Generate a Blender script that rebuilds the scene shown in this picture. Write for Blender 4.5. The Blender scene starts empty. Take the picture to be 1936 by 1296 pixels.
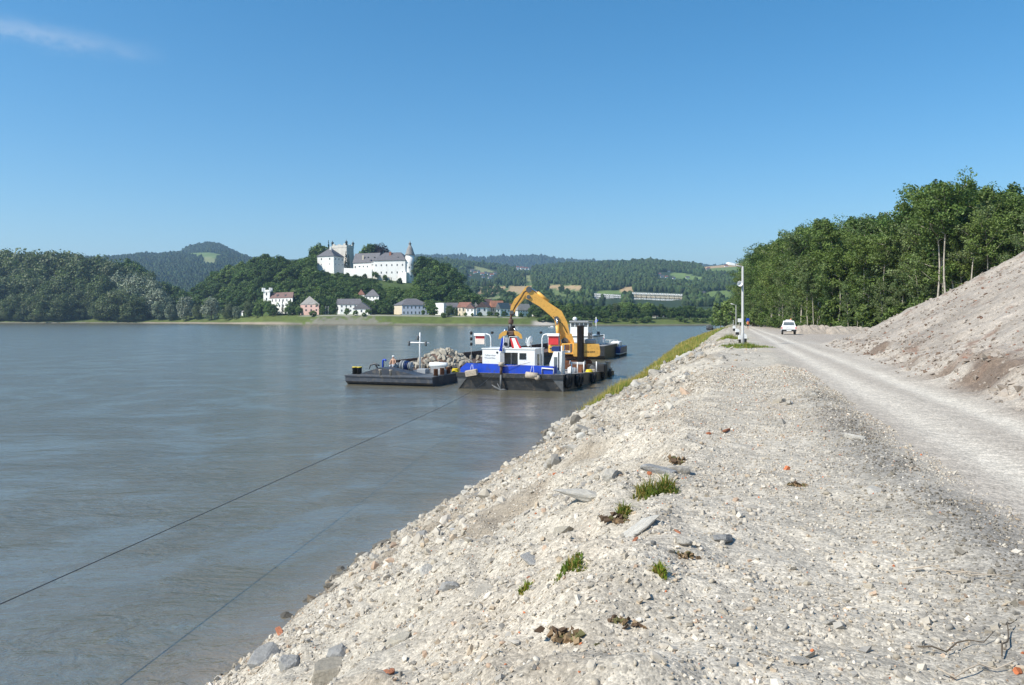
import bpy, math, random
import numpy as np
from mathutils import Vector, Matrix, Euler

S = bpy.context.scene
COL = S.collection
R = math.radians

# ------------------------------------------------------------------ camera, sky, sun, exposure
F, CX, HZ, EYE = 1500.0, 968.0, 600.0, 6.0      # focal length in photo pixels, principal column, horizon row, eye above the water (m)
cam_d = bpy.data.cameras.new('camera')
cam = bpy.data.objects.new('camera', cam_d); COL.objects.link(cam); S.camera = cam
cam.location = (0, 0, EYE); cam.rotation_euler = (R(90), 0, 0)
cam_d.sensor_width = 36; cam_d.lens = F / 1936 * 36
cam_d.shift_y = -(648 - HZ) / 1936
cam_d.clip_start = 0.1; cam_d.clip_end = 30000

SUN_DIR = Vector((-0.89, -0.455, 0))            # horizontal direction towards the sun: left, a little behind the camera
SUN_EL = R(45)
w = bpy.data.worlds.new('World'); S.world = w; w.use_nodes = True
nt = w.node_tree; nt.nodes.clear()
N = nt.nodes.new; L = nt.links.new
sky = N('ShaderNodeTexSky'); sky.sky_type = 'NISHITA'; sky.sun_disc = False
sky.sun_elevation = SUN_EL; sky.sun_rotation = math.atan2(SUN_DIR.x, SUN_DIR.y)
sky.altitude = 260; sky.air_density = 1.0; sky.dust_density = 0.25; sky.ozone_density = 2.6
bg = N('ShaderNodeBackground'); bg.inputs[1].default_value = 0.105
out = N('ShaderNodeOutputWorld')
# thin cirrus streak low in the left of the sky, laid out by direction
tc = N('ShaderNodeTexCoord'); sp = N('ShaderNodeSeparateXYZ'); L(tc.outputs['Generated'], sp.inputs[0])
def M(op, a, b=None, c=None):
    n = N('ShaderNodeMath'); n.operation = op
    for i, v in enumerate((a, b, c)):
        if v is None: continue
        if isinstance(v, (int, float)): n.inputs[i].default_value = v
        else: L(v, n.inputs[i])
    return n.outputs[0]
az = M('DIVIDE', sp.outputs[0], M('MAXIMUM', sp.outputs[1], 0.05))
el = M('DIVIDE', sp.outputs[2], M('MAXIMUM', sp.outputs[1], 0.05))
nz = N('ShaderNodeTexNoise'); nz.inputs['Scale'].default_value = 34; nz.inputs['Detail'].default_value = 8; nz.inputs['Roughness'].default_value = 0.62
mp = N('ShaderNodeMapping'); mp.inputs['Rotation'].default_value = (0, 0, 0); mp.inputs['Scale'].default_value = (1, 1, 2.2)
L(tc.outputs['Generated'], mp.inputs[0]); L(mp.outputs[0], nz.inputs[0])
line = M('MULTIPLY_ADD', M('ADD', az, 0.645), -0.172, 0.3655)
dev = M('ADD', M('SUBTRACT', el, line), M('MULTIPLY', M('SUBTRACT', nz.outputs[0], 0.5), 0.03))
g = M('POWER', 2.718, M('MULTIPLY', M('POWER', M('ABSOLUTE', M('DIVIDE', dev, 0.0105)), 2.0), -1.0))
mr = N('ShaderNodeMapRange'); mr.inputs[1].default_value = -0.43; mr.inputs[2].default_value = -0.60; L(az, mr.inputs[0])
front = N('ShaderNodeMapRange'); front.inputs[1].default_value = 0.1; front.inputs[2].default_value = 0.3; L(sp.outputs[1], front.inputs[0])
amt = M('MULTIPLY', M('MULTIPLY', g, mr.outputs[0]), M('MULTIPLY', front.outputs[0], M('MULTIPLY', nz.outputs[0], 0.52)))
hs = N('ShaderNodeHueSaturation'); hs.inputs['Hue'].default_value = 0.493; hs.inputs['Saturation'].default_value = 1.37; hs.inputs['Value'].default_value = 1.17
L(sky.outputs[0], hs.inputs['Color'])
mx = N('ShaderNodeMixRGB'); mx.inputs[2].default_value = (6.2, 6.6, 7.0, 1)
L(amt, mx.inputs[0]); L(hs.outputs[0], mx.inputs[1])
L(mx.outputs[0], bg.inputs[0]); L(bg.outputs[0], out.inputs[0])

sun_d = bpy.data.lights.new('sun', 'SUN'); sun_d.energy = 5.0; sun_d.angle = R(0.5); sun_d.color = (1.0, 0.945, 0.835)
sun = bpy.data.objects.new('sun', sun_d); COL.objects.link(sun)
to_sun = Vector((SUN_DIR.x, SUN_DIR.y, 0)).normalized() * math.cos(SUN_EL) + Vector((0, 0, math.sin(SUN_EL)))
sun.rotation_euler = to_sun.to_track_quat('Z', 'Y').to_euler()

S.view_settings.view_transform = 'Standard'; S.view_settings.look = 'None'
S.view_settings.exposure = 0.36; S.view_settings.gamma = 1
S.cycles.max_bounces = 6; S.cycles.transparent_max_bounces = 4; S.cycles.volume_bounces = 0
S.cycles.diffuse_bounces = 3; S.cycles.glossy_bounces = 3
S.cycles.use_denoising = True

# ------------------------------------------------------------------ helpers
def X(px, Y): return (px - CX) / F * Y
def Zp(py, Y): return EYE - (py - HZ) / F * Y
def P(px, py, Y): return Vector((X(px, Y), Y, Zp(py, Y)))

def link(o): COL.objects.link(o); return o

def tag(o, label=None, cat=None, group=None, kind=None):
    if label: o['label'] = label
    if cat: o['category'] = cat
    if group: o['group'] = group
    if kind: o['kind'] = kind
    return o

def thing(name, label, cat, loc=(0, 0, 0), rz=0, group=None):
    o = bpy.data.objects.new(name, None); link(o)
    o.location = loc; o.rotation_euler = (0, 0, rz); o.empty_display_size = 0.2
    return tag(o, label, cat, group)

def np_mesh(name, v, faces, mats, col=None, smooth=False, midx=None):
    """verts (n,3); faces: list of (m,k) int arrays"""
    me = bpy.data.meshes.new(name)
    v = np.asarray(v, dtype=np.float32)
    if not isinstance(faces, (list, tuple)): faces = [faces]
    faces = [np.asarray(f, dtype=np.int32) for f in faces if len(f)]
    loops = np.concatenate([f.ravel() for f in faces])
    tot = np.concatenate([np.full(len(f), f.shape[1], dtype=np.int32) for f in faces])
    start = np.concatenate([[0], np.cumsum(tot)[:-1]]).astype(np.int32)
    me.vertices.add(len(v)); me.vertices.foreach_set('co', v.ravel())
    me.loops.add(len(loops)); me.loops.foreach_set('vertex_index', loops)
    me.polygons.add(len(tot)); me.polygons.foreach_set('loop_start', start)
    if smooth: me.polygons.foreach_set('use_smooth', np.ones(len(tot), dtype=bool))
    else: me.polygons.foreach_set('use_smooth', np.zeros(len(tot), dtype=bool))
    if midx is not None: me.polygons.foreach_set('material_index', np.asarray(midx, dtype=np.int32))
    for m in (mats if isinstance(mats, (list, tuple)) else [mats]): me.materials.append(m)
    if col is not None:
        a = me.color_attributes.new('Col', 'FLOAT_COLOR', 'POINT')
        c = np.ones((len(v), 4), dtype=np.float32); c[:, :3] = col
        a.data.foreach_set('color', c.ravel())
    me.update(); me.validate()
    return me

def mobj(name, me, parent=None, loc=None):
    o = bpy.data.objects.new(name, me); link(o)
    if parent is not None: o.parent = parent
    if loc is not None: o.location = loc
    return o

class MB:
    """collects boxes, tubes, prisms ... into one mesh"""
    def __init__(s): s.v = []; s.f = []; s.sm = []
    def add(s, vs, fs, smooth=False):
        k = len(s.v); s.v += [tuple(p) for p in vs]
        s.f += [tuple(i + k for i in f) for f in fs]; s.sm += [smooth] * len(fs)
        return s
    def box(s, x0, x1, y0, y1, z0, z1, bev=0.0):
        if bev <= 0:
            vs = [(x, y, z) for z in (z0, z1) for y in (y0, y1) for x in (x0, x1)]
            return s.add(vs, [(0, 2, 3, 1), (4, 5, 7, 6), (0, 1, 5, 4), (2, 6, 7, 3), (0, 4, 6, 2), (1, 3, 7, 5)])
        b = bev                                    # chamfered vertical and top edges
        ring = lambda q, z: [(x0+q+b, y0+q, z), (x1-q-b, y0+q, z), (x1-q, y0+q+b, z), (x1-q, y1-q-b, z), (x1-q-b, y1-q, z), (x0+q+b, y1-q, z), (x0+q, y1-q-b, z), (x0+q, y0+q+b, z)]
        vs = ring(0, z0) + ring(0, z1-b) + ring(b, z1)
        fs = [tuple(range(7, -1, -1)), tuple(range(16, 24))]
        for r in (0, 8):
            for i in range(8):
                j = (i+1) % 8; fs.append((r+i, r+j, r+8+j, r+8+i))
        return s.add(vs, fs)
    def prism(s, poly, z0, z1):
        n = len(poly)
        z0s = z0 if hasattr(z0, '__len__') else [z0]*n
        z1s = z1 if hasattr(z1, '__len__') else [z1]*n
        vs = [(p[0], p[1], z) for p, z in zip(poly, z0s)] + [(p[0], p[1], z) for p, z in zip(poly, z1s)]
        fs = [tuple(range(n-1, -1, -1)), tuple(range(n, 2*n))] + [(i, (i+1) % n, n+(i+1) % n, n+i) for i in range(n)]
        return s.add(vs, fs)
    def extr(s, poly, axis, a0, a1):
        """poly of 2D points in the plane normal to axis ('x': (y,z), 'y': (x,z)) extruded a0..a1"""
        n = len(poly)
        mk = (lambda p, a: (a, p[0], p[1])) if axis == 'x' else (lambda p, a: (p[0], a, p[1]))
        vs = [mk(p, a0) for p in poly] + [mk(p, a1) for p in poly]
        fs = [tuple(range(n-1, -1, -1)), tuple(range(n, 2*n))] + [(i, (i+1) % n, n+(i+1) % n, n+i) for i in range(n)]
        return s.add(vs, fs)
    def tube(s, pts, r, n=8, caps=True):
        pts = [Vector(p) for p in pts]; m = len(pts)
        rs = r if hasattr(r, '__len__') else [r]*m
        vs = []; up = None
        for i, p in enumerate(pts):
            d = (pts[min(i+1, m-1)] - pts[max(i-1, 0)]).normalized()
            if up is None:
                up = d.orthogonal().normalized()
            else:
                up = (up - d * up.dot(d))
                up = up.normalized() if up.length > 1e-6 else d.orthogonal().normalized()
            b = d.cross(up)
            for k in range(n):
                t = 2*math.pi*k/n
                vs.append(p + (up*math.cos(t) + b*math.sin(t))*rs[i])
        fs = []
        for i in range(m-1):
            for k in range(n):
                q = (k+1) % n
                fs.append((i*n+k, i*n+q, (i+1)*n+q, (i+1)*n+k))
        s.add(vs, fs, True)
        if caps:
            k0 = len(s.v) - n*m
            s.f += [tuple(k0+i for i in range(n-1, -1, -1)), tuple(k0+(m-1)*n+i for i in range(n))]; s.sm += [False, False]
        return s
    def lathe(s, prof, c=(0, 0, 0), n=16, axis='z'):
        """prof: list of (r, h)"""
        vs = []
        for r_, h in prof:
            for k in range(n):
                t = 2*math.pi*k/n; a, b = r_*math.cos(t), r_*math.sin(t)
                q = (a, b, h) if axis == 'z' else ((h, a, b) if axis == 'x' else (a, h, b))
                vs.append((c[0]+q[0], c[1]+q[1], c[2]+q[2]))
        m = len(prof); fs = []
        for i in range(m-1):
            for k in range(n):
                j = (k+1) % n
                fs.append((i*n+k, i*n+j, (i+1)*n+j, (i+1)*n+k))
        s.add(vs, fs, True)
        k0 = len(s.v) - n*m
        s.f += [tuple(k0+i for i in range(n-1, -1, -1)), tuple(k0+(m-1)*n+i for i in range(n))]; s.sm += [False, False]
        return s
    def torus(s, c, R0, r0, axis='x', n=18, m=8):
        vs = []; fs = []
        for i in range(n):
            t = 2*math.pi*i/n
            for j in range(m):
                q = 2*math.pi*j/m; rr = R0 + r0*math.cos(q); h = r0*math.sin(q)
                a, b = rr*math.cos(t), rr*math.sin(t)
                o = (h, a, b) if axis == 'x' else ((a, h, b) if axis == 'y' else (a, b, h))
                vs.append((c[0]+o[0], c[1]+o[1], c[2]+o[2]))
        for i in range(n):
            for j in range(m):
                fs.append((i*m+j, ((i+1) % n)*m+j, ((i+1) % n)*m+(j+1) % m, i*m+(j+1) % m))
        return s.add(vs, fs, True)
    def mesh(s, name, mat):
        me = bpy.data.meshes.new(name); me.from_pydata(s.v, [], s.f)
        me.polygons.foreach_set('use_smooth', s.sm)
        for m in (mat if isinstance(mat, (list, tuple)) else [mat]): me.materials.append(m)
        import bmesh
        bm = bmesh.new(); bm.from_mesh(me); bmesh.ops.recalc_face_normals(bm, faces=bm.faces); bm.to_mesh(me); bm.free()
        me.update(); return me
    def build(s, name, mat, parent=None, loc=None):
        return mobj(name, s.mesh(name, mat), parent, loc)

def children(o): return [c for c in bpy.data.objects if c.parent == o]
def copy_tree(o, kids, loc, rz=0, scale=None, label=None, group=None, name=None):
    c = o.copy(); link(c); c.location = loc; c.rotation_euler = (0, 0, rz)
    if scale is not None: c.scale = scale
    if label: c['label'] = label
    if group: c['group'] = group
    for k in kids:
        d = k.copy(); link(d); d.parent = c
    return c

def hash2(ix, iy, seed):
    h = (ix.astype(np.int64) * 374761393 + iy.astype(np.int64) * 668265263 + seed * 982451653) & 0xffffffff
    h = ((h ^ (h >> 13)) * 1274126177) & 0xffffffff
    h = h ^ (h >> 16)
    return (h & 0xffff) / 65535.0
def vnoise(x, y, seed=0):
    x = np.asarray(x, float); y = np.asarray(y, float)
    ix = np.floor(x); iy = np.floor(y); fx = x-ix; fy = y-iy
    fx = fx*fx*(3-2*fx); fy = fy*fy*(3-2*fy)
    a = hash2(ix, iy, seed); b = hash2(ix+1, iy, seed); c = hash2(ix, iy+1, seed); d = hash2(ix+1, iy+1, seed)
    return (a*(1-fx)+b*fx)*(1-fy) + (c*(1-fx)+d*fx)*fy
def fbm(x, y, o=4, seed=0, gain=0.5):
    t = 0; a = 1; n = 0
    for i in range(o):
        t = t + a*vnoise(x*2**i, y*2**i, seed+i*17); n += a; a *= gain
    return t/n - 0.5
def sstep(a, b, x): t = np.clip((np.asarray(x, float)-a)/(b-a), 0, 1); return t*t*(3-2*t)

# ------------------------------------------------------------------ materials
def newmat(name):
    m = bpy.data.materials.new(name); m.use_nodes = True
    n = m.node_tree.nodes; l = m.node_tree.links
    b = n['Principled BSDF']
    return m, n, l, b

def paint(name, c, rough=0.5, metal=0.0, var=0.12, scale=3.0, dirt=None, dirt_amt=0.35, bump=0.0, bscale=20):
    """paint or solid surface with uneven tone and optional blotches of dirt or rust"""
    m, n, l, b = newmat(name)
    b.inputs['Roughness'].default_value = rough; b.inputs['Metallic'].default_value = metal
    t = n.new('ShaderNodeTexCoord')
    z = n.new('ShaderNodeTexNoise'); z.inputs['Scale'].default_value = scale; z.inputs['Detail'].default_value = 6; z.inputs['Roughness'].default_value = 0.65
    l.new(t.outputs['Object'], z.inputs[0])
    r = n.new('ShaderNodeValToRGB'); r.color_ramp.elements[0].position = 0.3; r.color_ramp.elements[1].position = 0.7
    lo = [max(0, x*(1-var)) for x in c]; hi = [min(1, x*(1+var)) for x in c]
    r.color_ramp.elements[0].color = (*lo, 1); r.color_ramp.elements[1].color = (*hi, 1)
    l.new(z.outputs[0], r.inputs[0]); src = r.outputs[0]
    if dirt:
        z2 = n.new('ShaderNodeTexNoise'); z2.inputs['Scale'].default_value = scale*2.3; z2.inputs['Detail'].default_value = 8; z2.inputs['Roughness'].default_value = 0.7
        l.new(t.outputs['Object'], z2.inputs[0])
        r2 = n.new('ShaderNodeMapRange'); r2.inputs[1].default_value = 0.62 - dirt_amt*0.3; r2.inputs[2].default_value = 0.74 - dirt_amt*0.2
        l.new(z2.outputs[0], r2.inputs[0])
        mixn = n.new('ShaderNodeMixRGB'); mixn.inputs[2].default_value = (*dirt, 1)
        l.new(r2.outputs[0], mixn.inputs[0]); l.new(src, mixn.inputs[1]); src = mixn.outputs[0]
    l.new(src, b.inputs['Base Color'])
    if bump:
        z3 = n.new('ShaderNodeTexNoise'); z3.inputs['Scale'].default_value = bscale; z3.inputs['Detail'].default_value = 4
        l.new(t.outputs['Object'], z3.inputs[0])
        bp = n.new('ShaderNodeBump'); bp.inputs['Strength'].default_value = bump; bp.inputs['Distance'].default_value = 0.02
        l.new(z3.outputs[0], bp.inputs['Height']); l.new(bp.outputs[0], b.inputs['Normal'])
    return m

def leafmat(name, c, c2, trans=0.25, rough=0.55):
    """foliage: tone varies per leaf clump (vertex colour) and per tree (object random)"""
    m, n, l, b = newmat(name)
    b.inputs['Roughness'].default_value = rough; b.inputs['Specular IOR Level'].default_value = 0.3
    at = n.new('ShaderNodeAttribute'); at.attribute_name = 'Col'
    oi = n.new('ShaderNodeObjectInfo')
    mixn = n.new('ShaderNodeMixRGB'); mixn.inputs[1].default_value = (*c, 1); mixn.inputs[2].default_value = (*c2, 1)
    l.new(oi.outputs['Random'], mixn.inputs[0])
    mu = n.new('ShaderNodeMixRGB'); mu.blend_type = 'MULTIPLY'; mu.inputs[0].default_value = 1
    l.new(mixn.outputs[0], mu.inputs[1]); l.new(at.outputs['Color'], mu.inputs[2])
    l.new(mu.outputs[0], b.inputs['Base Color'])
    tr = n.new('ShaderNodeBsdfTranslucent'); ms = n.new('ShaderNodeMixShader'); ms.inputs[0].default_value = trans
    g2 = n.new('ShaderNodeMixRGB'); g2.blend_type = 'MULTIPLY'; g2.inputs[0].default_value = 1; g2.inputs[2].default_value = (1.3, 1.5, 0.6, 1)
    l.new(mu.outputs[0], g2.inputs[1]); l.new(g2.outputs[0], tr.inputs[0])
    l.new(b.outputs[0], ms.inputs[1]); l.new(tr.outputs[0], ms.inputs[2])
    l.new(ms.outputs[0], n['Material Output'].inputs[0])
    return m

def attrmat(name, rough=0.9, cells=((30, 0.35), (8, 0.2)), bump=0.6, bdist=0.02, nscale=1.5, nvar=0.25, spec=0.3):
    """ground: colour from the mesh attribute, broken up by pebble cells and noise, with bump"""
    m, n, l, b = newmat(name)
    b.inputs['Roughness'].default_value = rough; b.inputs['Specular IOR Level'].default_value = spec
    at = n.new('ShaderNodeAttribute'); at.attribute_name = 'Col'; src = at.outputs['Color']
    t = n.new('ShaderNodeTexCoord'); hsum = None
    for sc, amt in cells:
        vo = n.new('ShaderNodeTexVoronoi'); vo.inputs['Scale'].default_value = sc
        l.new(t.outputs['Object'], vo.inputs['Vector'])
        sv = n.new('ShaderNodeSeparateColor'); l.new(vo.outputs['Color'], sv.inputs[0])
        mrn = n.new('ShaderNodeMapRange'); mrn.inputs[3].default_value = 1-amt; mrn.inputs[4].default_value = 1+amt
        l.new(sv.outputs[0], mrn.inputs[0])
        mu = n.new('ShaderNodeMixRGB'); mu.blend_type = 'MULTIPLY'; mu.inputs[0].default_value = 1
        l.new(src, mu.inputs[1]); l.new(mrn.outputs[0], mu.inputs[2]); src = mu.outputs[0]
        hh = n.new('ShaderNodeMath'); hh.operation = 'MULTIPLY_ADD'; hh.inputs[1].default_value = -1.0; hh.inputs[2].default_value = 0.0
        l.new(vo.outputs['Distance'], hh.inputs[0])
        if hsum is None: hsum = hh.outputs[0]
        else:
            ad = n.new('ShaderNodeMath'); ad.operation = 'MULTIPLY_ADD'; ad.inputs[1].default_value = 2.5
            l.new(hh.outputs[0], ad.inputs[0]); l.new(hsum, ad.inputs[2]); hsum = ad.outputs[0]
    z = n.new('ShaderNodeTexNoise'); z.inputs['Scale'].default_value = nscale; z.inputs['Detail'].default_value = 10; z.inputs['Roughness'].default_value = 0.7
    l.new(t.outputs['Object'], z.inputs[0])
    mrn = n.new('ShaderNodeMapRange'); mrn.inputs[1].default_value = 0.25; mrn.inputs[2].default_value = 0.75; mrn.inputs[3].default_value = 1-nvar; mrn.inputs[4].default_value = 1+nvar
    l.new(z.outputs[0], mrn.inputs[0])
    mu = n.new('ShaderNodeMixRGB'); mu.blend_type = 'MULTIPLY'; mu.inputs[0].default_value = 1
    l.new(src, mu.inputs[1]); l.new(mrn.outputs[0], mu.inputs[2])
    l.new(mu.outputs[0], b.inputs['Base Color'])
    bp = n.new('ShaderNodeBump'); bp.inputs['Strength'].default_value = bump; bp.inputs['Distance'].default_value = bdist
    if hsum is not None: l.new(hsum, bp.inputs['Height'])
    else: l.new(z.outputs[0], bp.inputs['Height'])
    l.new(bp.outputs[0], b.inputs['Normal'])
    return m

MT = {}
MT['white'] = paint('white_paint', (0.85, 0.85, 0.83), 0.45, var=0.05, dirt=(0.50, 0.40, 0.28), dirt_amt=0.2)
MT['hullblack'] = paint('black_hull_paint', (0.022, 0.024, 0.027), 0.5, var=0.4, scale=1.2, dirt=(0.105, 0.085, 0.065), dirt_amt=0.26)
MT['hullnavy'] = paint('dark_hull_paint', (0.04, 0.048, 0.065), 0.5, var=0.35, scale=1.0, dirt=(0.12, 0.105, 0.09), dirt_amt=0.35)
MT['blue'] = paint('blue_paint', (0.006, 0.055, 0.50), 0.4, var=0.12, scale=1.5, dirt=(0.03, 0.06, 0.22), dirt_amt=0.4)
MT['navy'] = paint('navy_paint', (0.01, 0.03, 0.13), 0.4)
MT['orange'] = paint('orange_machine_paint', (0.80, 0.43, 0.09), 0.42, var=0.12, scale=2.5, dirt=(0.42, 0.2, 0.05), dirt_amt=0.2)
MT['rust'] = paint('rusty_steel', (0.20, 0.075, 0.032), 0.85, var=0.45, scale=2.2, dirt=(0.09, 0.045, 0.03), dirt_amt=0.5, bump=0.3)
MT['rustdark'] = paint('dark_rusty_plate', (0.10, 0.06, 0.045), 0.85, var=0.5, scale=1.1, dirt=(0.20, 0.13, 0.09), dirt_amt=0.4)
MT['grey'] = paint('grey_steel_paint', (0.33, 0.34, 0.35), 0.55, var=0.15, dirt=(0.2, 0.15, 0.1), dirt_amt=0.15)
MT['dgrey'] = paint('dark_grey_steel', (0.10, 0.105, 0.11), 0.55, var=0.3)
MT['black'] = paint('black_rubber', (0.018, 0.018, 0.019), 0.7, var=0.4)
MT['spud'] = paint('worn_black_steel', (0.035, 0.036, 0.04), 0.45, var=0.4, scale=1.5, dirt=(0.12, 0.08, 0.06), dirt_amt=0.2)
MT['galv'] = paint('galvanised_pole', (0.42, 0.42, 0.41), 0.5, var=0.12, scale=4)
MT['deck'] = paint('worn_deck_plate', (0.30, 0.29, 0.28), 0.75, var=0.2, dirt=(0.16, 0.12, 0.09), dirt_amt=0.3)
MT['red'] = paint('red_board_paint', (0.62, 0.035, 0.04), 0.5, var=0.1)
MT['redwhite'] = paint('faded_white_board', (0.72, 0.62, 0.55), 0.6, var=0.1)
MT['yellow'] = paint('yellow_paint', (0.80, 0.60, 0.02), 0.45)
MT['tan'] = paint('weathered_fender', (0.44, 0.37, 0.29), 0.85, var=0.25, scale=6)
MT['glass'] = paint('dark_window_glass', (0.02, 0.025, 0.03), 0.08, var=0.1)
MT['glasslight'] = paint('grey_window_glass', (0.12, 0.14, 0.15), 0.1, var=0.2)
MT['chrome'] = paint('chromed_rod', (0.6, 0.6, 0.62), 0.25, metal=1.0)
MT['rope'] = paint('steel_rope', (0.07, 0.075, 0.08), 0.6)
MT['plaster'] = paint('white_plaster', (0.87, 0.85, 0.81), 0.85, var=0.04, scale=0.15, dirt=(0.6, 0.56, 0.5), dirt_amt=0.12)
MT['oldplaster'] = paint('aged_keep_plaster', (0.60, 0.57, 0.51), 0.9, var=0.14, scale=0.25, dirt=(0.42, 0.39, 0.35), dirt_amt=0.3)
MT['cream'] = paint('cream_plaster', (0.72, 0.62, 0.47), 0.85, var=0.06, scale=0.2)
MT['pink'] = paint('pink_plaster', (0.62, 0.41, 0.36), 0.85, var=0.08, scale=0.2)
MT['shadewall'] = paint('shade_blue_plaster', (0.42, 0.46, 0.56), 0.85, var=0.06, scale=0.2)  # bluish shade of the long house front, put into the plaster colour
MT['slate'] = paint('slate_roof', (0.12, 0.115, 0.125), 0.7, var=0.25, scale=0.8)
MT['slatelight'] = paint('grey_shingle_roof', (0.26, 0.245, 0.23), 0.8, var=0.25, scale=0.8)
MT['redroof'] = paint('red_tile_roof', (0.27, 0.125, 0.09), 0.8, var=0.25, scale=0.8)
MT['orangeroof'] = paint('orange_tile_roof', (0.40, 0.18, 0.11), 0.8, var=0.2, scale=0.8)
MT['darkred'] = paint('brown_tile_roof', (0.17, 0.10, 0.085), 0.8, var=0.25, scale=0.8)
MT['copper'] = paint('dark_copper_cap', (0.05, 0.06, 0.06), 0.6)
MT['farwin'] = paint('far_window_glass', (0.06, 0.065, 0.075), 0.2)
MT['brick'] = paint('chimney_brick', (0.42, 0.17, 0.10), 0.85)
MT['bark'] = paint('tree_bark', (0.11, 0.085, 0.06), 0.9, var=0.3, scale=2)
MT['palebark'] = paint('pale_smooth_bark', (0.40, 0.36, 0.30), 0.85, var=0.3, scale=2.0, dirt=(0.12, 0.10, 0.08), dirt_amt=0.35)
MT['skin'] = paint('skin', (0.55, 0.32, 0.22), 0.55, var=0.06)
MT['orangecloth'] = paint('orange_shirt_cloth', (0.75, 0.22, 0.08), 0.8)
MT['darkcloth'] = paint('dark_shorts_cloth', (0.03, 0.03, 0.035), 0.85)
MT['greycloth'] = paint('pale_trousers_cloth', (0.5, 0.52, 0.55), 0.85)
MT['hair'] = paint('brown_hair', (0.05, 0.03, 0.02), 0.7)
MT['L_birch'] = leafmat('forest_leaf', (0.095, 0.150, 0.036), (0.145, 0.190, 0.050))
MT['L_pale'] = leafmat('pale_forest_leaf', (0.16, 0.20, 0.085), (0.125, 0.175, 0.065))
MT['L_dark'] = leafmat('dark_broad_leaf', (0.056, 0.100, 0.024), (0.092, 0.145, 0.036))
MT['L_mid'] = leafmat('green_broad_leaf', (0.090, 0.150, 0.034), (0.125, 0.180, 0.046))
MT['L_willow'] = leafmat('willow_leaf', (0.088, 0.118, 0.045), (0.125, 0.150, 0.072))
MT['L_silver'] = leafmat('silver_willow_leaf', (0.235, 0.26, 0.19), (0.165, 0.20, 0.125), 0.1)
MT['L_copper'] = leafmat('copper_beech_leaf', (0.020, 0.008, 0.012), (0.020, 0.008, 0.012), 0.05)
MT['L_bush'] = leafmat('bush_leaf', (0.075, 0.12, 0.025), (0.11, 0.15, 0.04))
MT['L_spruce'] = leafmat('spruce_needles', (0.022, 0.042, 0.018), (0.03, 0.05, 0.02), 0.05)
MT['grass'] = leafmat('tall_grass_blades', (0.30, 0.31, 0.075), (0.30, 0.31, 0.075), 0.35)
MT['ground'] = attrmat('rubble_gravel_ground', cells=((85, 0.22), (34, 0.22), (12, 0.14)), bump=0.32, bdist=0.012, nscale=2.5, nvar=0.16)
MT['stone'] = attrmat('loose_stone', cells=(), nscale=9, nvar=0.16, bump=0.35, bdist=0.02)
MT['farland'] = attrmat('far_land', cells=(), nscale=0.05, nvar=0.18, bump=0.0)
MT['farleaf'] = attrmat('far_forest_leaf', cells=(), nscale=0.3, nvar=0.2, bump=0.0)
# ------------------------------------------------------------------ near bank: u runs along the river, v towards the land
SN, CS = math.sin(R(15.6)), math.cos(R(15.6))
def uv2xy(u, v): return CS*v + SN*u, -SN*v + CS*u
def xy2uv(x, y): return SN*x + CS*y, CS*x - SN*y
UT = [-40, 0, 11, 16, 24, 31, 36, 40, 46, 60, 68, 74, 80, 90, 110, 167, 290, 420, 560, 800, 1500]
VT = [-8.6, -8.3, -8.15, -8.8, -8.9, -8.4, -8.6, -9.5, -8.9, -8.6, -8.4, -9.2, -9.0, -9.0, -9.6, -11, -9, -7, -5, -3, 0]
def shore_v(u): return np.interp(u, UT, VT) + 0.35*fbm(u*0.55, u*0+3.1, 3, 5) + 0.12*fbm(u*2.7, u*0+1.1, 2, 8)
def road_z(u): return 4.3 - 0.0042*np.clip(u, 0, 420)
def heap_foot(u): return 5.5 + 1.1*sstep(15, 55, u) + 0.7*fbm(u*0.22, u*0+7.7, 3, 31)
def smin(a, b, k): h = np.clip(0.5+0.5*(b-a)/k, 0, 1); return b*(1-h)+a*h - k*h*(1-h)
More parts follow.
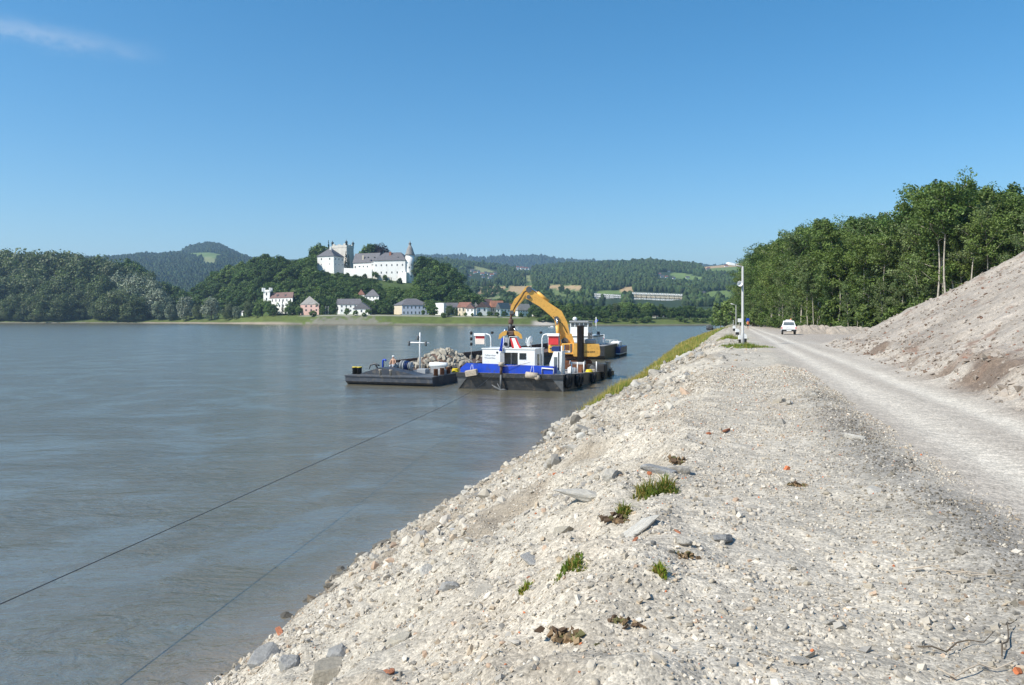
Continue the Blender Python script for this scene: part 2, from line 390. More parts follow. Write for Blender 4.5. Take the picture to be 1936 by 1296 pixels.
def ground_parts(u, v):
    vs = shore_v(u); zr = road_z(u); vc = -0.7 + 0.5*fbm(u*0.2, u*0+4.4, 2, 77)
    t = (v-vs)/(vc-vs)
    tc_ = np.clip(t, 0, 1)
    z = zr*(1-(1-tc_)**1.10)
    z = np.where(t < 0, (v-vs)*0.45, z)
    bank = sstep(-0.05, 0.12, t)*(1-sstep(0.92, 1.12, t))
    z = z + bank*(0.55*fbm(u*0.33, v*0.45, 3, 3) + 0.30*fbm((u+0.9*v)*0.9, (v-0.5*u)*0.6, 4, 11) + 0.26*(np.abs(fbm(u*1.15, v*1.15, 3, 13))*-2+0.3) + 0.16*fbm(u*2.6, v*2.6, 3, 19))
    z = z + sstep(-0.1, 0.1, t)*(1-0.9*sstep(1.15, 1.5, t))*0.10*fbm(u*3.1, v*3.1, 3, 23)
    # road: two wheel tracks, otherwise slightly uneven
    road = sstep(1.6, 2.6, v)
    z = z + road*0.05*fbm(u*0.5, v*0.9, 3, 41)
    wob = 0.12*fbm(u*0.06, u*0, 2, 9)*2
    tr = np.exp(-((v-3.12-wob)/0.38)**2) + np.exp(-((v-4.45-wob)/0.36)**2)
    z = z - 0.035*tr*road
    z = z + 0.10*np.exp(-((v-1.7)/0.45)**2)*(1+1.2*fbm(u*0.8, v, 3, 51))*(1-sstep(28, 45, u))
    # spoil heap
    q = v - heap_foot(u)
    hp = smin(0.60*q, 0.66*(60.5-u + 0.15*np.minimum(q, 22)), 1.2)
    hp = smin(hp, 9.5 + 0*u, 1.5)
    hm = sstep(-0.2, 0.5, hp)
    hp = np.maximum(hp, 0) + hm*(0.85*fbm(u*0.16, v*0.2, 3, 61) + 0.60*fbm((u+0.6*v)*0.6, (v-0.6*u)*0.2, 4, 71) + 0.30*fbm(u*1.5, v*1.2, 4, 81))
    foot = np.exp(-((q-0.3)/0.7)**2)*(u < 62)
    hp = hp + foot*np.maximum(0, 0.18 + 0.5*fbm(u*1.3, v*1.3, 3, 91))
    z = z + np.maximum(hp, 0)
    return z, t, hm, foot, tr*road, bank
def ground_z(u, v):
    u = np.atleast_1d(np.asarray(u, float)); v = np.atleast_1d(np.asarray(v, float))
    return ground_parts(u, v)[0]
def gz_xy(x, y):
    u, v = xy2uv(x, y); return float(ground_z(u, v)[0])

def axis_pts(a, b, d0, k, c):
    out_ = [a]
    while out_[-1] < b: out_.append(out_[-1] + max(d0, k*abs(out_[-1]-c)))
    return np.array(out_)
us = np.concatenate([np.arange(-60, -14, 2.0), np.arange(-14, -2, 0.35), axis_pts(-2, 1400, 0.045, 0.0052, 0)])
vsx = np.concatenate([np.arange(-26, -10.5, 1.0), np.arange(-10.5, 8.0, 0.065), axis_pts(8.0, 600, 0.09, 0.022, 5)])
U, V = np.meshgrid(us, vsx, indexing='ij')
Z, T, HM, FOOT, TR, BK = ground_parts(U, V)
GX, GY = uv2xy(U, V)
def mixc(c, d, m): return c*(1-m[..., None]) + np.array(d)*m[..., None]
C = np.zeros(U.shape+(3,)) + np.array((0.445, 0.40, 0.33))
big = fbm(U*0.35, V*0.5, 4, 101); med = fbm(U*1.7, V*1.7, 4, 111)
C = C*(1 + 0.30*big + 0.25*med)[..., None]
C = mixc(C, (0.46, 0.38, 0.29), np.clip(sstep(0.05, 0.3, fbm(U*0.3, V*0.6, 3, 121))*0.5*sstep(0.6, 0.9, T), 0, 1))
C = mixc(C, (0.27, 0.225, 0.17), BK*0.9*sstep(-0.10, 0.24, fbm(U*0.5+3, V*0.8, 4, 131)))
road = sstep(1.9, 2.5, V+0.5*fbm(U*0.6, V*0.6, 3, 141))
C = mixc(C, (0.415, 0.365, 0.305), road)
C = mixc(C, (0.60, 0.545, 0.46), np.clip(TR*0.9*(0.95+0.5*fbm(U*0.25, V*1.2, 3, 151)), 0, 1))
C = mixc(C, (0.50, 0.45, 0.38), road*0.5*sstep(0, 0.25, fbm(U*0.12, V*1.2, 4, 152)))
strip = np.exp(-((V-1.75-0.5*fbm(U*0.3, U*0, 2, 161))/0.50)**2)*(1-sstep(16, 30, U))*sstep(-0.16, 0.14, fbm(U*0.45, V*0.8, 4, 171)+0.05)
C = mixc(C, (0.15, 0.145, 0.14), np.clip(strip, 0, 1)*0.5)
soil = np.array((0.335, 0.293, 0.247))*(1+0.5*fbm((U+0.6*V)*0.5, (V-0.6*U)*0.3, 4, 181)+0.35*med)[..., None]
C = C*(1-HM[..., None]) + soil*HM[..., None]
C = mixc(C, (0.15, 0.105, 0.075), np.clip(FOOT*1.2*sstep(-0.1, 0.15, fbm(U*0.6, V*0.6, 3, 191))*sstep(3, 14, U)*(1-sstep(42, 56, U)), 0, 1)*0.85)
C = mixc(C, (0.20, 0.125, 0.09), HM*0.8*sstep(0.16, 0.3, fbm(U*1.9, V*1.9, 4, 201)))
wet = (1-sstep(0.03, 0.16, Z+0.12*med))*(V < 0)
C = mixc(C, (0.19, 0.155, 0.115), np.clip(wet, 0, 1))
lot = sstep(5.5, 7, V)*sstep(60, 66, U)
C = mixc(C, (0.38, 0.325, 0.27), lot*0.8)
verge = np.clip(np.maximum(sstep(44, 50, U)*(1-sstep(66, 70, U))*(1-sstep(1.6, 2.6, V-shore_v(U))), sstep(76, 82, U)*(1-sstep(2.5+0.03*U, 3.5+0.03*U, V-shore_v(U)))), 0, 1)*(T > 0.02)
C = mixc(C, (0.16, 0.16, 0.065), verge*np.clip(0.45+4.5*fbm(U*0.35, V*0.6, 3, 301), 0.0, 1))
far = np.clip(np.maximum(sstep(8, 11, V)*sstep(128, 150, U), sstep(340, 420, U)), 0, 1)
C = mixc(C, (0.09, 0.11, 0.03), far)
nu, nv = U.shape
idx = np.arange(nu*nv).reshape(nu, nv)
fq = np.stack([idx[:-1, :-1], idx[1:, :-1], idx[1:, 1:], idx[:-1, 1:]], -1).reshape(-1, 4)
me = np_mesh('near_ground', np.stack([GX, GY, Z], -1).reshape(-1, 3), fq[:, ::-1], MT['ground'], np.clip(C, 0.02, 0.85).reshape(-1, 3), smooth=True)
tag(mobj('ground', me), 'pale rubble river bank, gravel road and spoil heap', None, None, 'structure')

# ------------------------------------------------------------------ loose stones
rng = np.random.default_rng(7)
CUBE_V = np.array([(x, y, z) for z in (-1, 1) for y in (-1, 1) for x in (-1, 1)], float)
CUBE_F = np.array([(0, 2, 3, 1), (4, 5, 7, 6), (0, 1, 5, 4), (2, 6, 7, 3), (0, 4, 6, 2), (1, 3, 7, 5)])
_t = (1+5**0.5)/2
ICO_V = np.array([(-1, _t, 0), (1, _t, 0), (-1, -_t, 0), (1, -_t, 0), (0, -1, _t), (0, 1, _t), (0, -1, -_t), (0, 1, -_t), (_t, 0, -1), (_t, 0, 1), (-_t, 0, -1), (-_t, 0, 1)])/math.sqrt(1+_t*_t)
ICO_F = np.array([(0, 11, 5), (0, 5, 1), (0, 1, 7), (0, 7, 10), (0, 10, 11), (1, 5, 9), (5, 11, 4), (11, 10, 2), (10, 7, 6), (7, 1, 8), (3, 9, 4), (3, 4, 2), (3, 2, 6), (3, 6, 8), (3, 8, 9), (4, 9, 5), (2, 4, 11), (6, 2, 10), (8, 6, 7), (9, 8, 1)])
def subdiv(v, f):
    v = [tuple(p) for p in v]; cache = {}; nf = []
    def midp(a, b):
        k = (min(a, b), max(a, b))
        if k not in cache:
            p = np.array(v[a])+np.array(v[b]); p = p/np.linalg.norm(p); v.append(tuple(p)); cache[k] = len(v)-1
        return cache[k]
    for a, b, c in f:
        x, y, z = midp(a, b), midp(b, c), midp(c, a)
        nf += [(a, x, z), (b, y, x), (c, z, y), (x, y, z)]
    return np.array(v), np.array(nf)
ICO2_V, ICO2_F = subdiv(ICO_V, ICO_F); ICO3_V, ICO3_F = subdiv(ICO2_V, ICO2_F)
def rot_mats(n, rg, tilt=1.0):
    a = rg.uniform(0, 2*np.pi, n); b = rg.normal(0, 0.5*tilt, n); c = rg.normal(0, 0.5*tilt, n)
    ca, sa, cb, sb, cc, sc = np.cos(a), np.sin(a), np.cos(b), np.sin(b), np.cos(c), np.sin(c)
    m = np.zeros((n, 3, 3))
    m[:, 0, 0] = ca*cb; m[:, 0, 1] = ca*sb*sc-sa*cc; m[:, 0, 2] = ca*sb*cc+sa*sc
    m[:, 1, 0] = sa*cb; m[:, 1, 1] = sa*sb*sc+ca*cc; m[:, 1, 2] = sa*sb*cc-ca*sc
    m[:, 2, 0] = -sb; m[:, 2, 1] = cb*sc; m[:, 2, 2] = cb*cc
    return m
def stones_mesh(name, tv, tf, pos, size, col, mat, rg, flat=(0.45, 0.8), jit=0.28, smooth=False):
    n = len(pos); k = len(tv)
    v = tv[None] * (1 + rg.normal(0, jit, (n, k, 1)).clip(-0.6, 0.6)) + rg.normal(0, jit*0.5, (n, k, 3))
    sc = np.stack([rg.uniform(0.75, 1.3, n), rg.uniform(0.55, 1.0, n), rg.uniform(flat[0], flat[1], n)], -1) * (size[:, None]*0.5)
    v = v * sc[:, None, :]
    v = np.einsum('nij,nkj->nki', rot_mats(n, rg), v) + pos[:, None, :]
    f = (tf[None] + (np.arange(n)*k)[:, None, None]).reshape(-1, tf.shape[1])
    return np_mesh(name, v.reshape(-1, 3), f, mat, np.repeat(col, k, 0), smooth)
PAL = np.array((1.05, 0.985, 0.89))*np.array([(0.44, 0.42, 0.385), (0.50, 0.48, 0.445), (0.385, 0.36, 0.315), (0.33, 0.325, 0.315), (0.57, 0.555, 0.52), (0.42, 0.36, 0.29), (0.25, 0.25, 0.25), (0.44, 0.34, 0.27), (0.50, 0.17, 0.08), (0.62, 0.60, 0.57)])
PW = np.array([0.25, 0.2, 0.17, 0.1, 0.08, 0.08, 0.04, 0.03, 0.005, 0.038]); PW = PW/PW.sum()
def stone_cols(n, rg, w=PW): return PAL[rg.choice(len(PAL), n, p=w)]*rg.uniform(0.86, 1.12, (n, 1))

def scatter(n, rg, u0, u1, v0, v1, power=1.0):
    """points denser towards the camera"""
    q = rg.uniform(0, 1, n); a = u0+3.0; b_ = u1+3.0
    u = (a*(b_/a)**q) - 3.0 if power == 1.0 else u0+(u1-u0)*q**power
    return u, rg.uniform(v0, v1, n)
# gravel: small stones, nobody could count them
n = 130000
u, v = scatter(n, rng, 0.8, 30, -8.8, 2.4)
d = np.hypot(u, v)
size = np.maximum(rng.lognormal(math.log(0.017), 0.45, n), 0.0020*d).clip(0.009, 0.085)
keep = rng.uniform(0, 1, n) < np.clip(0.45*np.exp(-((v-1.75)/0.5)**2) + 0.10 + 2.4*(fbm(u*0.8, v*0.8, 3, 211)+0.25), 0.1, 1)
u, v, size = u[keep], v[keep], size[keep]; n = len(u)
x, y = uv2xy(u, v); z = ground_z(u, v)
ok = z > 0.02
pos = np.stack([x, y, z + size*0.12], -1)[ok]
half = ok.sum()//2
cols = stone_cols(ok.sum(), rng)
stm = (np.exp(-((v-1.75)/0.55)**2)*(1-sstep(16, 30, u))*sstep(-0.16, 0.14, fbm(u*0.45, v*0.8, 4, 171)+0.05))[ok]*(rng.uniform(0, 1, ok.sum()) < 0.75)
cols = cols*(1-0.6*stm[:, None])
mA = stones_mesh('gravel', CUBE_V*0.75, CUBE_F, pos[:half], size[ok][:half], cols[:half], MT['stone'], rng, jit=0.2)
tag(mobj('gravel', mA), 'fine crushed gravel strewn over the near bank', None, None, 'stuff')
mB = stones_mesh('pebbles', ICO_V, ICO_F, pos[half:], size[ok][half:], cols[half:], MT['stone'], rng, jit=0.12, smooth=True)
tag(mobj('pebbles', mB), 'rounded pebbles strewn over the near bank', None, None, 'stuff')
# rubble on the bank: past the 300 largest individuals below
n = 15000
u, v = scatter(n, rng, 3, 95, -9.6, 1.2)
extra = 15000; ue, ve = 9+57*rng.uniform(0, 1, extra)**1.3, rng.uniform(-9.6, -1.2, extra); u, v = np.concatenate([u, ue]), np.concatenate([v, ve])
d = np.hypot(u, v)
n = len(u)
dens = np.clip(0.28 + 2.6*(fbm(u*0.22, v*0.4, 3, 221)+0.06) + 0.3*sstep(28, 50, u), 0.03, 1)*(1-0.88*sstep(-2.2, -0.4, v + 0.025*(u-20)))
keep = rng.uniform(0, 1, n) < dens
u, v, d = u[keep], v[keep], d[keep]; n = len(u)
size = rng.lognormal(math.log(0.092), 0.62, n).clip(0.04, 0.5)*(0.75+0.5*sstep(15, 50, u)); size = np.minimum(size, 0.065+0.40*sstep(7, 20, u))
size = np.maximum(size, 0.0030*d)
x, y = uv2xy(u, v); z = ground_z(u, v); ok = z > -0.05
cols = stone_cols(n, rng)
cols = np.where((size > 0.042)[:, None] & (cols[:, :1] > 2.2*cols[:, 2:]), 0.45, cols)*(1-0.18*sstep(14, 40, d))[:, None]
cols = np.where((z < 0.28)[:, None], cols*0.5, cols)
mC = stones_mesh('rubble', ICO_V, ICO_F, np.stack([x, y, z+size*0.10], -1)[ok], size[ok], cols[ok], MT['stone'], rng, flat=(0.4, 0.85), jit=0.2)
tag(mobj('rubble', mC), 'small angular rubble lying all over the bank', None, None, 'stuff')
# clods and roots on the heap
n = 15000
u, v = scatter(n, rng, 4, 58, 5.0, 22)
z0, t_, hm_, ft_, _, _ = ground_parts(u, v)
keep = (rng.uniform(0, 1, n) < np.clip(hm_*0.5 + ft_*0.9, 0, 1)) & (hm_+ft_ > 0.1)
u, v, z0, ft_ = u[keep], v[keep], z0[keep], ft_[keep]; n = len(u)
size = (rng.lognormal(math.log(0.10), 0.5, n)*(1+0.25*ft_)*0.72).clip(0.03, 0.3); size = np.maximum(size, 0.003*np.hypot(u, v))
x, y = uv2xy(u, v)
ck = np.array([(0.33, 0.285, 0.24), (0.27, 0.225, 0.185), (0.38, 0.33, 0.28), (0.16, 0.11, 0.08), (0.25, 0.14, 0.10)])
cols = ck[rng.choice(5, n, p=[.38, .26, .2, .11, .05])]
mD = stones_mesh('clods', ICO_V, ICO_F, np.stack([x, y, z0+size*0.08], -1), size, cols, MT['stone'], rng, flat=(0.35, 0.9), jit=0.26)
tag(mobj('soil_clods', mD), 'earth clods and bark bits scattered over the spoil heap', None, None, 'stuff')

# individual stones: shapes shared, each one an object
def rock_mesh(seed, mat, block=False, cuts=16, dmin=0.66, dmax=0.92):
    rg = np.random.default_rng(seed)
    v = ICO3_V.copy()
    for _ in range(cuts):                                   # cut with planes: angular faces
        nrm = rg.normal(0, 1, 3); nrm /= np.linalg.norm(nrm); dd = rg.uniform(dmin, dmax)
        p = v@nrm; v = v - np.maximum(p-dd, 0)[:, None]*nrm
    ph = rg.uniform(0, 50, 3); d_ = ICO3_V
    v = v*(1+0.16*(fbm(d_[:, 0]*2.2+ph[0]+d_[:, 2]*1.3, d_[:, 1]*2.2+ph[1]-d_[:, 2]*1.7, 3, seed)[:, None])+0.07*(fbm(d_[:, 0]*7+ph[2]+d_[:, 2]*5, d_[:, 1]*7-d_[:, 2]*6, 2, seed+3)[:, None]))
    if block: v[:, 2] = np.clip(v[:, 2], -0.55, 0.5); v[:, 0] = np.clip(v[:, 0], -0.8, 0.75)
    v = v*np.array([1.0, rg.uniform(0.6, 0.85), rg.uniform(0.45, 0.7)])*0.5/0.8
    return np_mesh('rock', v, ICO3_F, mat, np.ones((len(v), 3)))
def rockmat(name, a, b_):
    m, nn, l, bs = newmat(name); bs.inputs['Roughness'].default_value = 0.9
    oi = nn.new('ShaderNodeObjectInfo'); t = nn.new('ShaderNodeTexCoord')
    rp = nn.new('ShaderNodeMixRGB'); rp.inputs[1].default_value = (*a, 1); rp.inputs[2].default_value = (*b_, 1); l.new(oi.outputs['Random'], rp.inputs[0])
    z = nn.new('ShaderNodeTexNoise'); z.inputs['Scale'].default_value = 5; z.inputs['Detail'].default_value = 10; z.inputs['Roughness'].default_value = 0.72; l.new(t.outputs['Object'], z.inputs[0])
    mrn = nn.new('ShaderNodeMapRange'); mrn.inputs[1].default_value = 0.3; mrn.inputs[2].default_value = 0.7; mrn.inputs[3].default_value = 0.72; mrn.inputs[4].default_value = 1.18; l.new(z.outputs[0], mrn.inputs[0])
    mu = nn.new('ShaderNodeMixRGB'); mu.blend_type = 'MULTIPLY'; mu.inputs[0].default_value = 1; l.new(rp.outputs[0], mu.inputs[1]); l.new(mrn.outputs[0], mu.inputs[2])
    l.new(mu.outputs[0], bs.inputs['Base Color'])
    bp = nn.new('ShaderNodeBump'); bp.inputs['Strength'].default_value = 0.6; bp.inputs['Distance'].default_value = 0.08; l.new(z.outputs[0], bp.inputs['Height']); l.new(bp.outputs[0], bs.inputs['Normal'])
    return m
MT['rock'] = rockmat('pale_rubble_stone', (0.40, 0.365, 0.31), (0.58, 0.55, 0.49))
MT['rockgrey'] = rockmat('grey_stone', (0.25, 0.245, 0.235), (0.37, 0.36, 0.34))
MT['rockdark'] = rockmat('wet_dark_stone', (0.085, 0.075, 0.06), (0.16, 0.145, 0.12))
MT['rockbrown'] = rockmat('quarry_stone', (0.30, 0.265, 0.21), (0.46, 0.42, 0.345))
MT['brickred'] = rockmat('broken_brick', (0.50, 0.15, 0.06), (0.42, 0.18, 0.10))
ROCKS = {k: [rock_mesh(100+i*7+j*50, MT[k], j == 1, *((11, 0.46, 0.8) if k == 'rockbrown' else (16, 0.6, 0.9))) for i in range(5) for j in range(2)] for k in ('rock', 'rockgrey', 'rockdark', 'rockbrown', 'brickred')}
def place_rock(u, v, size, kind, label, cat='rock', group=None, sink=0.18, rz=None, name='rock', tilt=0.35, sc=(1, 1, 1)):
    x, y = uv2xy(u, v); z = float(ground_z(u, v)[0])
    o = mobj(name, random.choice(ROCKS[kind]))
    o.location = (x, y, z + size*(0.25-sink)); o.scale = (size*sc[0], size*sc[1], size*sc[2])
    o.rotation_euler = (random.gauss(0, tilt), random.gauss(0, tilt), random.uniform(0, 6.28) if rz is None else rz)
    return tag(o, label, cat, group)
random.seed(5)
def px2g(px, py):
    """where the ray through a photo pixel meets the near ground"""
    Y = 3.0
    while Y < 400:
        p = P(px, py, Y); u, v = xy2uv(p.x, p.y)
        if p.z <= float(ground_z(u, v)[0]): break
        Y *= 1.006
    return u, v, Y
SPECIAL = [
    (500, 1248, 82, 'rockgrey', 'large grey angular rock by the water at the bottom of the bank', (1, 1, 0.9)),
    (548, 1262, 52, 'rockgrey', 'upright blue grey block beside the large grey waterside rock', (0.8, 1, 1.3)),
    (642, 1242, 62, 'rockgrey', 'flat topped light grey block casting a dark shadow, low on the bank', (1, 1, 1.0)),
    (620, 1280, 100, 'rockbrown', 'broad brown boulder at the bottom edge between grey blocks', (1, 0.9, 0.8)),
    (1245, 893, 74, 'rockgrey', 'dark grey slab leaning above the biggest grass tuft', (1.2, 0.7, 0.6)),
    (1158, 905, 62, 'rock', 'whitish wedge stone left of the dark slab', (1, 0.8, 0.9)),
    (1283, 893, 52, 'rock', 'rounded pale stone right of the dark slab', (1, 1, 1.1)),
    (1110, 945, 105, 'rock', 'long pale concrete slab lying below the whitish wedge stone', (1.4, 0.5, 0.35)),
    (1200, 1012, 80, 'rock', 'long smooth beige slab in mid slope with brick bits beside it', (1.5, 0.45, 0.35)),
    (1293, 1030, 48, 'rock', 'beige stone with a hollow beneath it on the upper slope', (1, 0.9, 0.9)),
    (1366, 1022, 70, 'rockgrey', 'flat blue grey stone half buried near the crest', (1.2, 0.9, 0.4)),
    (1005, 1063, 56, 'rockgrey', 'flat grey stone half buried in mid slope', (1.2, 0.8, 0.4)),
    (1616, 830, 38, 'rock', 'white stone at the edge of the gravel road', (1.2, 0.9, 0.8)),
    (1655, 932, 50, 'rock', 'pale stone among the dark gravel by the road', (1, 0.9, 0.7)),
    (1568, 1180, 30, 'rock', 'small white stone on the flat gravel in the foreground', (1, 0.9, 0.7)),
    (1448, 1240, 24, 'rock', 'round white pebble on the flat gravel in the foreground', (1, 1, 0.8)),
    (1515, 1255, 40, 'rock', 'half buried beige cobble at the bottom of the foreground', (1.2, 1, 0.5)),
    (1090, 800, 42, 'rockdark', 'dark broken stone at the waterside below the grass', (1, 0.8, 1.1)),
    (528, 1198, 34, 'brickred', 'orange brick fragment at the water edge', (1.3, 0.5, 0.5)),
    (735, 1274, 26, 'brickred', 'broken orange pipe tile near the bottom edge', (1, 1, 0.8)),
    (1228, 899, 14, 'brickred', 'small orange brick chip on the dark slab', (1, 0.8, 0.8)),
    (1340, 822, 14, 'brickred', 'red brick chip high on the bank', (1, 0.8, 0.8)),
    (1374, 817, 26, 'brickred', 'long orange brick piece beside the red chip high on the bank', (1.5, 0.5, 0.5)),
    (1282, 1008, 18, 'brickred', 'orange brick chip above the beige hollow stone', (1.3, 0.6, 0.5)),
    (1200, 1024, 18, 'brickred', 'orange brick chip beside the smooth beige slab', (1.3, 0.6, 0.5)),
    (1000, 1094, 12, 'brickred', 'small red brick bit left of the half buried grey stone', (1, 0.8, 0.8)),
]
for px, py, wpx, kind, lab, sc in SPECIAL:
    u, v, Y = px2g(px, py)
    place_rock(u, v, wpx/F*Y*0.88, kind, lab, 'brick' if kind == 'brickred' else 'rock', None, sc=sc, tilt=0.22, name='brick_fragment' if kind == 'brickred' else 'rock', sink=0.2)
cnt = 0
while cnt < 270:
    q = random.random()
    if q < 0.33: u = random.uniform(10, 62); v = float(shore_v(u))+random.uniform(-0.25, 0.75)
    elif q < 0.68: u = random.uniform(6, 40); v = random.uniform(float(shore_v(u))-0.1, -1.2)
    elif q < 0.9: u = random.uniform(38, 95); v = random.uniform(float(shore_v(u))-0.1, -1.5)
    else: u = random.uniform(5, 30); v = random.uniform(-1, 2)
    if 44 < u < 67 and v < float(shore_v(u))+2.0 and random.random() < 0.8: continue
    if float(fbm(np.array([u*0.22]), np.array([v*0.4]), 3, 221)[0]) < -0.03: continue
    size = min(0.8, random.lognormvariate(math.log(0.17), 0.5))*(0.6 if u < 14 else 1.25 if u < 38 else 1.7)
    if v > -1.2: size *= 0.45
    low = v < float(shore_v(u))+0.3
    kind = 'rockdark' if low and random.random() < 0.75 else random.choice(['rock']*7+['rockgrey', 'rockbrown', 'rockbrown'])
    if low: place_rock(u, v, size, kind, 'dark angular stone of the riprap along the waterline', 'rock', 'riprap stones along the waterline')
    else: place_rock(u, v, size, kind, 'pale angular rubble stone lying on the river bank slope', 'rock', 'rubble stones on the bank')
    cnt += 1

# ------------------------------------------------------------------ grass
def blades(name, xs, ys, zs, hs, wd, cols, rg, lean=0.35):
    n = len(xs); a = rg.uniform(0, 6.28, n); la = rg.uniform(0, 6.28, n); ln = np.abs(rg.normal(0, lean, n))*hs
    dx, dy = np.cos(a)*wd, np.sin(a)*wd
    mx_, my_ = xs+np.cos(la)*ln*0.35, ys+np.sin(la)*ln*0.35
    tx, ty = xs+np.cos(la)*ln, ys+np.sin(la)*ln
    v = np.stack([np.stack([xs-dx, ys-dy, zs-0.02], -1), np.stack([xs+dx, ys+dy, zs-0.02], -1),
                  np.stack([mx_+dx*0.7, my_+dy*0.7, zs+hs*0.6], -1), np.stack([mx_-dx*0.7, my_-dy*0.7, zs+hs*0.6], -1),
                  np.stack([tx, ty, zs+hs*np.sqrt(np.maximum(0.2, 1-(ln/hs)**2*0.5))], -1)], 1)
    k = (np.arange(n)*5)[:, None]
    q = np.array([[0, 1, 2, 3]])+k; t = np.array([[3, 2, 4]])+k
    return np_mesh(name, v.reshape(-1, 3), [q, t], MT['grass'], np.repeat(cols, 5, 0))
n = 60000
u = np.where(rng.uniform(0, 1, n) < 0.42, rng.uniform(45, 69, n), 77+(210-77)*rng.uniform(0, 1, n)**1.5)
wdt = np.where(u < 70, 2.2, 2.6+0.03*u)
v = shore_v(u) + 0.15 + wdt*rng.uniform(0, 1, n)**1.1
keep = rng.uniform(0, 1, n) < np.clip(0.45+4.5*fbm(u*0.35, v*0.6, 3, 301), 0.0, 1)*sstep(44.5, 48, u)*np.where(u < 70, 1-sstep(66, 69, u), sstep(77, 82, u))
u, v = u[keep], v[keep]; n = len(u)
x, y = uv2xy(u, v); z = ground_z(u, v)
dry = rng.uniform(0, 1, n) < (0.22+0.35*(fbm(u*0.2, v*0.2, 2, 311)+0.3))
cg = np.where(dry[:, None], np.array([(1.5, 1.15, 1.5)]), np.array([(0.68, 0.95, 0.7)]))*rng.uniform(0.65, 1.25, (n, 1))
hs_ = rng.uniform(0.22, 0.6, n)*np.where(dry, 1.5, 1.0)
me = blades('bank_grass', x, y, z, hs_, np.maximum(0.012, 0.00028*u)+0*u, cg, rng)
tag(mobj('bank_grass', me), 'tall yellow green grass along the waterside', None, None, 'stuff')
def tuft(px, py, r, h, n, label, name='grass_tuft', dry=0.42, green=(0.52, 0.68, 0.5), group=None, uvd=None):
    u0, v0 = (px2g(px, py)[:2] if uvd is None else uvd)
    rg = np.random.default_rng(int(px*7+py))
    a = rg.uniform(0, 6.28, n); q = r*np.sqrt(rg.uniform(0, 1, n))*(1+0.4*np.sin(a*3+px))
    u, v = u0+np.cos(a)*q, v0+np.sin(a)*q
    x, y = uv2xy(u, v); z = ground_z(u, v)
    dr = rg.uniform(0, 1, n) < dry
    cg = np.where(dr[:, None], np.array([(1.15, 0.85, 1.1)]), np.array([green]))*rg.uniform(0.6, 1.25, (n, 1))
    x0, y0 = uv2xy(u0, v0)
    z0 = gz_xy(x0, y0)
    me = blades(name, x-x0, y-y0, z-z0, h*rg.uniform(0.3, 1.1, n)*(1.15-0.75*q/r), (0.005+0.004*rg.uniform(0, 1, n)) if r < 0.6 else 0.014+0*x, cg, rg, 0.75)
    o = mobj(name, me, None, (x0, y0, z0)); return tag(o, label, 'grass tuft', group)
tuft(1228, 940, 0.16, 0.22, 230, 'biggest bright green grass tuft in mid bank below the dark slab')
tuft(1260, 930, 0.10, 0.22, 200, 'small green grass tuft just right of the biggest tuft')
tuft(1178, 975, 0.07, 0.13, 200, 'green tuft on a brown clod below the long concrete slab')
tuft(1082, 1075, 0.10, 0.09, 260, 'olive tuft on a mossy clod left of mid slope', dry=0.35, green=(0.5, 0.7, 0.5))
tuft(1250, 1090, 0.04, 0.09, 120, 'tiny yellow green tuft on the upper slope', green=(0.9, 1.1, 0.6))
tuft(992, 1118, 0.05, 0.09, 90, 'sparse tiny green tuft on the lower left slope', green=(0.8, 1.0, 0.6))
tuft(1405, 658, 1.5, 0.42, 1500, 'grass patch round the foot of the nearest lamp post', 'grass_patch', dry=0.25, green=(0.6, 0.85, 0.6))
tuft(1378, 640, 1.4, 0.5, 1100, 'yellowish grass patch by the second bollard on the bank edge', 'grass_patch', dry=0.3, green=(0.8, 1.0, 0.7))
# brown sods on the slope
def sod(px, py, wpx, label):
    u, v, Y = px2g(px, py); rg = np.random.default_rng(px)
    n = 40; s = wpx/F*Y
    pos = np.stack([rg.normal(0, s*0.3, n), rg.normal(0, s*0.12, n), np.abs(rg.normal(0, s*0.07, n))], -1)
    ck = np.array([(0.10, 0.065, 0.04), (0.20, 0.13, 0.07), (0.27, 0.19, 0.11), (0.13, 0.12, 0.05)])
    me = stones_mesh('sod', CUBE_V*0.75, CUBE_F, pos, np.full(n, s*0.2), ck[rg.choice(4, n)], MT['stone'], rg, jit=0.4)
    x, y = uv2xy(u, v); o = mobj('earth_sod', me, None, (x, y, float(ground_z(u, v)[0]))); o.rotation_euler = (0, 0, -R(40)+rg.normal(0, 0.3))
    tag(o, label, 'sod')
sod(1075, 1212, 80, 'brown earth sod with dark hollow, lowest on the slope')
sod(1178, 1182, 50, 'dark earthy sod with dry roots right of the lowest brown sod')
sod(1292, 1058, 44, 'brown sod under the beige hollow stone')
sod(1284, 878, 46, 'brown sod clinging to the rounded pale stone by the dark slab')
sod(1172, 990, 52, 'grey brown sod below the small mid slope tuft')
sod(1505, 920, 34, 'small brown moss sod near the crest by the road')
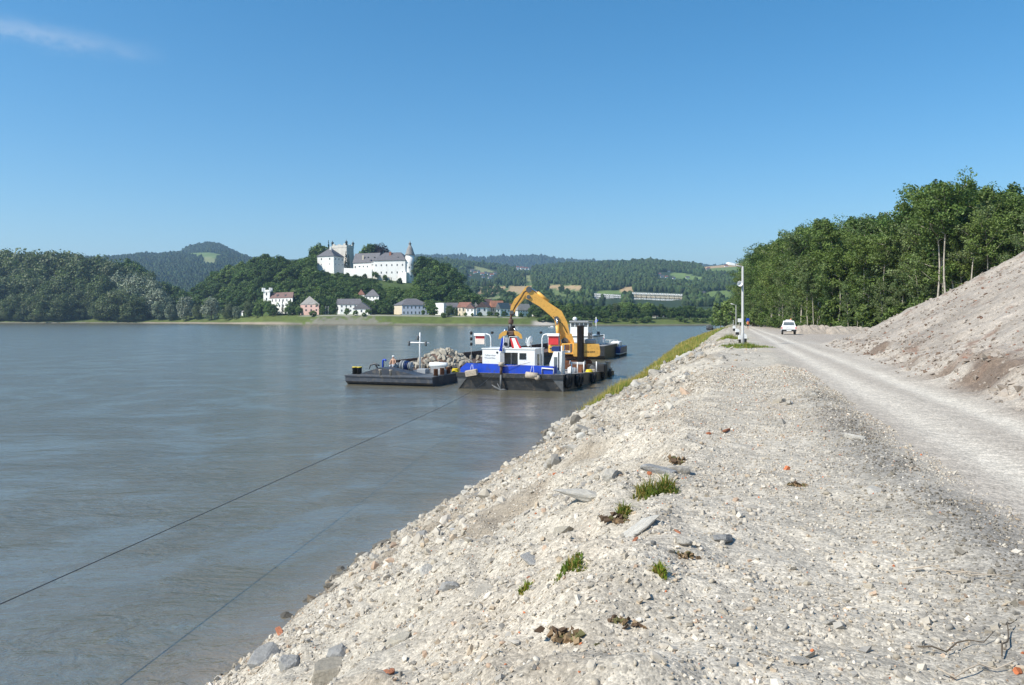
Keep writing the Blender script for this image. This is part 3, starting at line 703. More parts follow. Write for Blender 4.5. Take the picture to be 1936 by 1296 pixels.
# ------------------------------------------------------------------ water
def watermat():
    m, n, l, b = newmat('river_water')
    b.inputs['Base Color'].default_value = (0.105, 0.092, 0.058, 1); b.inputs['Roughness'].default_value = 0.17
    b.inputs['IOR'].default_value = 1.75; b.inputs['Specular IOR Level'].default_value = 1.0
    t = n.new('ShaderNodeTexCoord')
    mp = n.new('ShaderNodeMapping'); mp.inputs['Rotation'].default_value = (0, 0, R(-12)); mp.inputs['Scale'].default_value = (0.8, 1.5, 1)
    l.new(t.outputs['Object'], mp.inputs[0])
    # slow upwellings warp the ripples and smooth them in places
    zw = n.new('ShaderNodeTexNoise'); zw.inputs['Scale'].default_value = 0.16; zw.inputs['Detail'].default_value = 3; l.new(mp.outputs[0], zw.inputs[0])
    ad = n.new('ShaderNodeVectorMath'); ad.operation = 'MULTIPLY_ADD'; ad.inputs[1].default_value = (3.2, 3.2, 0); l.new(zw.outputs['Color'], ad.inputs[0]); l.new(mp.outputs[0], ad.inputs[2])
    hs_ = None
    for sc, amt, det in ((0.22, 0.9, 3), (0.9, 0.55, 4), (2.6, 0.26, 4), (8.0, 0.07, 3)):
        z = n.new('ShaderNodeTexNoise'); z.inputs['Scale'].default_value = sc; z.inputs['Detail'].default_value = det; z.inputs['Roughness'].default_value = 0.55; z.inputs['Distortion'].default_value = 0.6
        l.new(ad.outputs[0], z.inputs[0])
        k = n.new('ShaderNodeMath'); k.operation = 'MULTIPLY_ADD'; k.inputs[1].default_value = amt
        l.new(z.outputs[0], k.inputs[0])
        if hs_ is not None: l.new(hs_, k.inputs[2])
        else: k.inputs[2].default_value = 0
        hs_ = k.outputs[0]
    zm = n.new('ShaderNodeTexNoise'); zm.inputs['Scale'].default_value = 0.09; zm.inputs['Detail'].default_value = 4; zm.inputs['Distortion'].default_value = 2.4; l.new(t.outputs['Object'], zm.inputs[0])
    mrn = n.new('ShaderNodeMapRange'); mrn.inputs[1].default_value = 0.38; mrn.inputs[2].default_value = 0.58; mrn.inputs[3].default_value = 0.35; mrn.inputs[4].default_value = 1.2; l.new(zm.outputs[0], mrn.inputs[0])
    bp = n.new('ShaderNodeBump'); bp.inputs['Distance'].default_value = 0.42; l.new(hs_, bp.inputs['Height'])
    st = n.new('ShaderNodeMath'); st.operation = 'MULTIPLY'; st.inputs[1].default_value = 0.6; l.new(mrn.outputs[0], st.inputs[0]); l.new(st.outputs[0], bp.inputs['Strength'])
    l.new(bp.outputs[0], b.inputs['Normal'])
    # silt clouds
    rp = n.new('ShaderNodeMixRGB'); rp.inputs[1].default_value = (0.126, 0.114, 0.076, 1); rp.inputs[2].default_value = (0.164, 0.144, 0.094, 1); l.new(zw.outputs[0], rp.inputs[0]); sp_ = n.new('ShaderNodeSeparateXYZ'); l.new(t.outputs['Object'], sp_.inputs[0])      # silt stirred up in the shallows along the near bank
    vv = n.new('ShaderNodeMath'); vv.operation = 'MULTIPLY'; vv.inputs[1].default_value = -math.tan(R(15.6)); l.new(sp_.outputs[1], vv.inputs[0])
    v2 = n.new('ShaderNodeMath'); v2.operation = 'ADD'; l.new(sp_.outputs[0], v2.inputs[0]); l.new(vv.outputs[0], v2.inputs[1])
    v3 = n.new('ShaderNodeMath'); v3.operation = 'MULTIPLY_ADD'; v3.inputs[1].default_value = 3.0; l.new(zm.outputs[0], v3.inputs[0]); l.new(v2.outputs[0], v3.inputs[2])
    mv = n.new('ShaderNodeMapRange'); mv.inputs[1].default_value = -9.0; mv.inputs[2].default_value = -6.3; mv.inputs[3].default_value = 0; mv.inputs[4].default_value = 0.9; l.new(v3.outputs[0], mv.inputs[0])
    ms_ = n.new('ShaderNodeMixRGB'); ms_.inputs[2].default_value = (0.27, 0.205, 0.13, 1); l.new(mv.outputs[0], ms_.inputs[0]); l.new(rp.outputs[0], ms_.inputs[1])
    l.new(ms_.outputs[0], b.inputs['Base Color'])
    return m
wb = MB(); wb.add([(-2600, -400, 0), (1400, -400, 0), (1400, 1100, 0), (-2600, 1100, 0)], [(0, 1, 2, 3)])
tag(wb.build('water', watermat()), 'wide brown green river with ripples', None, None, 'structure')

# ------------------------------------------------------------------ far bank
PS = [-1400, -300, 0, 200, 340, 430, 500, 600, 750, 900, 1100, 1300, 1345, 1450, 1700, 2300]
YS = [860, 830, 783, 770, 745, 705, 643, 600, 577, 549, 562, 580, 590, 610, 640, 660]
def Ys(px): return np.interp(px, PS, YS)
NOISY = lambda px, o: fbm(np.asarray(px)*0.06, np.asarray(o)*0.05, 3, 401)
def far_z(px, o):
    """far bank height at offset o (m) behind the waterline"""
    px = np.asarray(px, float); o = np.asarray(o, float)
    top = np.interp(px, [-300, 300, 430, 520, 700, 900, 1000, 1150, 1300], [5, 4, 4.5, 7.0, 7.6, 6.5, 5.5, 4, 4])
    z = np.where(o < 0, o*0.3, top*np.minimum(1, (np.maximum(o, 0)/18.0))**0.8 + np.clip(o-18, 0, 400)*0.035)
    lw = 1-sstep(330, 420, px)
    z = z + lw*np.clip(o-22, 0, 130)*0.20
    return z + 0.5*NOISY(px, o)*(o > 1)
pxs = np.concatenate([np.arange(-1400, 0, 50), np.arange(0, 1500, 3.0), np.arange(1500, 2300, 40)])
offs = np.array([-12, -2, 0, 1, 2, 3.5, 5, 7, 9, 12, 15, 18, 21, 25, 30, 40, 60, 90, 130, 200, 320, 600, 1100])
PX, OF = np.meshgrid(pxs, offs, indexing='ij')
YY = Ys(PX)+OF+1.2*fbm(PX*0.05, PX*0, 3, 405)*(OF < 5); XX = (PX-CX)/F*YY; ZZ = far_z(PX, OF)
n1 = fbm(PX*0.16, OF*0.35, 4, 411)
C = np.zeros(PX.shape+(3,))+np.array((0.095, 0.122, 0.028)); C *= (1+0.7*n1)[..., None]
rip = np.where((PX > 572) & (PX < 745), 1-sstep(9, 14, OF+26*n1+0.0*PX+14*sstep(700, 745, PX)+10*(1-sstep(572, 610, PX))), 1-sstep(2.0, 4.0, OF+2*n1))
rip = np.where((PX > 745), 1-sstep(1.2, 3, OF), rip)
C = mixc(C, (0.20, 0.185, 0.15), np.clip(rip, 0, 1)*(0.85+0.6*fbm(PX*0.9, OF*1.3, 2, 421)))
C = mixc(C, (0.11, 0.095, 0.07), (1-sstep(0.3, 1.6, OF+1.5*n1)))
beach = sstep(255, 285, PX)*(1-sstep(520, 560, PX))*(1-sstep(3, 5, OF))*sstep(-0.5, 0.6, OF)
C = mixc(C, (0.30, 0.25, 0.19), np.clip(beach, 0, 1)*0.8)
bch2 = sstep(1000, 1015, PX)*(1-sstep(1040, 1055, PX))*(1-sstep(6, 14, OF))*(OF > 0.5)
C = mixc(C, (0.42, 0.38, 0.33), np.clip(bch2, 0, 1))
path = sstep(15.5, 16.5, OF)*(1-sstep(21, 22, OF))*sstep(560, 575, PX)*(1-sstep(980, 1000, PX))
C = mixc(C, (0.40, 0.37, 0.33), path*0.8)
nu, nv = PX.shape; idx = np.arange(nu*nv).reshape(nu, nv)
fq = np.stack([idx[:-1, :-1], idx[1:, :-1], idx[1:, 1:], idx[:-1, 1:]], -1).reshape(-1, 4)
me = np_mesh('far_bank', np.stack([XX, YY, ZZ], -1).reshape(-1, 3), fq, MT['farland'], np.clip(C, 0.01, 0.8).reshape(-1, 3), smooth=True)
tag(mobj('far_bank', me), 'grassy far river bank with stone riprap and a narrow beach', None, None, 'structure')
def FP(px, o, dz=0.0):
    Y = float(Ys(px))+o; return Vector((X(px, Y), Y, float(far_z(px, o))+dz))

# ------------------------------------------------------------------ hills
def inpoly(x, y, poly):
    r = np.zeros(x.shape, bool); n = len(poly)
    for i in range(n):
        x0, y0 = poly[i]; x1, y1 = poly[(i+1) % n]
        c = ((y0 > y) != (y1 > y)) & (x < (x1-x0)*(y-y0)/((y1-y0) if y1 != y0 else 1e-9)+x0)
        r ^= c
    return r
class Hill:
    def __init__(s, ridge, Yf, Yr, zf, back=0.5, rough=0.0, seed=1, pw=1.0):
        s.rx, s.ry = zip(*ridge); s.Yf, s.Yr, s.zf, s.back, s.rough, s.seed, s.pw = Yf, Yr, zf, back, rough, seed, pw
    def pt(s, px, t):
        px = np.asarray(px, float); t = np.asarray(t, float)
        yf = s.Yf(px) if callable(s.Yf) else s.Yf; yr = s.Yr(px) if callable(s.Yr) else s.Yr
        Y = yf+(yr-yf)*t
        zr = EYE-(np.interp(px, s.rx, s.ry)-HZ)/F*yr
        zf = s.zf(px) if callable(s.zf) else s.zf
        k = np.where(t <= 1, np.sin(np.clip(t, 0, 1)*np.pi/2)**s.pw, 1-0.6*(t-1)**1.2)
        ang = (zr-EYE)/yr; m_ = np.sin(np.clip(t, 0, 1)*np.pi/2)**s.pw      # climbs steadily as seen from the river, so the ridge is the skyline
        z = np.where(t <= 1, EYE+m_*ang*Y+(1-m_)*(zf-EYE), zf+(zr-zf)*k)
        z = z+s.rough*fbm(px*0.02, t*4, 4, s.seed)*np.sin(np.clip(t, 0, 1)*np.pi)
        return (px-CX)/F*Y, Y, z
    def build(s, name, label, x0, x1, step, rows, colf, mat):
        a, t = np.meshgrid(np.arange(x0, x1+step, step), np.linspace(0, 1+s.back, rows), indexing='ij')
        x, y, z = s.pt(a, t); py = HZ+(EYE-z)/y*F
        c = colf(a, py, t)
        nu, nv = a.shape; idx = np.arange(nu*nv).reshape(nu, nv)
        fq = np.stack([idx[:-1, :-1], idx[1:, :-1], idx[1:, 1:], idx[:-1, 1:]], -1).reshape(-1, 4)
        me = np_mesh(name, np.stack([x, y, z], -1).reshape(-1, 3), fq, mat, np.clip(c, 0.005, 0.8).reshape(-1, 3), smooth=True)
        return tag(mobj(name, me), label, None, None, 'structure')
WOODC = np.array((0.030, 0.052, 0.018))
def colfields(fields, base=WOODC):
    def f(a, py, t):
        c = np.zeros(a.shape+(3,))+base; c = c*(1+0.5*fbm(a*0.05, t*9, 3, 431))[..., None]
        for poly, col in fields:
            m = inpoly(a, py, poly); c[m] = np.array(col)*(1+0.25*fbm(a[m]*0.06, py[m]*0.4, 2, 441))[..., None]
        return c
    return f
def crowns_mesh(name, label, hill, x0, x1, n, hgt, rg, fields, holes=(), colr=(0.030, 0.052, 0.018), t0=0.0, t1=1.06, dens=None, fine=False):
    """far-off wood that reads as one mass: many rough crowns in one mesh"""
    px = rg.uniform(x0, x1, n); t = t0+(t1-t0)*rg.uniform(0, 1, n)
    x, y, z = hill.pt(px, t); py = HZ+(EYE-z)/y*F
    ok = np.ones(n, bool)
    for poly, _ in fields:
        for k_ in ((0, 0.5, 0.95) if fine else (0,)): ok &= ~inpoly(px, py-k_*hgt/y*F, poly)
    for poly in holes:
        for k_ in ((0, 0.5, 0.85) if fine else (0,)): ok &= ~inpoly(px, py-k_*hgt/y*F, poly)
    if dens is not None: ok &= rg.uniform(0, 1, n) < dens(px, py, t)
    x, y, z, px = x[ok], y[ok], z[ok], px[ok]; n = len(x)
    h = hgt*rg.lognormal(0, 0.22, n)
    KV, KF_ = (ICO2_V, ICO2_F) if fine else (ICO_V, ICO_F); nk = len(KV)
    v = KV[None]*(1+rg.normal(0, 0.13, (n, nk, 1)))
    wdt = h*rg.uniform(0.38, 0.62, n)*0.62
    v = v*np.stack([wdt, wdt, h*0.55], -1)[:, None, :]+np.stack([x, y, z+h*0.45], -1)[:, None, :]
    f = (KF_[None]+(np.arange(n)*nk)[:, None, None]).reshape(-1, 3)
    c = np.array(colr)*rg.lognormal(0, 0.22, (n, 1))*np.array([1, 1, 1])+rg.normal(0, 0.003, (n, 3))
    vc = np.repeat(c, nk, 0)*np.tile((1+rg.normal(0, 0.12, (nk, 1))), (n, 1))
    me = np_mesh(name, v.reshape(-1, 3), f, MT['farleaf'], np.clip(vc, 0.004, 0.3), smooth=False)
    return tag(mobj(name, me), label, None, None, 'stuff')
rg = np.random.default_rng(21)
BEIGE, GREEN, PALEG = (0.42, 0.30, 0.16), (0.14, 0.20, 0.05), (0.22, 0.24, 0.10)
# farthest ridge
h1 = Hill([(300, 500), (700, 492), (800, 490), (860, 488), (905, 489), (960, 492), (1000, 490), (1025, 489), (1045, 494), (1085, 497), (1130, 500), (1200, 501), (1230, 504), (1400, 510), (1800, 515)], 3600, 6000, 60, seed=3)
h1.build('distant_ridge', 'farthest blue wooded ridge on the horizon', 300, 1800, 8, 24, colfields([([(885, 487), (930, 488), (940, 492), (880, 492)], PALEG)]), MT['farland'])
crowns_mesh('distant_forest', 'far-off forest on the farthest ridge', h1, 640, 1420, 6000, 26, rg, [([(885, 487), (930, 488), (940, 492), (880, 492)], PALEG)], t0=0.55)
# left back hills with a wooded dome
f2 = [([(335, 476), (400, 478), (430, 484), (400, 490), (352, 484)], GREEN), ([(380, 486), (412, 488), (406, 497), (386, 494)], PALEG), ([(385, 494), (410, 492), (404, 503), (388, 503)], PALEG), ([(262, 494), (300, 493), (300, 496), (264, 497)], PALEG), ([(60, 483), (110, 483), (110, 486), (60, 487)], PALEG)]
h2 = Hill([(-900, 478), (-300, 482), (0, 488), (40, 486), (100, 487), (150, 491), (205, 490), (265, 484), (300, 484), (340, 480), (400, 477), (430, 479), (450, 486), (470, 492), (600, 490), (800, 500)], 1500, 3300, 20, seed=5)
h2.build('left_hills', 'blue green wooded hills behind the left far bank', -900, 800, 8, 40, colfields(f2), MT['farland'])
crowns_mesh('left_hill_forest', 'far-off forest on the left hills', h2, 0, 520, 17000, 11, rg, f2, t0=0.06)
h2b = Hill([(336, 492), (345, 477), (360, 470), (380, 465), (395, 463), (412, 465), (430, 472), (445, 481), (470, 492), (490, 500)], 3350, 3700, lambda px: 260+0*px, seed=7)
h2b.build('wooded_dome', 'small wooded dome hill rising above the left hills', 330, 492, 3, 24, colfields([]), MT['farland'])
crowns_mesh('dome_forest', 'far-off forest covering the small dome hill', h2b, 343, 470, 2600, 12, rg, [], t0=0.15, t1=1.1)
# back right hills with fields
f3 = [([(903, 545), (925, 542), (958, 541), (952, 552), (930, 556), (903, 556)], BEIGE), ([(962, 542), (1012, 541), (1003, 553), (957, 557)], BEIGE), ([(1034, 539), (1103, 541), (1098, 549), (1040, 546)], BEIGE),
      ([(952, 554), (1012, 556), (1008, 563), (945, 562)], GREEN), ([(1040, 547), (1098, 550), (1094, 562), (1040, 560)], (0.13, 0.17, 0.05)), ([(1122, 552), (1140, 549), (1172, 549), (1192, 553), (1180, 558), (1125, 558)], GREEN),
      ([(1168, 551), (1180, 544), (1198, 542), (1197, 553)], BEIGE), ([(1318, 557), (1345, 551), (1375, 549), (1392, 558), (1384, 564), (1340, 563)], GREEN), ([(1268, 516), (1300, 518), (1336, 527), (1300, 529), (1272, 527)], (0.17, 0.24, 0.07)),
      ([(1330, 509), (1362, 505), (1420, 502), (1420, 512), (1345, 514)], GREEN), ([(1325, 504), (1395, 498), (1420, 500), (1420, 503), (1330, 509)], BEIGE), ([(893, 502), (915, 507), (940, 516), (905, 515)], PALEG), ([(992, 520), (1004, 521), (1006, 534), (994, 532)], PALEG),
      ([(905, 562), (950, 560), (950, 567), (905, 568)], PALEG), ([(1420, 505), (1600, 500), (1600, 530), (1420, 520)], GREEN)]
h3 = Hill([(700, 505), (780, 492), (830, 494), (880, 499), (930, 504), (975, 511), (1000, 510), (1030, 506), (1060, 503), (1110, 501), (1170, 500), (1225, 496), (1260, 499), (1330, 505), (1362, 502), (1400, 498), (1500, 500), (1650, 530), (1800, 560), (2200, 580)], 950, 2700, 14, seed=9, rough=12)
h3.build('right_hills', 'wooded hills with fields behind the village', 700, 2200, 5, 60, (lambda a, py, t: np.where((((py > 536) & (a < 1120)) & (colfields(f3)(a, py, t)[..., 0] < 0.06))[..., None], np.array((0.10, 0.15, 0.04))*(1+0.4*fbm(a*0.1, py*0.2, 3, 471))[..., None], colfields(f3)(a, py, t))), MT['farland'])
VILL = [[(882, 508), (942, 510), (942, 530), (882, 532)], [(975, 504), (1006, 506), (1006, 514), (975, 512)], [(1120, 553), (1178, 556), (1178, 570), (1120, 568)], [(1194, 551), (1296, 555), (1296, 572), (1194, 570)], [(1241, 514), (1312, 518), (1312, 534), (1241, 528)]]
crowns_mesh('right_hill_forest', 'far-off forest on the hills behind the village', h3, 770, 1440, 33000, 9, rg, f3, VILL, t0=0.06, colr=(0.042, 0.068, 0.022),
            dens=lambda px, py, t: np.where((py > 536) & (py < 572) & (px < 1110), 0.22, 1.0), fine=True)
# castle hill
CY = lambda px: Ys(px)+150
h4 = Hill([(250, 606), (330, 596), (360, 572), (400, 540), (440, 522), (480, 508), (530, 505), (590, 512), (630, 515), (700, 522), (760, 532), (790, 536), (815, 528), (850, 540), (880, 575), (900, 592), (930, 604), (1000, 606)], lambda px: Ys(px)+48, CY, lambda px: far_z(px, 48), back=0.6, seed=13, rough=3, pw=1.0)
h4.build('castle_hill', 'steep wooded hill under the castle', 250, 1000, 4, 40, lambda a, py, t: (np.zeros(a.shape+(3,))+np.array((0.060, 0.095, 0.025)))*(1+0.6*fbm(a*0.08, t*10, 3, 451))[..., None], MT['farland'])
# ------------------------------------------------------------------ houses and castle
def unitbox(name, mat):
    return MB().box(-0.5, 0.5, -0.5, 0.5, -0.5, 0.5).mesh(name, mat)
WINM = unitbox('window', MT['farwin'])
def windows(parent, a, b, zb, zt, rows, cols, wf=0.3, hf=0.45, mesh=None, name='window', u0=0.0, u1=1.0):
    """a grid of panes on the wall from a to b (2D points), outside on the right-hand side of a->b"""
    a = Vector(a); b = Vector(b); d = b-a; ln = d.length; d = d/ln; nrm = Vector((d.y, -d.x))
    for r in range(rows):
        for c in range(cols):
            t = u0+(u1-u0)*(c+0.5)/cols; z = zb+(zt-zb)*(r+0.55)/rows
            o = mobj(name, mesh or WINM, parent)
            p = a+d*ln*t+nrm*0.02
            o.location = Vector((p.x, p.y, z)) - parent.location if parent.parent is None else Vector((p.x, p.y, z)) - parent.parent.location
            o.rotation_euler = (0, 0, math.atan2(d.y, d.x)); o.scale = (ln*(u1-u0)/cols*wf, 0.14, (zt-zb)/rows*hf)
def roof_mesh(A, B, C_, D, ze, zr, kind, ovh=0.5, th=0.3, hipk=0.5):
    """A-B and D-C eave edges (2D), ridge runs parallel to AB; kind gable or hip"""
    A, B, C_, D = [Vector(p) for p in (A, B, C_, D)]
    e1 = (B-A).normalized(); e2 = (D-A).normalized()
    A, B, C_, D = A-e1*ovh-e2*ovh, B+e1*ovh-e2*ovh, C_+e1*ovh+e2*ovh, D-e1*ovh+e2*ovh
    m0, m1 = (A+D)/2, (B+C_)/2
    if kind == 'hip':
        q = (D-A).length*hipk; q = min(q, (m1-m0).length*0.48); m0, m1 = m0+e1*q, m1-e1*q
    mb = MB()
    lo = [(p.x, p.y, ze-th) for p in (A, B, C_, D)]; up = [(p.x, p.y, ze) for p in (A, B, C_, D)]; rd = [(m0.x, m0.y, zr), (m1.x, m1.y, zr)]
    mb.add(lo+up+rd, [(3, 2, 1, 0), (0, 1, 5, 4), (1, 2, 6, 5), (2, 3, 7, 6), (3, 0, 4, 7), (4, 5, 9, 8), (6, 7, 8, 9), (5, 6, 9), (7, 4, 8)])
    return mb
def house(name, label, Lc, Cc, Rc, yb, ye, yr, wall, roof, kind='gable', ridge='CR', wins=((0, 0), (0, 0)), cat='house', group=None, chim=None, ovh=0.5):
    """Lc, Cc, Rc: left, near and right corner as (photo column, distance); yb/ye/yr: base, eave, ridge rows at Cc"""
    Yc = Cc[1]; l, c, r = [Vector((X(p[0], p[1]), p[1])) for p in (Lc, Cc, Rc)]; d = l+r-c
    zb, ze, zr = Zp(yb, Yc), Zp(ye, Yc), Zp(yr, Yc)
    t = thing(name, label, cat, (c.x, c.y, zb), 0, group)
    off = -t.location
    mb = MB(); mb.prism([c, r, d, l], zb-(4 if cat != 'shed' else 0.6), ze)
    A, B, C_, D = (c, r, d, l) if ridge == 'CR' else (l, c, r, d)
    if kind == 'gable':
        m0, m1 = (A+D)/2, (B+C_)/2; zg = ze+(zr-ze)*0.97
        mb.add([(A.x, A.y, ze), (D.x, D.y, ze), (m0.x, m0.y, zg)], [(0, 1, 2)]); mb.add([(B.x, B.y, ze), (C_.x, C_.y, ze), (m1.x, m1.y, zg)], [(0, 1, 2)])
    wl = mb.build('wall', wall, t, off)
    rf = roof_mesh(A, B, C_, D, ze+0.05, zr+0.15, kind, ovh).build('roof', roof, t, off)
    (r1, c1), (r2, c2) = wins
    if r1: windows(t, l, c, zb, ze, r1, c1)
    if r2: windows(t, c, r, zb, ze, r2, c2)
    if chim:
        p = (A+B+C_+D)/4 + (B-A)*(chim-0.5)
        MB().box(p.x-0.5, p.x+0.5, p.y-0.5, p.y+0.5, zr-0.8, zr+1.3).build('chimney', MT['brick'], rf, (0, 0, 0))
    return t
def YH(px, o): return float(Ys(px))+o

# castle: one building, its ranges are parts
CZ = lambda px: YH(px, 138)
t = thing('castle', 'white hilltop castle with ruined keep, grey roofs and a round spired tower', 'castle', (X(690, CZ(690)), CZ(690), Zp(530, CZ(690))))
T0 = -t.location
def poly_px(pts): return [Vector((X(p, q), q)) for p, q in pts]
def crange(name, Lc, Cc, Rc, yb, ye, yr, wall, roof, kind, ridge, w1=(0, 0), w2=(0, 0), zspan=(0, 1), hipk=0.5, batter=0.0):
    Yc = Cc[1]; l, c, r = poly_px([Lc, Cc, Rc]); d = l+r-c; zb, ze, zr = Zp(yb, Yc), Zp(ye, Yc), Zp(yr, Yc)
    mb = MB()
    if batter:
        ctr = (l+c+r+d)/4; f_ = lambda p: p+(p-ctr).normalized()*batter; zm = zb+(ze-zb)*0.55
        top = [c, r, d, l]; bot = [f_(p) for p in top]
        vs = [(p.x, p.y, zb-6) for p in bot]+[(p.x, p.y, zm) for p in top]+[(p.x, p.y, ze) for p in top]
        mb.add(vs, [(k+i, k+(i+1) % 4, k+4+(i+1) % 4, k+4+i) for k in (0, 4) for i in range(4)]+[(8, 9, 10, 11)])
    else: mb.prism([c, r, d, l], zb-8, ze)
    A, B, C_, D = (c, r, d, l) if ridge == 'CR' else (l, c, r, d)
    part = mb.build(name, wall, t, T0)
    if roof:
        roof_mesh(A, B, C_, D, ze+0.05, zr, kind, 0.6, 0.35, hipk).build('roof', roof, part, (0, 0, 0))
    for (a, b, (rr, cc)) in ((l, c, w1), (c, r, w2)):
        if rr:
            n = 0; a2 = Vector(a); b2 = Vector(b); dv = (b2-a2); ln = dv.length; dv = dv/ln; nr = Vector((dv.y, -dv.x)); zlo = zb+(ze-zb)*zspan[0]; zhi = zb+(ze-zb)*zspan[1]
            for i in range(rr):
                for j in range(cc):
                    p = a2+dv*ln*(j+0.5)/cc+nr*0.03; z = zlo+(zhi-zlo)*(i+0.5)/rr
                    o = mobj('window', WINM, part); o.location = (p.x, p.y, z); o.rotation_euler = (0, 0, math.atan2(dv.y, dv.x)); o.scale = (1.0, 0.16, 1.7)
    return part
Y0 = CZ(620)
crange('corner_wing', (600, Y0+2), (631, Y0-5), (650, Y0+11), 513, 484, 467, MT['plaster'], MT['slate'], 'hip', 'CR', (2, 2), (2, 3), (0.25, 1.0), 0.5, 1.4)
ch = MB(); p = P(625, 468, Y0-1); ch.box(p.x-0.9, p.x+0.9, p.y-0.9, p.y+0.9, p.z-2.5, p.z+0.6); ch.build('chimney', MT['plaster'], t, T0)
# keep: tall ruined block, battered foot, curtain top with three capped finials
Yk = Y0+22
kl, kc, kr = poly_px([(628, Yk+3), (655, Yk-6), (668, Yk+8)]); kd = kl+kr-kc
zt, zb = Zp(462, Yk), Zp(510, Yk)
mb = MB(); ctr = (kl+kc+kr+kd)/4
ex = lambda p, e: p+(p-ctr).normalized()*e
rings = [(4.0, zb-6), (0.9, zb+6), (0.2, zt-4), (0.55, zt-3.6), (0.55, zt-1.2)]
vs = []
for e, z in rings: vs += [(*ex(p, e), z) for p in (kc, kr, kd, kl)]
mb.add(vs, [(k*4+i, k*4+(i+1) % 4, k*4+4+(i+1) % 4, k*4+4+i) for k in range(len(rings)-1) for i in range(4)]+[(16, 17, 18, 19)])
for a, b in ((kc, kr), (kr, kd), (kd, kl), (kl, kc)):       # broken parapet
    a2, b2 = ex(a, 0.55), ex(b, 0.55); n = 5
    for i in range(n):
        if i == 0 or i == n-1 or i % 2 == 0:
            p0 = a2.lerp(b2, i/n); p1 = a2.lerp(b2, (i+1)/n); inn = (ctr-(p0+p1)/2).normalized()*0.9
            mb.prism([p0, p1, p1+inn, p0+inn], zt-1.21, zt-1.2+(1.3 if i in (0, n-1) else 0.8))
keep = mb.build('keep', MT['oldplaster'], t, T0)
for p in (ex(kl, -0.3), ex(kc, -0.3), ex(kr, -0.3)):
    f_ = MB(); f_.lathe([(0.9, zt-1.2), (0.9, zt+0.5), (1.35, zt+0.9), (1.3, zt+1.7), (0.7, zt+2.4), (0.15, zt+3.0), (0.05, zt+4.6)], (p.x, p.y, 0), 10); f_.build('finial', MT['copper'], keep, (0, 0, 0))
Y1 = CZ(760)
crange('main_range', (706, Y1+3), (766, Y1-4), (779, Y1+10), 534, 492, 476, MT['plaster'], MT['slate'], 'hip', 'LC', (2, 6), (2, 2), (0.28, 0.95), 0.5)
crange('middle_range', (668, CZ(680)+10), (714, CZ(710)+4), (722, CZ(710)+18), 512, 496, 477, MT['plaster'], MT['slate'], 'gable', 'LC', (1, 6))
crange('loggia_bay', (702, CZ(705)), (717, CZ(712)-3), (721, CZ(712)+4), 516, 495, 492, MT['plaster'], MT['slatelight'], 'hip', 'LC', (1, 5), (0, 0), (0.5, 1.0))
p = P(738, 479, CZ(738)+1); MB().box(p.x-0.9, p.x+0.9, p.y-0.8, p.y+0.8, p.z-3.5, p.z+1.2).build('chimney', MT['brick'], t, T0)
p = P(686.5, 486, CZ(686)+9); MB().box(p.x-0.7, p.x+0.7, p.y-0.6, p.y+0.6, p.z-3, p.z+1.4).build('chimney', MT['cream'], t, T0)
for px in (696, 708, 722, 728, 753):
    p = P(px, 487, CZ(px)-1.2+ (4 if px < 715 else -0.5)); MB().box(p.x-0.55, p.x+0.55, p.y-0.2, p.y+2.5, p.z-0.5, p.z+0.5).build('dormer', MT['copper'], t, T0)
# round tower with bell-shaped spire
Yt = CZ(775)+3; pc = P(775, 483, Yt); rt = 8.2/F*Yt
zw, zbt = Zp(483, Yt), Zp(545, Yt)
MB().lathe([(rt*1.12, zbt-6), (rt*1.05, zbt+8), (rt, zw-8), (rt, zw)], (pc.x, pc.y, 0), 24).build('round_tower', MT['plaster'], t, T0)
rtow = bpy.data.objects['round_tower']
MB().lathe([(rt*1.15, zw), (rt*1.15, zw+0.5), (rt*0.95, zw+2.2), (rt*0.72, zw+5.2), (rt*0.36, zw+8.4), (rt*0.3, zw+8.5), (rt*0.3, zw+10.2), (rt*0.38, zw+10.4), (rt*0.1, zw+11.6), (0.1, zw+13.2)], (pc.x, pc.y, 0), 20).build('spire', MT['slatelight'], rtow, (0, 0, 0))
for a, z in ((-1.9, 0.35), (-1.2, 0.35), (-1.6, 0.62), (-1.0, 0.7)):
    o = mobj('window', WINM, rtow); o.location = (pc.x+math.cos(a)*rt*1.0, pc.y+math.sin(a)*rt*1.0, zbt+(zw-zbt)*z); o.rotation_euler = (0, 0, a+math.pi/2); o.scale = (0.8, 0.3, 1.5)
# battered foot between main range and tower, lower terrace walls
l = poly_px([(754, Y1-3), (768, Y1-7), (783, Y1+4)]); zb2 = Zp(542, Y1); zt2 = Zp(516, Y1)
mb = MB(); f_ = [l[0], l[1], l[2], l[0]+l[2]-l[1]]; ctr = sum(f_, Vector((0, 0)))/4
g_ = [p+(p-ctr).normalized()*2.2 for p in f_]
mb.add([(p.x, p.y, zb2-4) for p in g_]+[(p.x, p.y, zt2) for p in f_], [(0, 1, 5, 4), (1, 2, 6, 5), (2, 3, 7, 6), (3, 0, 4, 7), (4, 5, 6, 7)]); mb.build('buttress', MT['plaster'], t, T0)
def twall(name, pts, y0, y1, th, mat):
    pp = poly_px(pts); m_ = MB()
    for a, b, yy0, yy1, q0, q1 in zip(pp[:-1], pp[1:], y0[:-1], y0[1:], y1[:-1], y1[1:]):
        dv = (b-a).normalized(); nr = Vector((-dv.y, dv.x))*th
        m_.prism([a, b, b+nr, a+nr], [Zp(q0, a.y)-5, Zp(q1, b.y)-5, Zp(q1, b.y)-5, Zp(q0, a.y)-5], [Zp(yy0, a.y), Zp(yy1, b.y), Zp(yy1, b.y), Zp(yy0, a.y)])
    return m_.build(name, mat, t, T0)
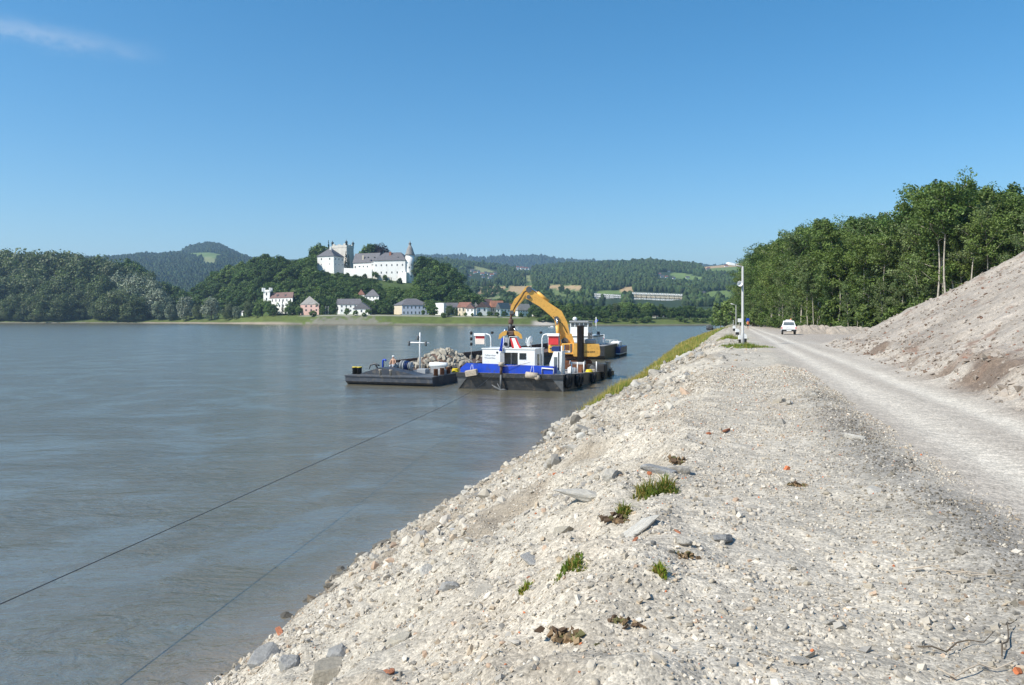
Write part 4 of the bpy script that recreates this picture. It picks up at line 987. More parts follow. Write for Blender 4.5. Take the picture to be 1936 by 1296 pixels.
twall('terrace_wall', [(650, CZ(650)-9), (672, CZ(672)-11), (703, CZ(703)-12)], (507, 508, 509), (514, 517, 522), 1.2, MT['plaster'])
twall('garden_wall', [(703, CZ(703)-11), (716, CZ(716)-14), (740, CZ(740)-15)], (513, 520, 525), (527, 532, 534), 1.0, MT['oldplaster'])
twall('balustrade', [(674, CZ(674)-2), (704, CZ(704)-4)], (505.5, 506), (509, 510), 0.6, MT['plaster'])

# village
W, SL = MT['plaster'], MT['slate']
o = 34
v1 = house('villa', 'white riverside villa with red brown roof and square battlemented tower', (505, YH(505, o)+1), (553, YH(553, o)), (556, YH(553, o)+12), 584, 563, 552.5, W, MT['darkred'], 'gable', 'LC', ((2, 7), (0, 0)))
Yv = YH(505, o)-1; a, b, c_ = poly_px([(498, Yv+1.5), (510, Yv-0.5), (512.5, Yv+5)]); d_ = a+c_-b
tw = MB(); tw.prism([b, c_, d_, a], Zp(588, Yv), Zp(549, Yv)); ctr = (a+b+c_+d_)/4
for p in (a, b, c_, d_):
    q = p+(p-ctr)*0.12; tw.prism([q+Vector((-.8, -.8)), q+Vector((.8, -.8)), q+Vector((.8, .8)), q+Vector((-.8, .8))], Zp(549, Yv)-1.2, Zp(544.5, Yv))
g_ = [p+(p-ctr)*0.15 for p in (b, c_, d_, a)]; tw.prism(g_, Zp(552, Yv), Zp(548.5, Yv))
twp = tw.build('tower', W, v1, -v1.location)
for z in (556, 566):
    q = mobj('window', WINM, twp); pp = (a+b)/2; q.location = (pp.x, pp.y-0.1, Zp(z, Yv)); q.scale = (1.0, 0.3, 2.2)
for px in (525, 540):
    p = P(px, 559, YH(px, o)+2.5); MB().box(p.x-0.7, p.x+0.7, p.y-0.8, p.y+2, p.z-0.8, p.z+0.8).build('dormer', MT['slate'], v1, -v1.location)
house('house', 'pink gabled house with steep light grey roof', (568, YH(570, o)+6), (574, YH(575, o)), (603, YH(600, o)+2), 591, 576, 560.5, MT['pink'], MT['slatelight'], 'hip', 'LC', ((0, 0), (2, 3)))
house('house', 'long white house with dark roof beside the flagpoles', (636, YH(640, o)+7), (642, YH(645, o)), (684, YH(682, o)+3), 592, 576, 565.5, W, SL, 'gable', 'CR', ((1, 1), (2, 5)))
house('house', 'white gable end house adjoining the long white house', (668, YH(670, 26)+1), (699, YH(698, 26)), (703, YH(698, 26)+10), 594, 584, 572, W, SL, 'gable', 'CR', ((1, 3), (0, 0)))
house('house', 'tall white house with half hipped grey roof, highest above the river road', (690, YH(690, 60)), (716, YH(716, 58)), (719, YH(716, 58)+12), 573, 560, 547.5, W, SL, 'hip', 'LC', ((2, 4), (0, 0)))
house('house', 'small white wing with red gable roof behind the tall white house', (677, YH(680, 66)+2), (689, YH(688, 66)), (696, YH(688, 66)+12), 567, 557, 548, W, MT['redroof'], 'gable', 'CR', ((0, 0), (0, 0)))
house('apartment_house', 'long two storey house with cream gable end and front tinted blue as shade', (745, YH(748, o)+8), (760, YH(762, o)), (811, YH(808, o)+10), 597, 577, 565, MT['cream'], SL, 'hip', 'CR', ((0, 0), (2, 7)), cat='apartment house')
bb = bpy.data.objects['apartment_house']
bf = MB(); c1, r1 = poly_px([(760, YH(762, o)), (811, YH(808, o)+10)]); dv = (r1-c1).normalized(); nr = Vector((dv.y, -dv.x))
bf.prism([c1+nr*0.012, r1+nr*0.012, r1-nr*0.05, c1-nr*0.05], Zp(598, YH(762, o)), Zp(577.3, YH(762, o))); bf.build('front_shade_skin', MT['shadewall'], bb, -bb.location)  # thin blue skin over the cream wall paints in the shade on this side
house('house', 'white cubic flat roofed house among the trees', (823, YH(825, o)+3), (839, YH(838, o)), (844, YH(838, o)+9), 590, 573.5, 573, W, W, 'hip', 'CR', ((0, 0), (0, 0)), ovh=0.1)
house('house', 'low house with blue grey roof right of the white cubic house', (838, YH(840, 46)+3), (842, YH(842, 46)), (867, YH(866, 46)+4), 590, 581, 573, W, MT['slate'], 'gable', 'CR', ((0, 0), (1, 4)))
house('house', 'yellow house with red tile roof in the village', (866, YH(867, o)+5), (873, YH(873, o)), (893, YH(892, o)+3), 592, 581, 572, MT['cream'], MT['redroof'], 'gable', 'CR', ((1, 1), (1, 3)))
house('house', 'small white gabled house in front of the big white gable', (881, YH(881, 28)), (896, YH(896, 28)), (900, YH(896, 28)+9), 592, 583, 574, W, MT['darkred'], 'gable', 'CR', ((1, 2), (0, 0)))
house('house', 'house with big white gable and brown roof in the village', (901, YH(902, 40)), (921, YH(920, 40)), (930, YH(922, 40)+14), 592, 581, 571.5, W, MT['darkred'], 'gable', 'CR', ((1, 2), (0, 0)))
house('house', 'long brown roofed house rising behind the big white gable', (905, YH(905, 62)+2), (908, YH(908, 62)), (930, YH(930, 62)+2), 582, 574, 566, MT['cream'], MT['darkred'], 'gable', 'CR')
house('house', 'orange roofed row house behind the village trees', (926, YH(926, 50)+4), (930, YH(930, 50)), (952, YH(951, 50)+2), 592, 581, 569, MT['cream'], MT['orangeroof'], 'gable', 'CR', ((0, 0), (1, 4)))
house('house', 'white house with pale grey slanted roof left of the excavator stick', (938, YH(940, 40)), (946, YH(946, 40)), (965, YH(963, 40)+6), 592, 584, 573, W, MT['slatelight'], 'gable', 'CR', ((1, 1), (1, 3)))
house('house', 'pale long house seen under the excavator boom', (974, YH(975, 44)+3), (979, YH(979, 44)), (1006, YH(1005, 44)+3), 597, 587, 575, W, MT['slatelight'], 'hip', 'CR', ((0, 0), (2, 6)))
house('house', 'small white house with orange roof behind the boom', (960, YH(960, 58)+2), (964, YH(964, 58)), (976, YH(976, 58)+2), 592, 583, 575, W, MT['orangeroof'], 'gable', 'CR')
house('house', 'narrow white gabled house between the red roof and the big white gable', (894, YH(894, 52)), (904, YH(904, 52)), (906, YH(904, 52)+9), 590, 580, 572, W, MT['slatelight'], 'gable', 'CR', ((2, 2), (0, 0)))
house('house', 'white house with low red roof right of the orange roofs', (950, YH(950, 56)), (960, YH(960, 56)), (964, YH(960, 56)+8), 590, 580, 572.5, W, MT['redroof'], 'gable', 'CR', ((1, 2), (0, 0)))
house('house', 'white house with dark roof at the right end of the village', (1006, YH(1006, 52)+2), (1010, YH(1010, 52)), (1024, YH(1024, 52)+2), 597, 588, 581, W, SL, 'gable', 'CR', ((0, 0), (1, 3)))
house('house', 'small white house half hidden behind the white cubic house', (846, YH(846, 62)+2), (850, YH(850, 62)), (862, YH(862, 62)+2), 580, 573, 567, W, MT['redroof'], 'gable', 'CR', ((0, 0), (1, 3)))
house('shed', 'small white shed at the left end of the village lawn', (452, YH(452, 22)), (459, YH(459, 22)), (462, YH(459, 22)+5), 596, 591, 588, W, MT['slatelight'], 'gable', 'LC', cat='shed')
house('hall', 'low white hall with grey roof among trees on the right far bank', (1233, 640), (1240, 634), (1267, 640), 605, 599, 592, W, MT['slatelight'], 'gable', 'CR', cat='hall')
house('cabin', 'tiny brown cabin on the slope below the castle', (837, CZ(840)-40), (841, CZ(840)-43), (845, CZ(840)-38), 568, 565, 562, MT['cream'], MT['redroof'], 'gable', 'CR', cat='cabin')
for i, px in enumerate((612.5, 616, 620.5)):
    p = FP(px, 24); t_ = MB(); t_.tube([p+Vector((0, 0, -0.5)), p+Vector((0, 0, 7))], [0.11, 0.07], 6)
    tag(t_.build('flagpole', MT['white']), 'bare white flagpole in front of the long white house', 'flagpole', 'flagpoles on the far bank')
# hillside blocks and villages
def block(label, x0, x1, yb, yt, Y, wall, n, step=0, roof='white'):
    t_ = thing('apartment_block', label, 'apartment block', (X((x0+x1)/2, Y), Y, Zp(yb, Y)))
    zb, zt = Zp(yb, Y), Zp(yt, Y); h = (zt-zb)/3; xa, xb = X(x0, Y), X(x1, Y); wu = (xb-xa)/n
    wm, dk = MB(), MB()
    for k in range(3):
        q = MB()
        for i in range(n):
            e = 0.12*wu*(i % 2); dz = -step*(i/(n-1))*(zt-zb)
            q.box(xa+i*wu+0.6, xa+(i+1)*wu-0.6, Y+k*3+e*0.4, Y+14, zb+k*h-(3 if k == 0 else 0)+dz, zb+(k+1)*h-0.5*h*0.4+dz)
            q.box(xa+i*wu+0.3, xa+(i+1)*wu-0.9, Y+k*3-1.8+e*0.4, Y+k*3+e*0.4-0.01, zb+k*h+0.25*h+dz, zb+k*h+0.55*h+dz)
            for j in range(2):
                o_ = mobj('window', WINM, t_); o_.location = Vector((xa+i*wu+wu*(0.3+0.4*j), Y+k*3+e*0.4-0.05, zb+k*h+0.58*h+dz))-t_.location; o_.scale = (wu*0.2, 0.3, h*0.24)
        q.build('storey', wall if not (k == 1 and roof == 'mix') else MT['cream'], t_, -t_.location)
    return t_
def YHill(px, py):
    ts = np.linspace(0.02, 1, 200); x_, y_, z_ = h3.pt(np.full(200, px), ts); pp = HZ+(EYE-z_)/y_*F
    i = int(np.argmin(np.abs(pp-py))); return float(y_[i])
block('white terraced apartment block, left of the two on the far slope', 1121, 1178, 566, 554, YHill(1150, 565), W, 7, 0.25)
block('white and cream terraced apartment block, right and longer of the two on the far slope', 1196, 1294, 568, 552, YHill(1245, 568), W, 11, 0.2, 'mix')
VH = [(893, 514, 'pale'), (898, 518, 'red'), (905, 516, 'pale'), (912, 520, 'red'), (918, 518, 'pale'), (924, 520, 'pale'), (930, 522, 'red'), (936, 519, 'pale'), (914, 526, 'pale'), (926, 527, 'pale'), (888, 524, 'red'), (979, 508, 'red'), (987, 509, 'red'), (995, 510, 'red'), (1001, 510, 'pale'), (1010, 512, 'red'), (1224, 522, 'red'), (1247, 521, 'red'), (1252, 525, 'pale'), (1260, 526, 'red'), (1274, 528, 'pale'), (1300, 527, 'pale'), (1264, 515, 'pale'), (1340, 510, 'red'), (1373, 505, 'red'), (1338, 512, 'pale'), (1012, 536, 'pale'), (1330, 556, 'pale')]
for i, (px, py, k) in enumerate(VH):
    Yq = YHill(px, py); wq = 2.9 if i % 3 else 3.8; zb = Zp(py, Yq)
    house('hillside_house', ('tiny white house with grey roof in a hamlet on the far hills' if k == 'pale' else 'tiny white house with red roof in a hamlet on the far hills'),
          (px-wq, Yq+4), (px-wq+1.2, Yq), (px+wq, Yq+3), py+0.6, py-2.2, py-4.6, W, SL if k == 'pale' else MT['redroof'], 'gable', 'CR', group='hamlet houses with grey roofs' if k == 'pale' else 'hamlet houses with red roofs')
# ------------------------------------------------------------------ trees
def leaf_quads(cen, rad, n, size, rg, squash=0.85, outward=0.5, droop=0.0, centre=None):
    """n leaf-sized faces around each clump centre"""
    k = len(cen); tot = k*n
    d = rg.normal(0, 1, (tot, 3)); d /= np.linalg.norm(d, axis=1)[:, None]
    r = rg.uniform(0.35, 1.0, tot)**0.6
    off = d*(r*np.repeat(rad, n))[:, None]; off[:, 2] *= squash; off[:, 2] -= droop*np.abs(rg.normal(0, 1, tot))*np.repeat(rad, n)
    p = np.repeat(cen, n, 0)+off
    nrm = rg.normal(0, 1, (tot, 3))*(1-outward)+d*outward*1.2+np.array([0, 0, 0.35]); nrm /= np.linalg.norm(nrm, axis=1)[:, None]
    a = np.cross(nrm, rg.normal(0, 1, (tot, 3))); a /= np.linalg.norm(a, axis=1)[:, None]; b = np.cross(nrm, a)
    s = size*rg.uniform(0.6, 1.3, tot); a = a*(s*0.5)[:, None]; b = b*(s*0.36)[:, None]
    v = np.stack([p-a, p+b*1.0-a*0.1, p+a, p-b*1.0-a*0.1], 1)
    tone = np.repeat(rg.lognormal(0, 0.18, k), n)*rg.lognormal(0, 0.18, tot)
    hue = rg.normal(0, 0.06, (tot, 1))
    c = tone[:, None]*np.array([[1, 1, 1]])+np.concatenate([hue, hue*0.3, -hue*0.3], 1)
    return v.reshape(-1, 3), np.repeat(c, 4, 0)
def crown_mesh(name, cen, rad, n, size, mat, rg, **kw):
    v, c = leaf_quads(np.array(cen), np.array(rad), n, size, rg, **kw)
    f = np.arange(len(v)).reshape(-1, 4)
    return np_mesh(name, v, f, mat, np.clip(c, 0.25, 2.2))
def forest_tree(seed, H=22.0, spread=3.2, low=0.28, nclump=82, nleaf=78, leaf=0.36, mat='L_birch', bark='palebark', lean=0.05):
    rg = np.random.default_rng(seed)
    bx, by = rg.normal(0, lean, 2)*H
    cur = lambda h: np.array([bx*h**1.6+0.25*math.sin(h*7+seed), by*h**1.6+0.25*math.cos(h*6+seed), H*h])
    mb = MB(); hs = np.linspace(0, 0.93, 9); r0 = 0.0085*H
    mb.tube([cur(h)-(np.array([0, 0, 0.4]) if h == 0 else 0) for h in hs], [r0*(1-0.88*h)+(0.05 if h == 0 else 0) for h in hs], 8)
    cen, rad = [], []
    for i in range(16):
        h = low+(0.9-low)*(i+rg.uniform(0, 0.8))/16; a = i*2.4+rg.normal(0, 0.4)
        prof = math.sin(min(1, (h-low*0.7)/(1-low*0.7))*math.pi*0.92)**0.7
        ln = spread*(0.4+0.75*prof)*rg.uniform(0.7, 1.15); p0 = cur(h)
        e = p0+np.array([math.cos(a)*ln, math.sin(a)*ln, ln*rg.uniform(0.25, 0.85)]); m_ = (p0+e)/2+np.array([0, 0, -0.1*ln])
        mb.tube([p0, m_, e], [0.018*H*0.22, 0.05, 0.02], 5, False)
        for q in np.linspace(0.35, 1.05, 4):
            cen.append(p0+(e-p0)*q+rg.normal(0, 0.35, 3)); rad.append(rg.uniform(0.65, 1.25)*(0.7+0.5*q)*spread/3.2)
    for i in range(nclump-len(cen)):
        h = rg.uniform(max(low, 0.6), 1.0); q = cur(h); s = spread*0.42*(1.15-h)
        cen.append(q+np.array([rg.normal(0, s), rg.normal(0, s), 0])); rad.append(rg.uniform(0.6, 1.15))
    tm = mb.mesh('trunk', MT[bark]); cm = crown_mesh('crown', cen, rad, nleaf, leaf, MT[mat], rg)
    return tm, cm, H
def round_crown(seed, H=16, W_=10, base=0.12, nclump=70, nleaf=34, leaf=1.15, mat='L_dark', dome=0.9, lob=0.18, radk=1.0, trunk=True, name='tree', squash=0.85, droop=0.0):
    """broad crown for trees far off: trunk and foliage in one mesh"""
    rg = np.random.default_rng(seed); cen, rad = [], []
    ph = rg.uniform(0, 6.28, 4)
    for i in range(nclump):
        z = rg.uniform(-0.75, 1); a = rg.uniform(0, 6.28); q = math.sqrt(max(0, 1-z*z))*rg.uniform(0.72, 1.0)
        lobe = 1+lob*math.sin(3*a+ph[0]+2*z)+lob*0.7*math.sin(5*a+ph[1]-3*z)
        cen.append([q*math.cos(a)*W_*0.5*lobe*0.86, q*math.sin(a)*W_*0.5*lobe*0.86, H*(base+(1-base)*(0.47+0.44*z*dome*(0.9+0.2*math.sin(ph[2]+2*a))))]); rad.append(W_*rg.uniform(0.09, 0.17)*radk)
    v, c = leaf_quads(np.array(cen), np.array(rad), nleaf, leaf, rg, outward=0.6, squash=squash, droop=droop)
    f = np.arange(len(v)).reshape(-1, 4); mi = np.zeros(len(f), int)
    t = MB(); t.tube([(0, 0, -1), (0.1, 0, H*0.3), (0, 0.2, H*0.65)], [0.022*H, 0.017*H, 0.006*H], 6)
    for i in range(4):
        a = i*1.6+seed; t.tube([(0.1, 0, H*0.3), (math.cos(a)*W_*0.18, math.sin(a)*W_*0.18, H*0.5), (math.cos(a)*W_*0.3, math.sin(a)*W_*0.3, H*0.7)], [0.011*H, 0.008*H, 0.003*H], 5, False)
    tv = np.array(t.v); k = len(v); tf4 = [[i+k for i in q] for q in t.f if len(q) == 4]
    me = np_mesh(name, np.concatenate([v, tv]), [f, np.array(tf4)], [MT[mat], MT['bark']], np.concatenate([np.clip(c, 0.25, 2.2), np.ones((len(tv), 3))]), midx=np.concatenate([mi, np.ones(len(tf4), int)]))
    return me
def conifer(seed, H=16, W_=5, mat='L_spruce', nleaf=26):
    rg = np.random.default_rng(seed); cen, rad = [], []
    for i in range(60):
        h = rg.uniform(0.08, 1.0); a = rg.uniform(0, 6.28); q = W_*0.5*(1-h)**0.85*rg.uniform(0.6, 1)
        cen.append([q*math.cos(a), q*math.sin(a), H*h]); rad.append(W_*0.13*(1.15-h))
    v, c = leaf_quads(np.array(cen), np.array(rad), nleaf, 0.7, rg, droop=0.4)
    f = np.arange(len(v)).reshape(-1, 4)
    t = MB(); t.tube([(0, 0, -1), (0, 0, H*0.5), (0, 0, H*0.98)], [0.3, 0.18, 0.03], 6)
    tv = np.array(t.v); k = len(v); tf4 = [[i+k for i in q] for q in t.f if len(q) == 4]
    return np_mesh('conifer_tree', np.concatenate([v, tv]), [f, np.array(tf4)], [MT[mat], MT['bark']], np.concatenate([np.clip(c, 0.25, 2), np.ones((len(tv), 3))]), midx=np.concatenate([np.zeros(len(f), int), np.ones(len(tf4), int)]))
random.seed(77); rg = np.random.default_rng(77)
# forest on the right: each tree a trunk and a crown
KF = []
specs = [(1, dict(mat='L_birch')), (2, dict(mat='L_birch', low=0.26, spread=3.6, nclump=90)), (3, dict(mat='L_birch', low=0.15, spread=2.8)), (4, dict(mat='L_pale', low=0.18, spread=3.0)), (5, dict(mat='L_birch', low=0.36, spread=4.0, nclump=92)), (6, dict(mat='L_pale', low=0.12, spread=3.3)),
         (7, dict(mat='L_dark', low=0.15, spread=4.0, nclump=92, nleaf=78, bark='bark')), (8, dict(mat='L_dark', low=0.1, spread=3.6, nclump=90, nleaf=78, bark='bark')), (9, dict(mat='L_birch', low=0.4, spread=3.2, lean=0.09)), (10, dict(mat='L_pale', low=0.6, spread=2.6, nclump=70, lean=0.1)), (11, dict(mat='L_birch', low=0.62, spread=3.0, nclump=74, lean=0.03))]
for sd, kw in specs: KF.append(forest_tree(sd, **kw))
LABF = {'L_birch': 'tall slender tree with pale trunk and green crown in the wood beside the road', 'L_pale': 'grey green leafed slender tree with pale trunk in the wood beside the road', 'L_dark': 'dark leafed tree filling the inside of the wood beside the road'}
EPX = [1330, 1375, 1400, 1450, 1500, 1540, 1640, 1800, 1936, 2100, 2400]; EYD = [330, 300, 262, 200, 172, 157, 140, 118, 106, 96, 90]
TPX = [1340, 1390, 1410, 1430, 1450, 1480, 1510, 1530, 1570, 1600, 1630, 1670, 1692, 1703, 1720, 1760, 1800, 1840, 1856, 1870, 1884, 1900, 1936, 2000, 2400]
TPY = [560, 515, 492, 470, 450, 440, 440, 414, 405, 410, 401, 398, 408, 400, 372, 345, 334, 345, 366, 370, 355, 347, 342, 338, 330]
def forest(px, back, k, hk=1.0, up=0):
    Y = float(np.interp(px, EPX, EYD))+back; x = X(px, Y); z = gz_xy(x, Y)
    top = float(np.interp(px, TPX, TPY)); Ht = (Zp(top, Y)-z)*hk
    tm, cm, H0 = KF[k]; s = Ht/H0/0.985
    t = thing('tree', LABF[specs[k][1]["mat"]], 'tree', (x, Y, z-0.1), random.uniform(0, 6.28), 'trees of the roadside wood' + (', dark inner ones' if specs[k][1]['mat'] == 'L_dark' else ', pale leafed ones' if specs[k][1]['mat'] == 'L_pale' else ', slender green ones'))
    w_ = s*random.uniform(0.9, 1.2); t.scale = (w_, w_, s)
    mobj('trunk', tm, t); mobj('crown', cm, t)
for px in np.concatenate([np.arange(1396, 1500, 11), np.arange(1500, 1700, 15), np.arange(1700, 2080, 20)]):
    forest(px+random.uniform(-5, 5), random.uniform(0, 4), random.choice([0, 1, 2, 3, 3, 5, 2, 6]), random.uniform(0.62, 0.98))
for px in np.concatenate([np.arange(1400, 1520, 11), np.arange(1520, 1720, 15), np.arange(1720, 2080, 21)]):
    forest(px+random.uniform(-5, 5), random.uniform(6, 12), random.choice([0, 1, 2, 4, 5, 6]), random.uniform(0.84, 1.0))
for px in np.concatenate([np.arange(1402, 1560, 14), np.arange(1560, 2080, 20)]):
    forest(px+random.uniform(-5, 5), random.uniform(14, 24), random.choice([6, 7, 0, 6]), random.uniform(0.86, 0.97))
for px in np.arange(1410, 2080, 26):
    forest(px+random.uniform(-8, 8), random.uniform(27, 40), random.choice([6, 7]), random.uniform(0.75, 0.9))
for px, k, hk in ((1470, 9, 0.55), (1528, 9, 0.62), (1540, 9, 0.5), (1585, 10, 0.7), (1634, 10, 0.8), (1672, 10, 0.82), (1773, 10, 0.95), (1791, 10, 1.0), (1830, 9, 0.8), (1870, 10, 0.85)):
    forest(px, random.uniform(-3, -0.5), k, hk)
for px in np.concatenate([np.arange(1402, 1500, 11), np.arange(1500, 1760, 13)]):
    forest(px+random.uniform(-6, 6), random.uniform(-2.5, 4), random.choice([2, 3, 5, 7, 5]), random.choice([0.25, 0.33, 0.42, 0.52, 0.6]))
# undergrowth
BUSH = [round_crown(200+i, H=3.4, W_=4.2, base=0.0, nclump=50, nleaf=40, leaf=0.34, mat='L_bush', name='bush') for i in range(2)]+[round_crown(210+i, H=4.5, W_=4.5, base=0.0, nclump=55, nleaf=42, leaf=0.36, mat='L_birch', name='bush') for i in range(2)]
for px in np.concatenate([np.arange(1400, 1500, 9), np.arange(1500, 1700, 12), np.arange(1700, 1960, 22)]):
    Y = float(np.interp(px, EPX, EYD))+random.uniform(-2, 7); x = X(px, Y)
    o = mobj('bush', random.choice(BUSH)); o.location = (x, Y, gz_xy(x, Y)-0.2); s = random.uniform(0.5, 1.5); o.scale = (s, s, s*random.uniform(0.7, 1.6)); o.rotation_euler = (0, 0, random.uniform(0, 6.28))
    tag(o, 'leafy bush in the undergrowth along the edge of the roadside wood', 'bush', 'undergrowth bushes of the roadside wood')
for px, Y, s, lab in ((1508, 112, 0.55, 'small bright bush just right of the white van'), (1588, 112, 0.5, 'low green bush between the two low earth mounds')):
    x = X(px, Y); o = mobj('bush', BUSH[0]); o.location = (x, Y, gz_xy(x, Y)-0.1); o.scale = (s, s, s*0.9); tag(o, lab, 'bush')
for px, Y, s, lab in ((1372, 345, 3.0, 'large round willow on the near bank behind the lamp posts'), (1388, 320, 2.6, 'willow on the near bank just left of the wood'), (1362, 380, 2.1, 'lower willow on the tip of the near bank'), (1352, 430, 1.6, 'smallest willow at the far tip of the near bank')):
    x = X(px, Y); o = mobj('willow_tree', BUSH[2] if px != 1372 else BUSH[3]); o.location = (x, Y, max(0.5, gz_xy(x, Y))-0.3); o.scale = (s*0.95, s*0.95, s*0.95); tag(o, lab, 'tree')
# far bank, left: tall willows
WIL = [round_crown(300+i, H=36, W_=27, base=0.0, nclump=72, nleaf=84, leaf=1.6, mat='L_willow', lob=0.26, radk=1.35, name='willow_tree', droop=0.15) for i in range(4)]
SIL = [round_crown(320+i, H=26, W_=20, base=0.0, nclump=64, nleaf=64, leaf=1.4, mat='L_silver', lob=0.26, radk=1.3, name='silver_willow', squash=1.1) for i in range(3)]
DK = [round_crown(340+i, H=15, W_=11.5, base=0.06, nclump=50, nleaf=58, leaf=1.0, mat='L_dark', radk=1.25, name='broadleaf_tree') for i in range(4)]
MD = [round_crown(360+i, H=13, W_=10.5, base=0.05, nclump=48, nleaf=58, leaf=0.95, mat='L_mid', radk=1.25, name='leafy_tree') for i in range(4)]
CON = [conifer(380+i) for i in range(2)]
def far_tree(px, o_, kinds, H=None, top=None, label='', group=None, zbase=None, wk=1.0, cat='tree', Y=None):
    me = random.choice(kinds); h0 = max(v.co.z for v in me.vertices) if me.name not in HC else HC[me.name]; HC[me.name] = h0
    Yq = float(Ys(px))+o_ if Y is None else Y
    z = float(far_z(px, o_)) if zbase is None else zbase
    if top is not None: H = Zp(top, Yq)-z
    s = H/h0; o = mobj('willow_bush' if cat == 'bush' and 'willow' in label else cat if cat in ('bush', 'shrub') else me.name.split('.')[0], me); o.location = (X(px, Yq), Yq, z-0.3); sw = s*wk*random.uniform(0.9, 1.15)
    o.scale = (sw, sw, s); o.rotation_euler = (0, 0, random.uniform(0, 6.28))
    return tag(o, label, cat, group)
HC = {}
LPX = [-200, 0, 40, 90, 130, 165, 190, 215, 250, 285, 300, 320, 345]; LPY = [478, 478, 480, 483, 482, 490, 494, 503, 513, 520, 532, 543, 556]
LW = 'tall grey green willow in the wood on the left far bank'
for px in np.arange(-150, 300, 24):
    far_tree(px+random.uniform(-7, 7), random.uniform(62, 85), WIL, top=float(np.interp(px, LPX, LPY))+random.uniform(-14, -4), label=LW, group='willows of the left far bank', wk=0.8)
for px in np.arange(-140, 290, 27):
    far_tree(px+random.uniform(-8, 8), random.uniform(32, 46), WIL, top=float(np.interp(px, LPX, LPY))+random.uniform(22, 44), label=LW, group='willows of the left far bank', wk=0.95)
for px in list(range(-120, 120, 26))+[196, 222, 250]:
    far_tree(px+random.uniform(-8, 8), random.uniform(10, 17), WIL, top=random.uniform(545, 566), label=LW, group='willows of the left far bank', wk=1.1)
for px, o_, tp in ((120, 14, 553), (150, 26, 548), (172, 24, 552), (205, 12, 570)): far_tree(px, o_, WIL, top=tp, label=LW, group='willows of the left far bank')
SWL = 'silvery leaved willow on the left far bank near the beach'
for px, o_, tp in ((222, 56, 509), (240, 52, 516), (258, 48, 514), (275, 46, 520), (292, 40, 530), (262, 30, 540), (284, 26, 548), (302, 26, 545), (318, 24, 556), (300, 14, 566), (322, 12, 574), (352, 12, 560)):
    far_tree(px, o_, SIL, top=tp, label=SWL, group='silver willows near the beach', wk=0.85)
for px, o_, tp, lab in ((400, 14, 558, 'broad round grey green willow standing by the beach, largest of its pair'), (433, 12, 572, 'lower round grey green willow right of the broad beach willow'), (372, 14, 574, 'small grey willow left of the broad beach willow')):
    far_tree(px, o_, WIL[:1]+SIL[:1], top=tp, label=lab, wk=0.85)
for px, o_, tp in ((235, 88, 487), (246, 90, 490), (258, 92, 494), (312, 60, 532), (330, 60, 540), (345, 58, 545), (332, 40, 552), (345, 36, 556)):
    far_tree(px, o_, DK, top=tp, label='dark tree behind the silver willows on the left far bank', group='dark trees behind the silver willows', wk=0.8)
for px in list(range(-100, 270, 13)):
    far_tree(px+random.uniform(-4, 4), random.uniform(5, 9) if px < 110 or px > 215 else random.uniform(14, 22), WIL, H=random.uniform(7, 13), label='low willow scrub at the water edge of the left far bank', group='willow scrub on the left far bank', wk=1.3, cat='bush')
# castle hill
NH = 0
CLEAR = [[(596, 460), (800, 460), (800, 500), (783, 536), (755, 538), (700, 532), (690, 520), (645, 515), (596, 512)]]
for i in range(900):
    if NH >= 105: break
    px = random.uniform(585, 905); tt = random.uniform(0.05, 1.2)
    x_, y_, z_ = [float(q[0]) for q in h4.pt(np.array([px]), np.array([tt]))]
    py = HZ+(EYE-z_)/y_*F
    if py > 598: continue
    cp = np.array([px]); tp = py-(11/y_*F)
    if 590 < px < 795:
        front = np.interp(px, [590, 600, 630, 650, 700, 720, 750, 768, 780, 795], [500, 511, 519, 517, 531, 539, 541, 546, 540, 500])
        if tt < 1.0 and tp < front+34: continue
        if tt >= 0.93: continue
    kinds = DK if random.random() < 0.72 else MD
    if 735 < px < 800 and py > 545: kinds = MD
    Hh = random.uniform(10, 17)
    if kinds is DK: far_tree(px, 0, DK, H=Hh, label='dark green broadleaf tree in the wood on the castle hill', group='dark trees on the castle hill', zbase=z_, Y=y_, wk=1.15)
    else: far_tree(px, 0, MD, H=Hh, label='fresh green broadleaf tree in the wood on the castle hill', group='fresh green trees on the castle hill', zbase=z_, Y=y_, wk=1.15)
    NH += 1
def hill_t(px, py):
    ts = np.linspace(0, 1.0, 300); x_, y_, z_ = h4.pt(np.full(300, px), ts); pp = HZ+(EYE-z_)/y_*F
    i = int(np.argmin(np.abs(pp-py))); return float(y_[i]), float(z_[i])
for px in np.arange(594, 800, 9):
    fr_ = float(np.interp(px, [590, 600, 630, 650, 700, 720, 750, 768, 780, 800], [507, 514, 522, 520, 531, 541, 543, 548, 548, 510]))
    for dy in (6, 14, 22, 31, 41, 52, 64):
        if dy < 20 and 712 < px < 785: continue
        pj = px+random.uniform(-4, 4); yb_ = fr_+dy+random.uniform(-3, 3)
        y_, z_ = hill_t(pj, yb_)
        kk = MD if (735 < px and dy > 20 and random.random() < 0.8) or random.random() < 0.2 else DK
        far_tree(pj, 0, kk, top=fr_+dy-(9 if dy < 10 else 13 if dy < 20 else 20)+random.uniform(-5, 3), label=('dark green broadleaf tree in the wood on the castle hill' if kk is DK else 'fresh green broadleaf tree in the wood on the castle hill'), group=('dark trees on the castle hill' if kk is DK else 'fresh green trees on the castle hill'), zbase=z_, Y=y_, wk=1.35)
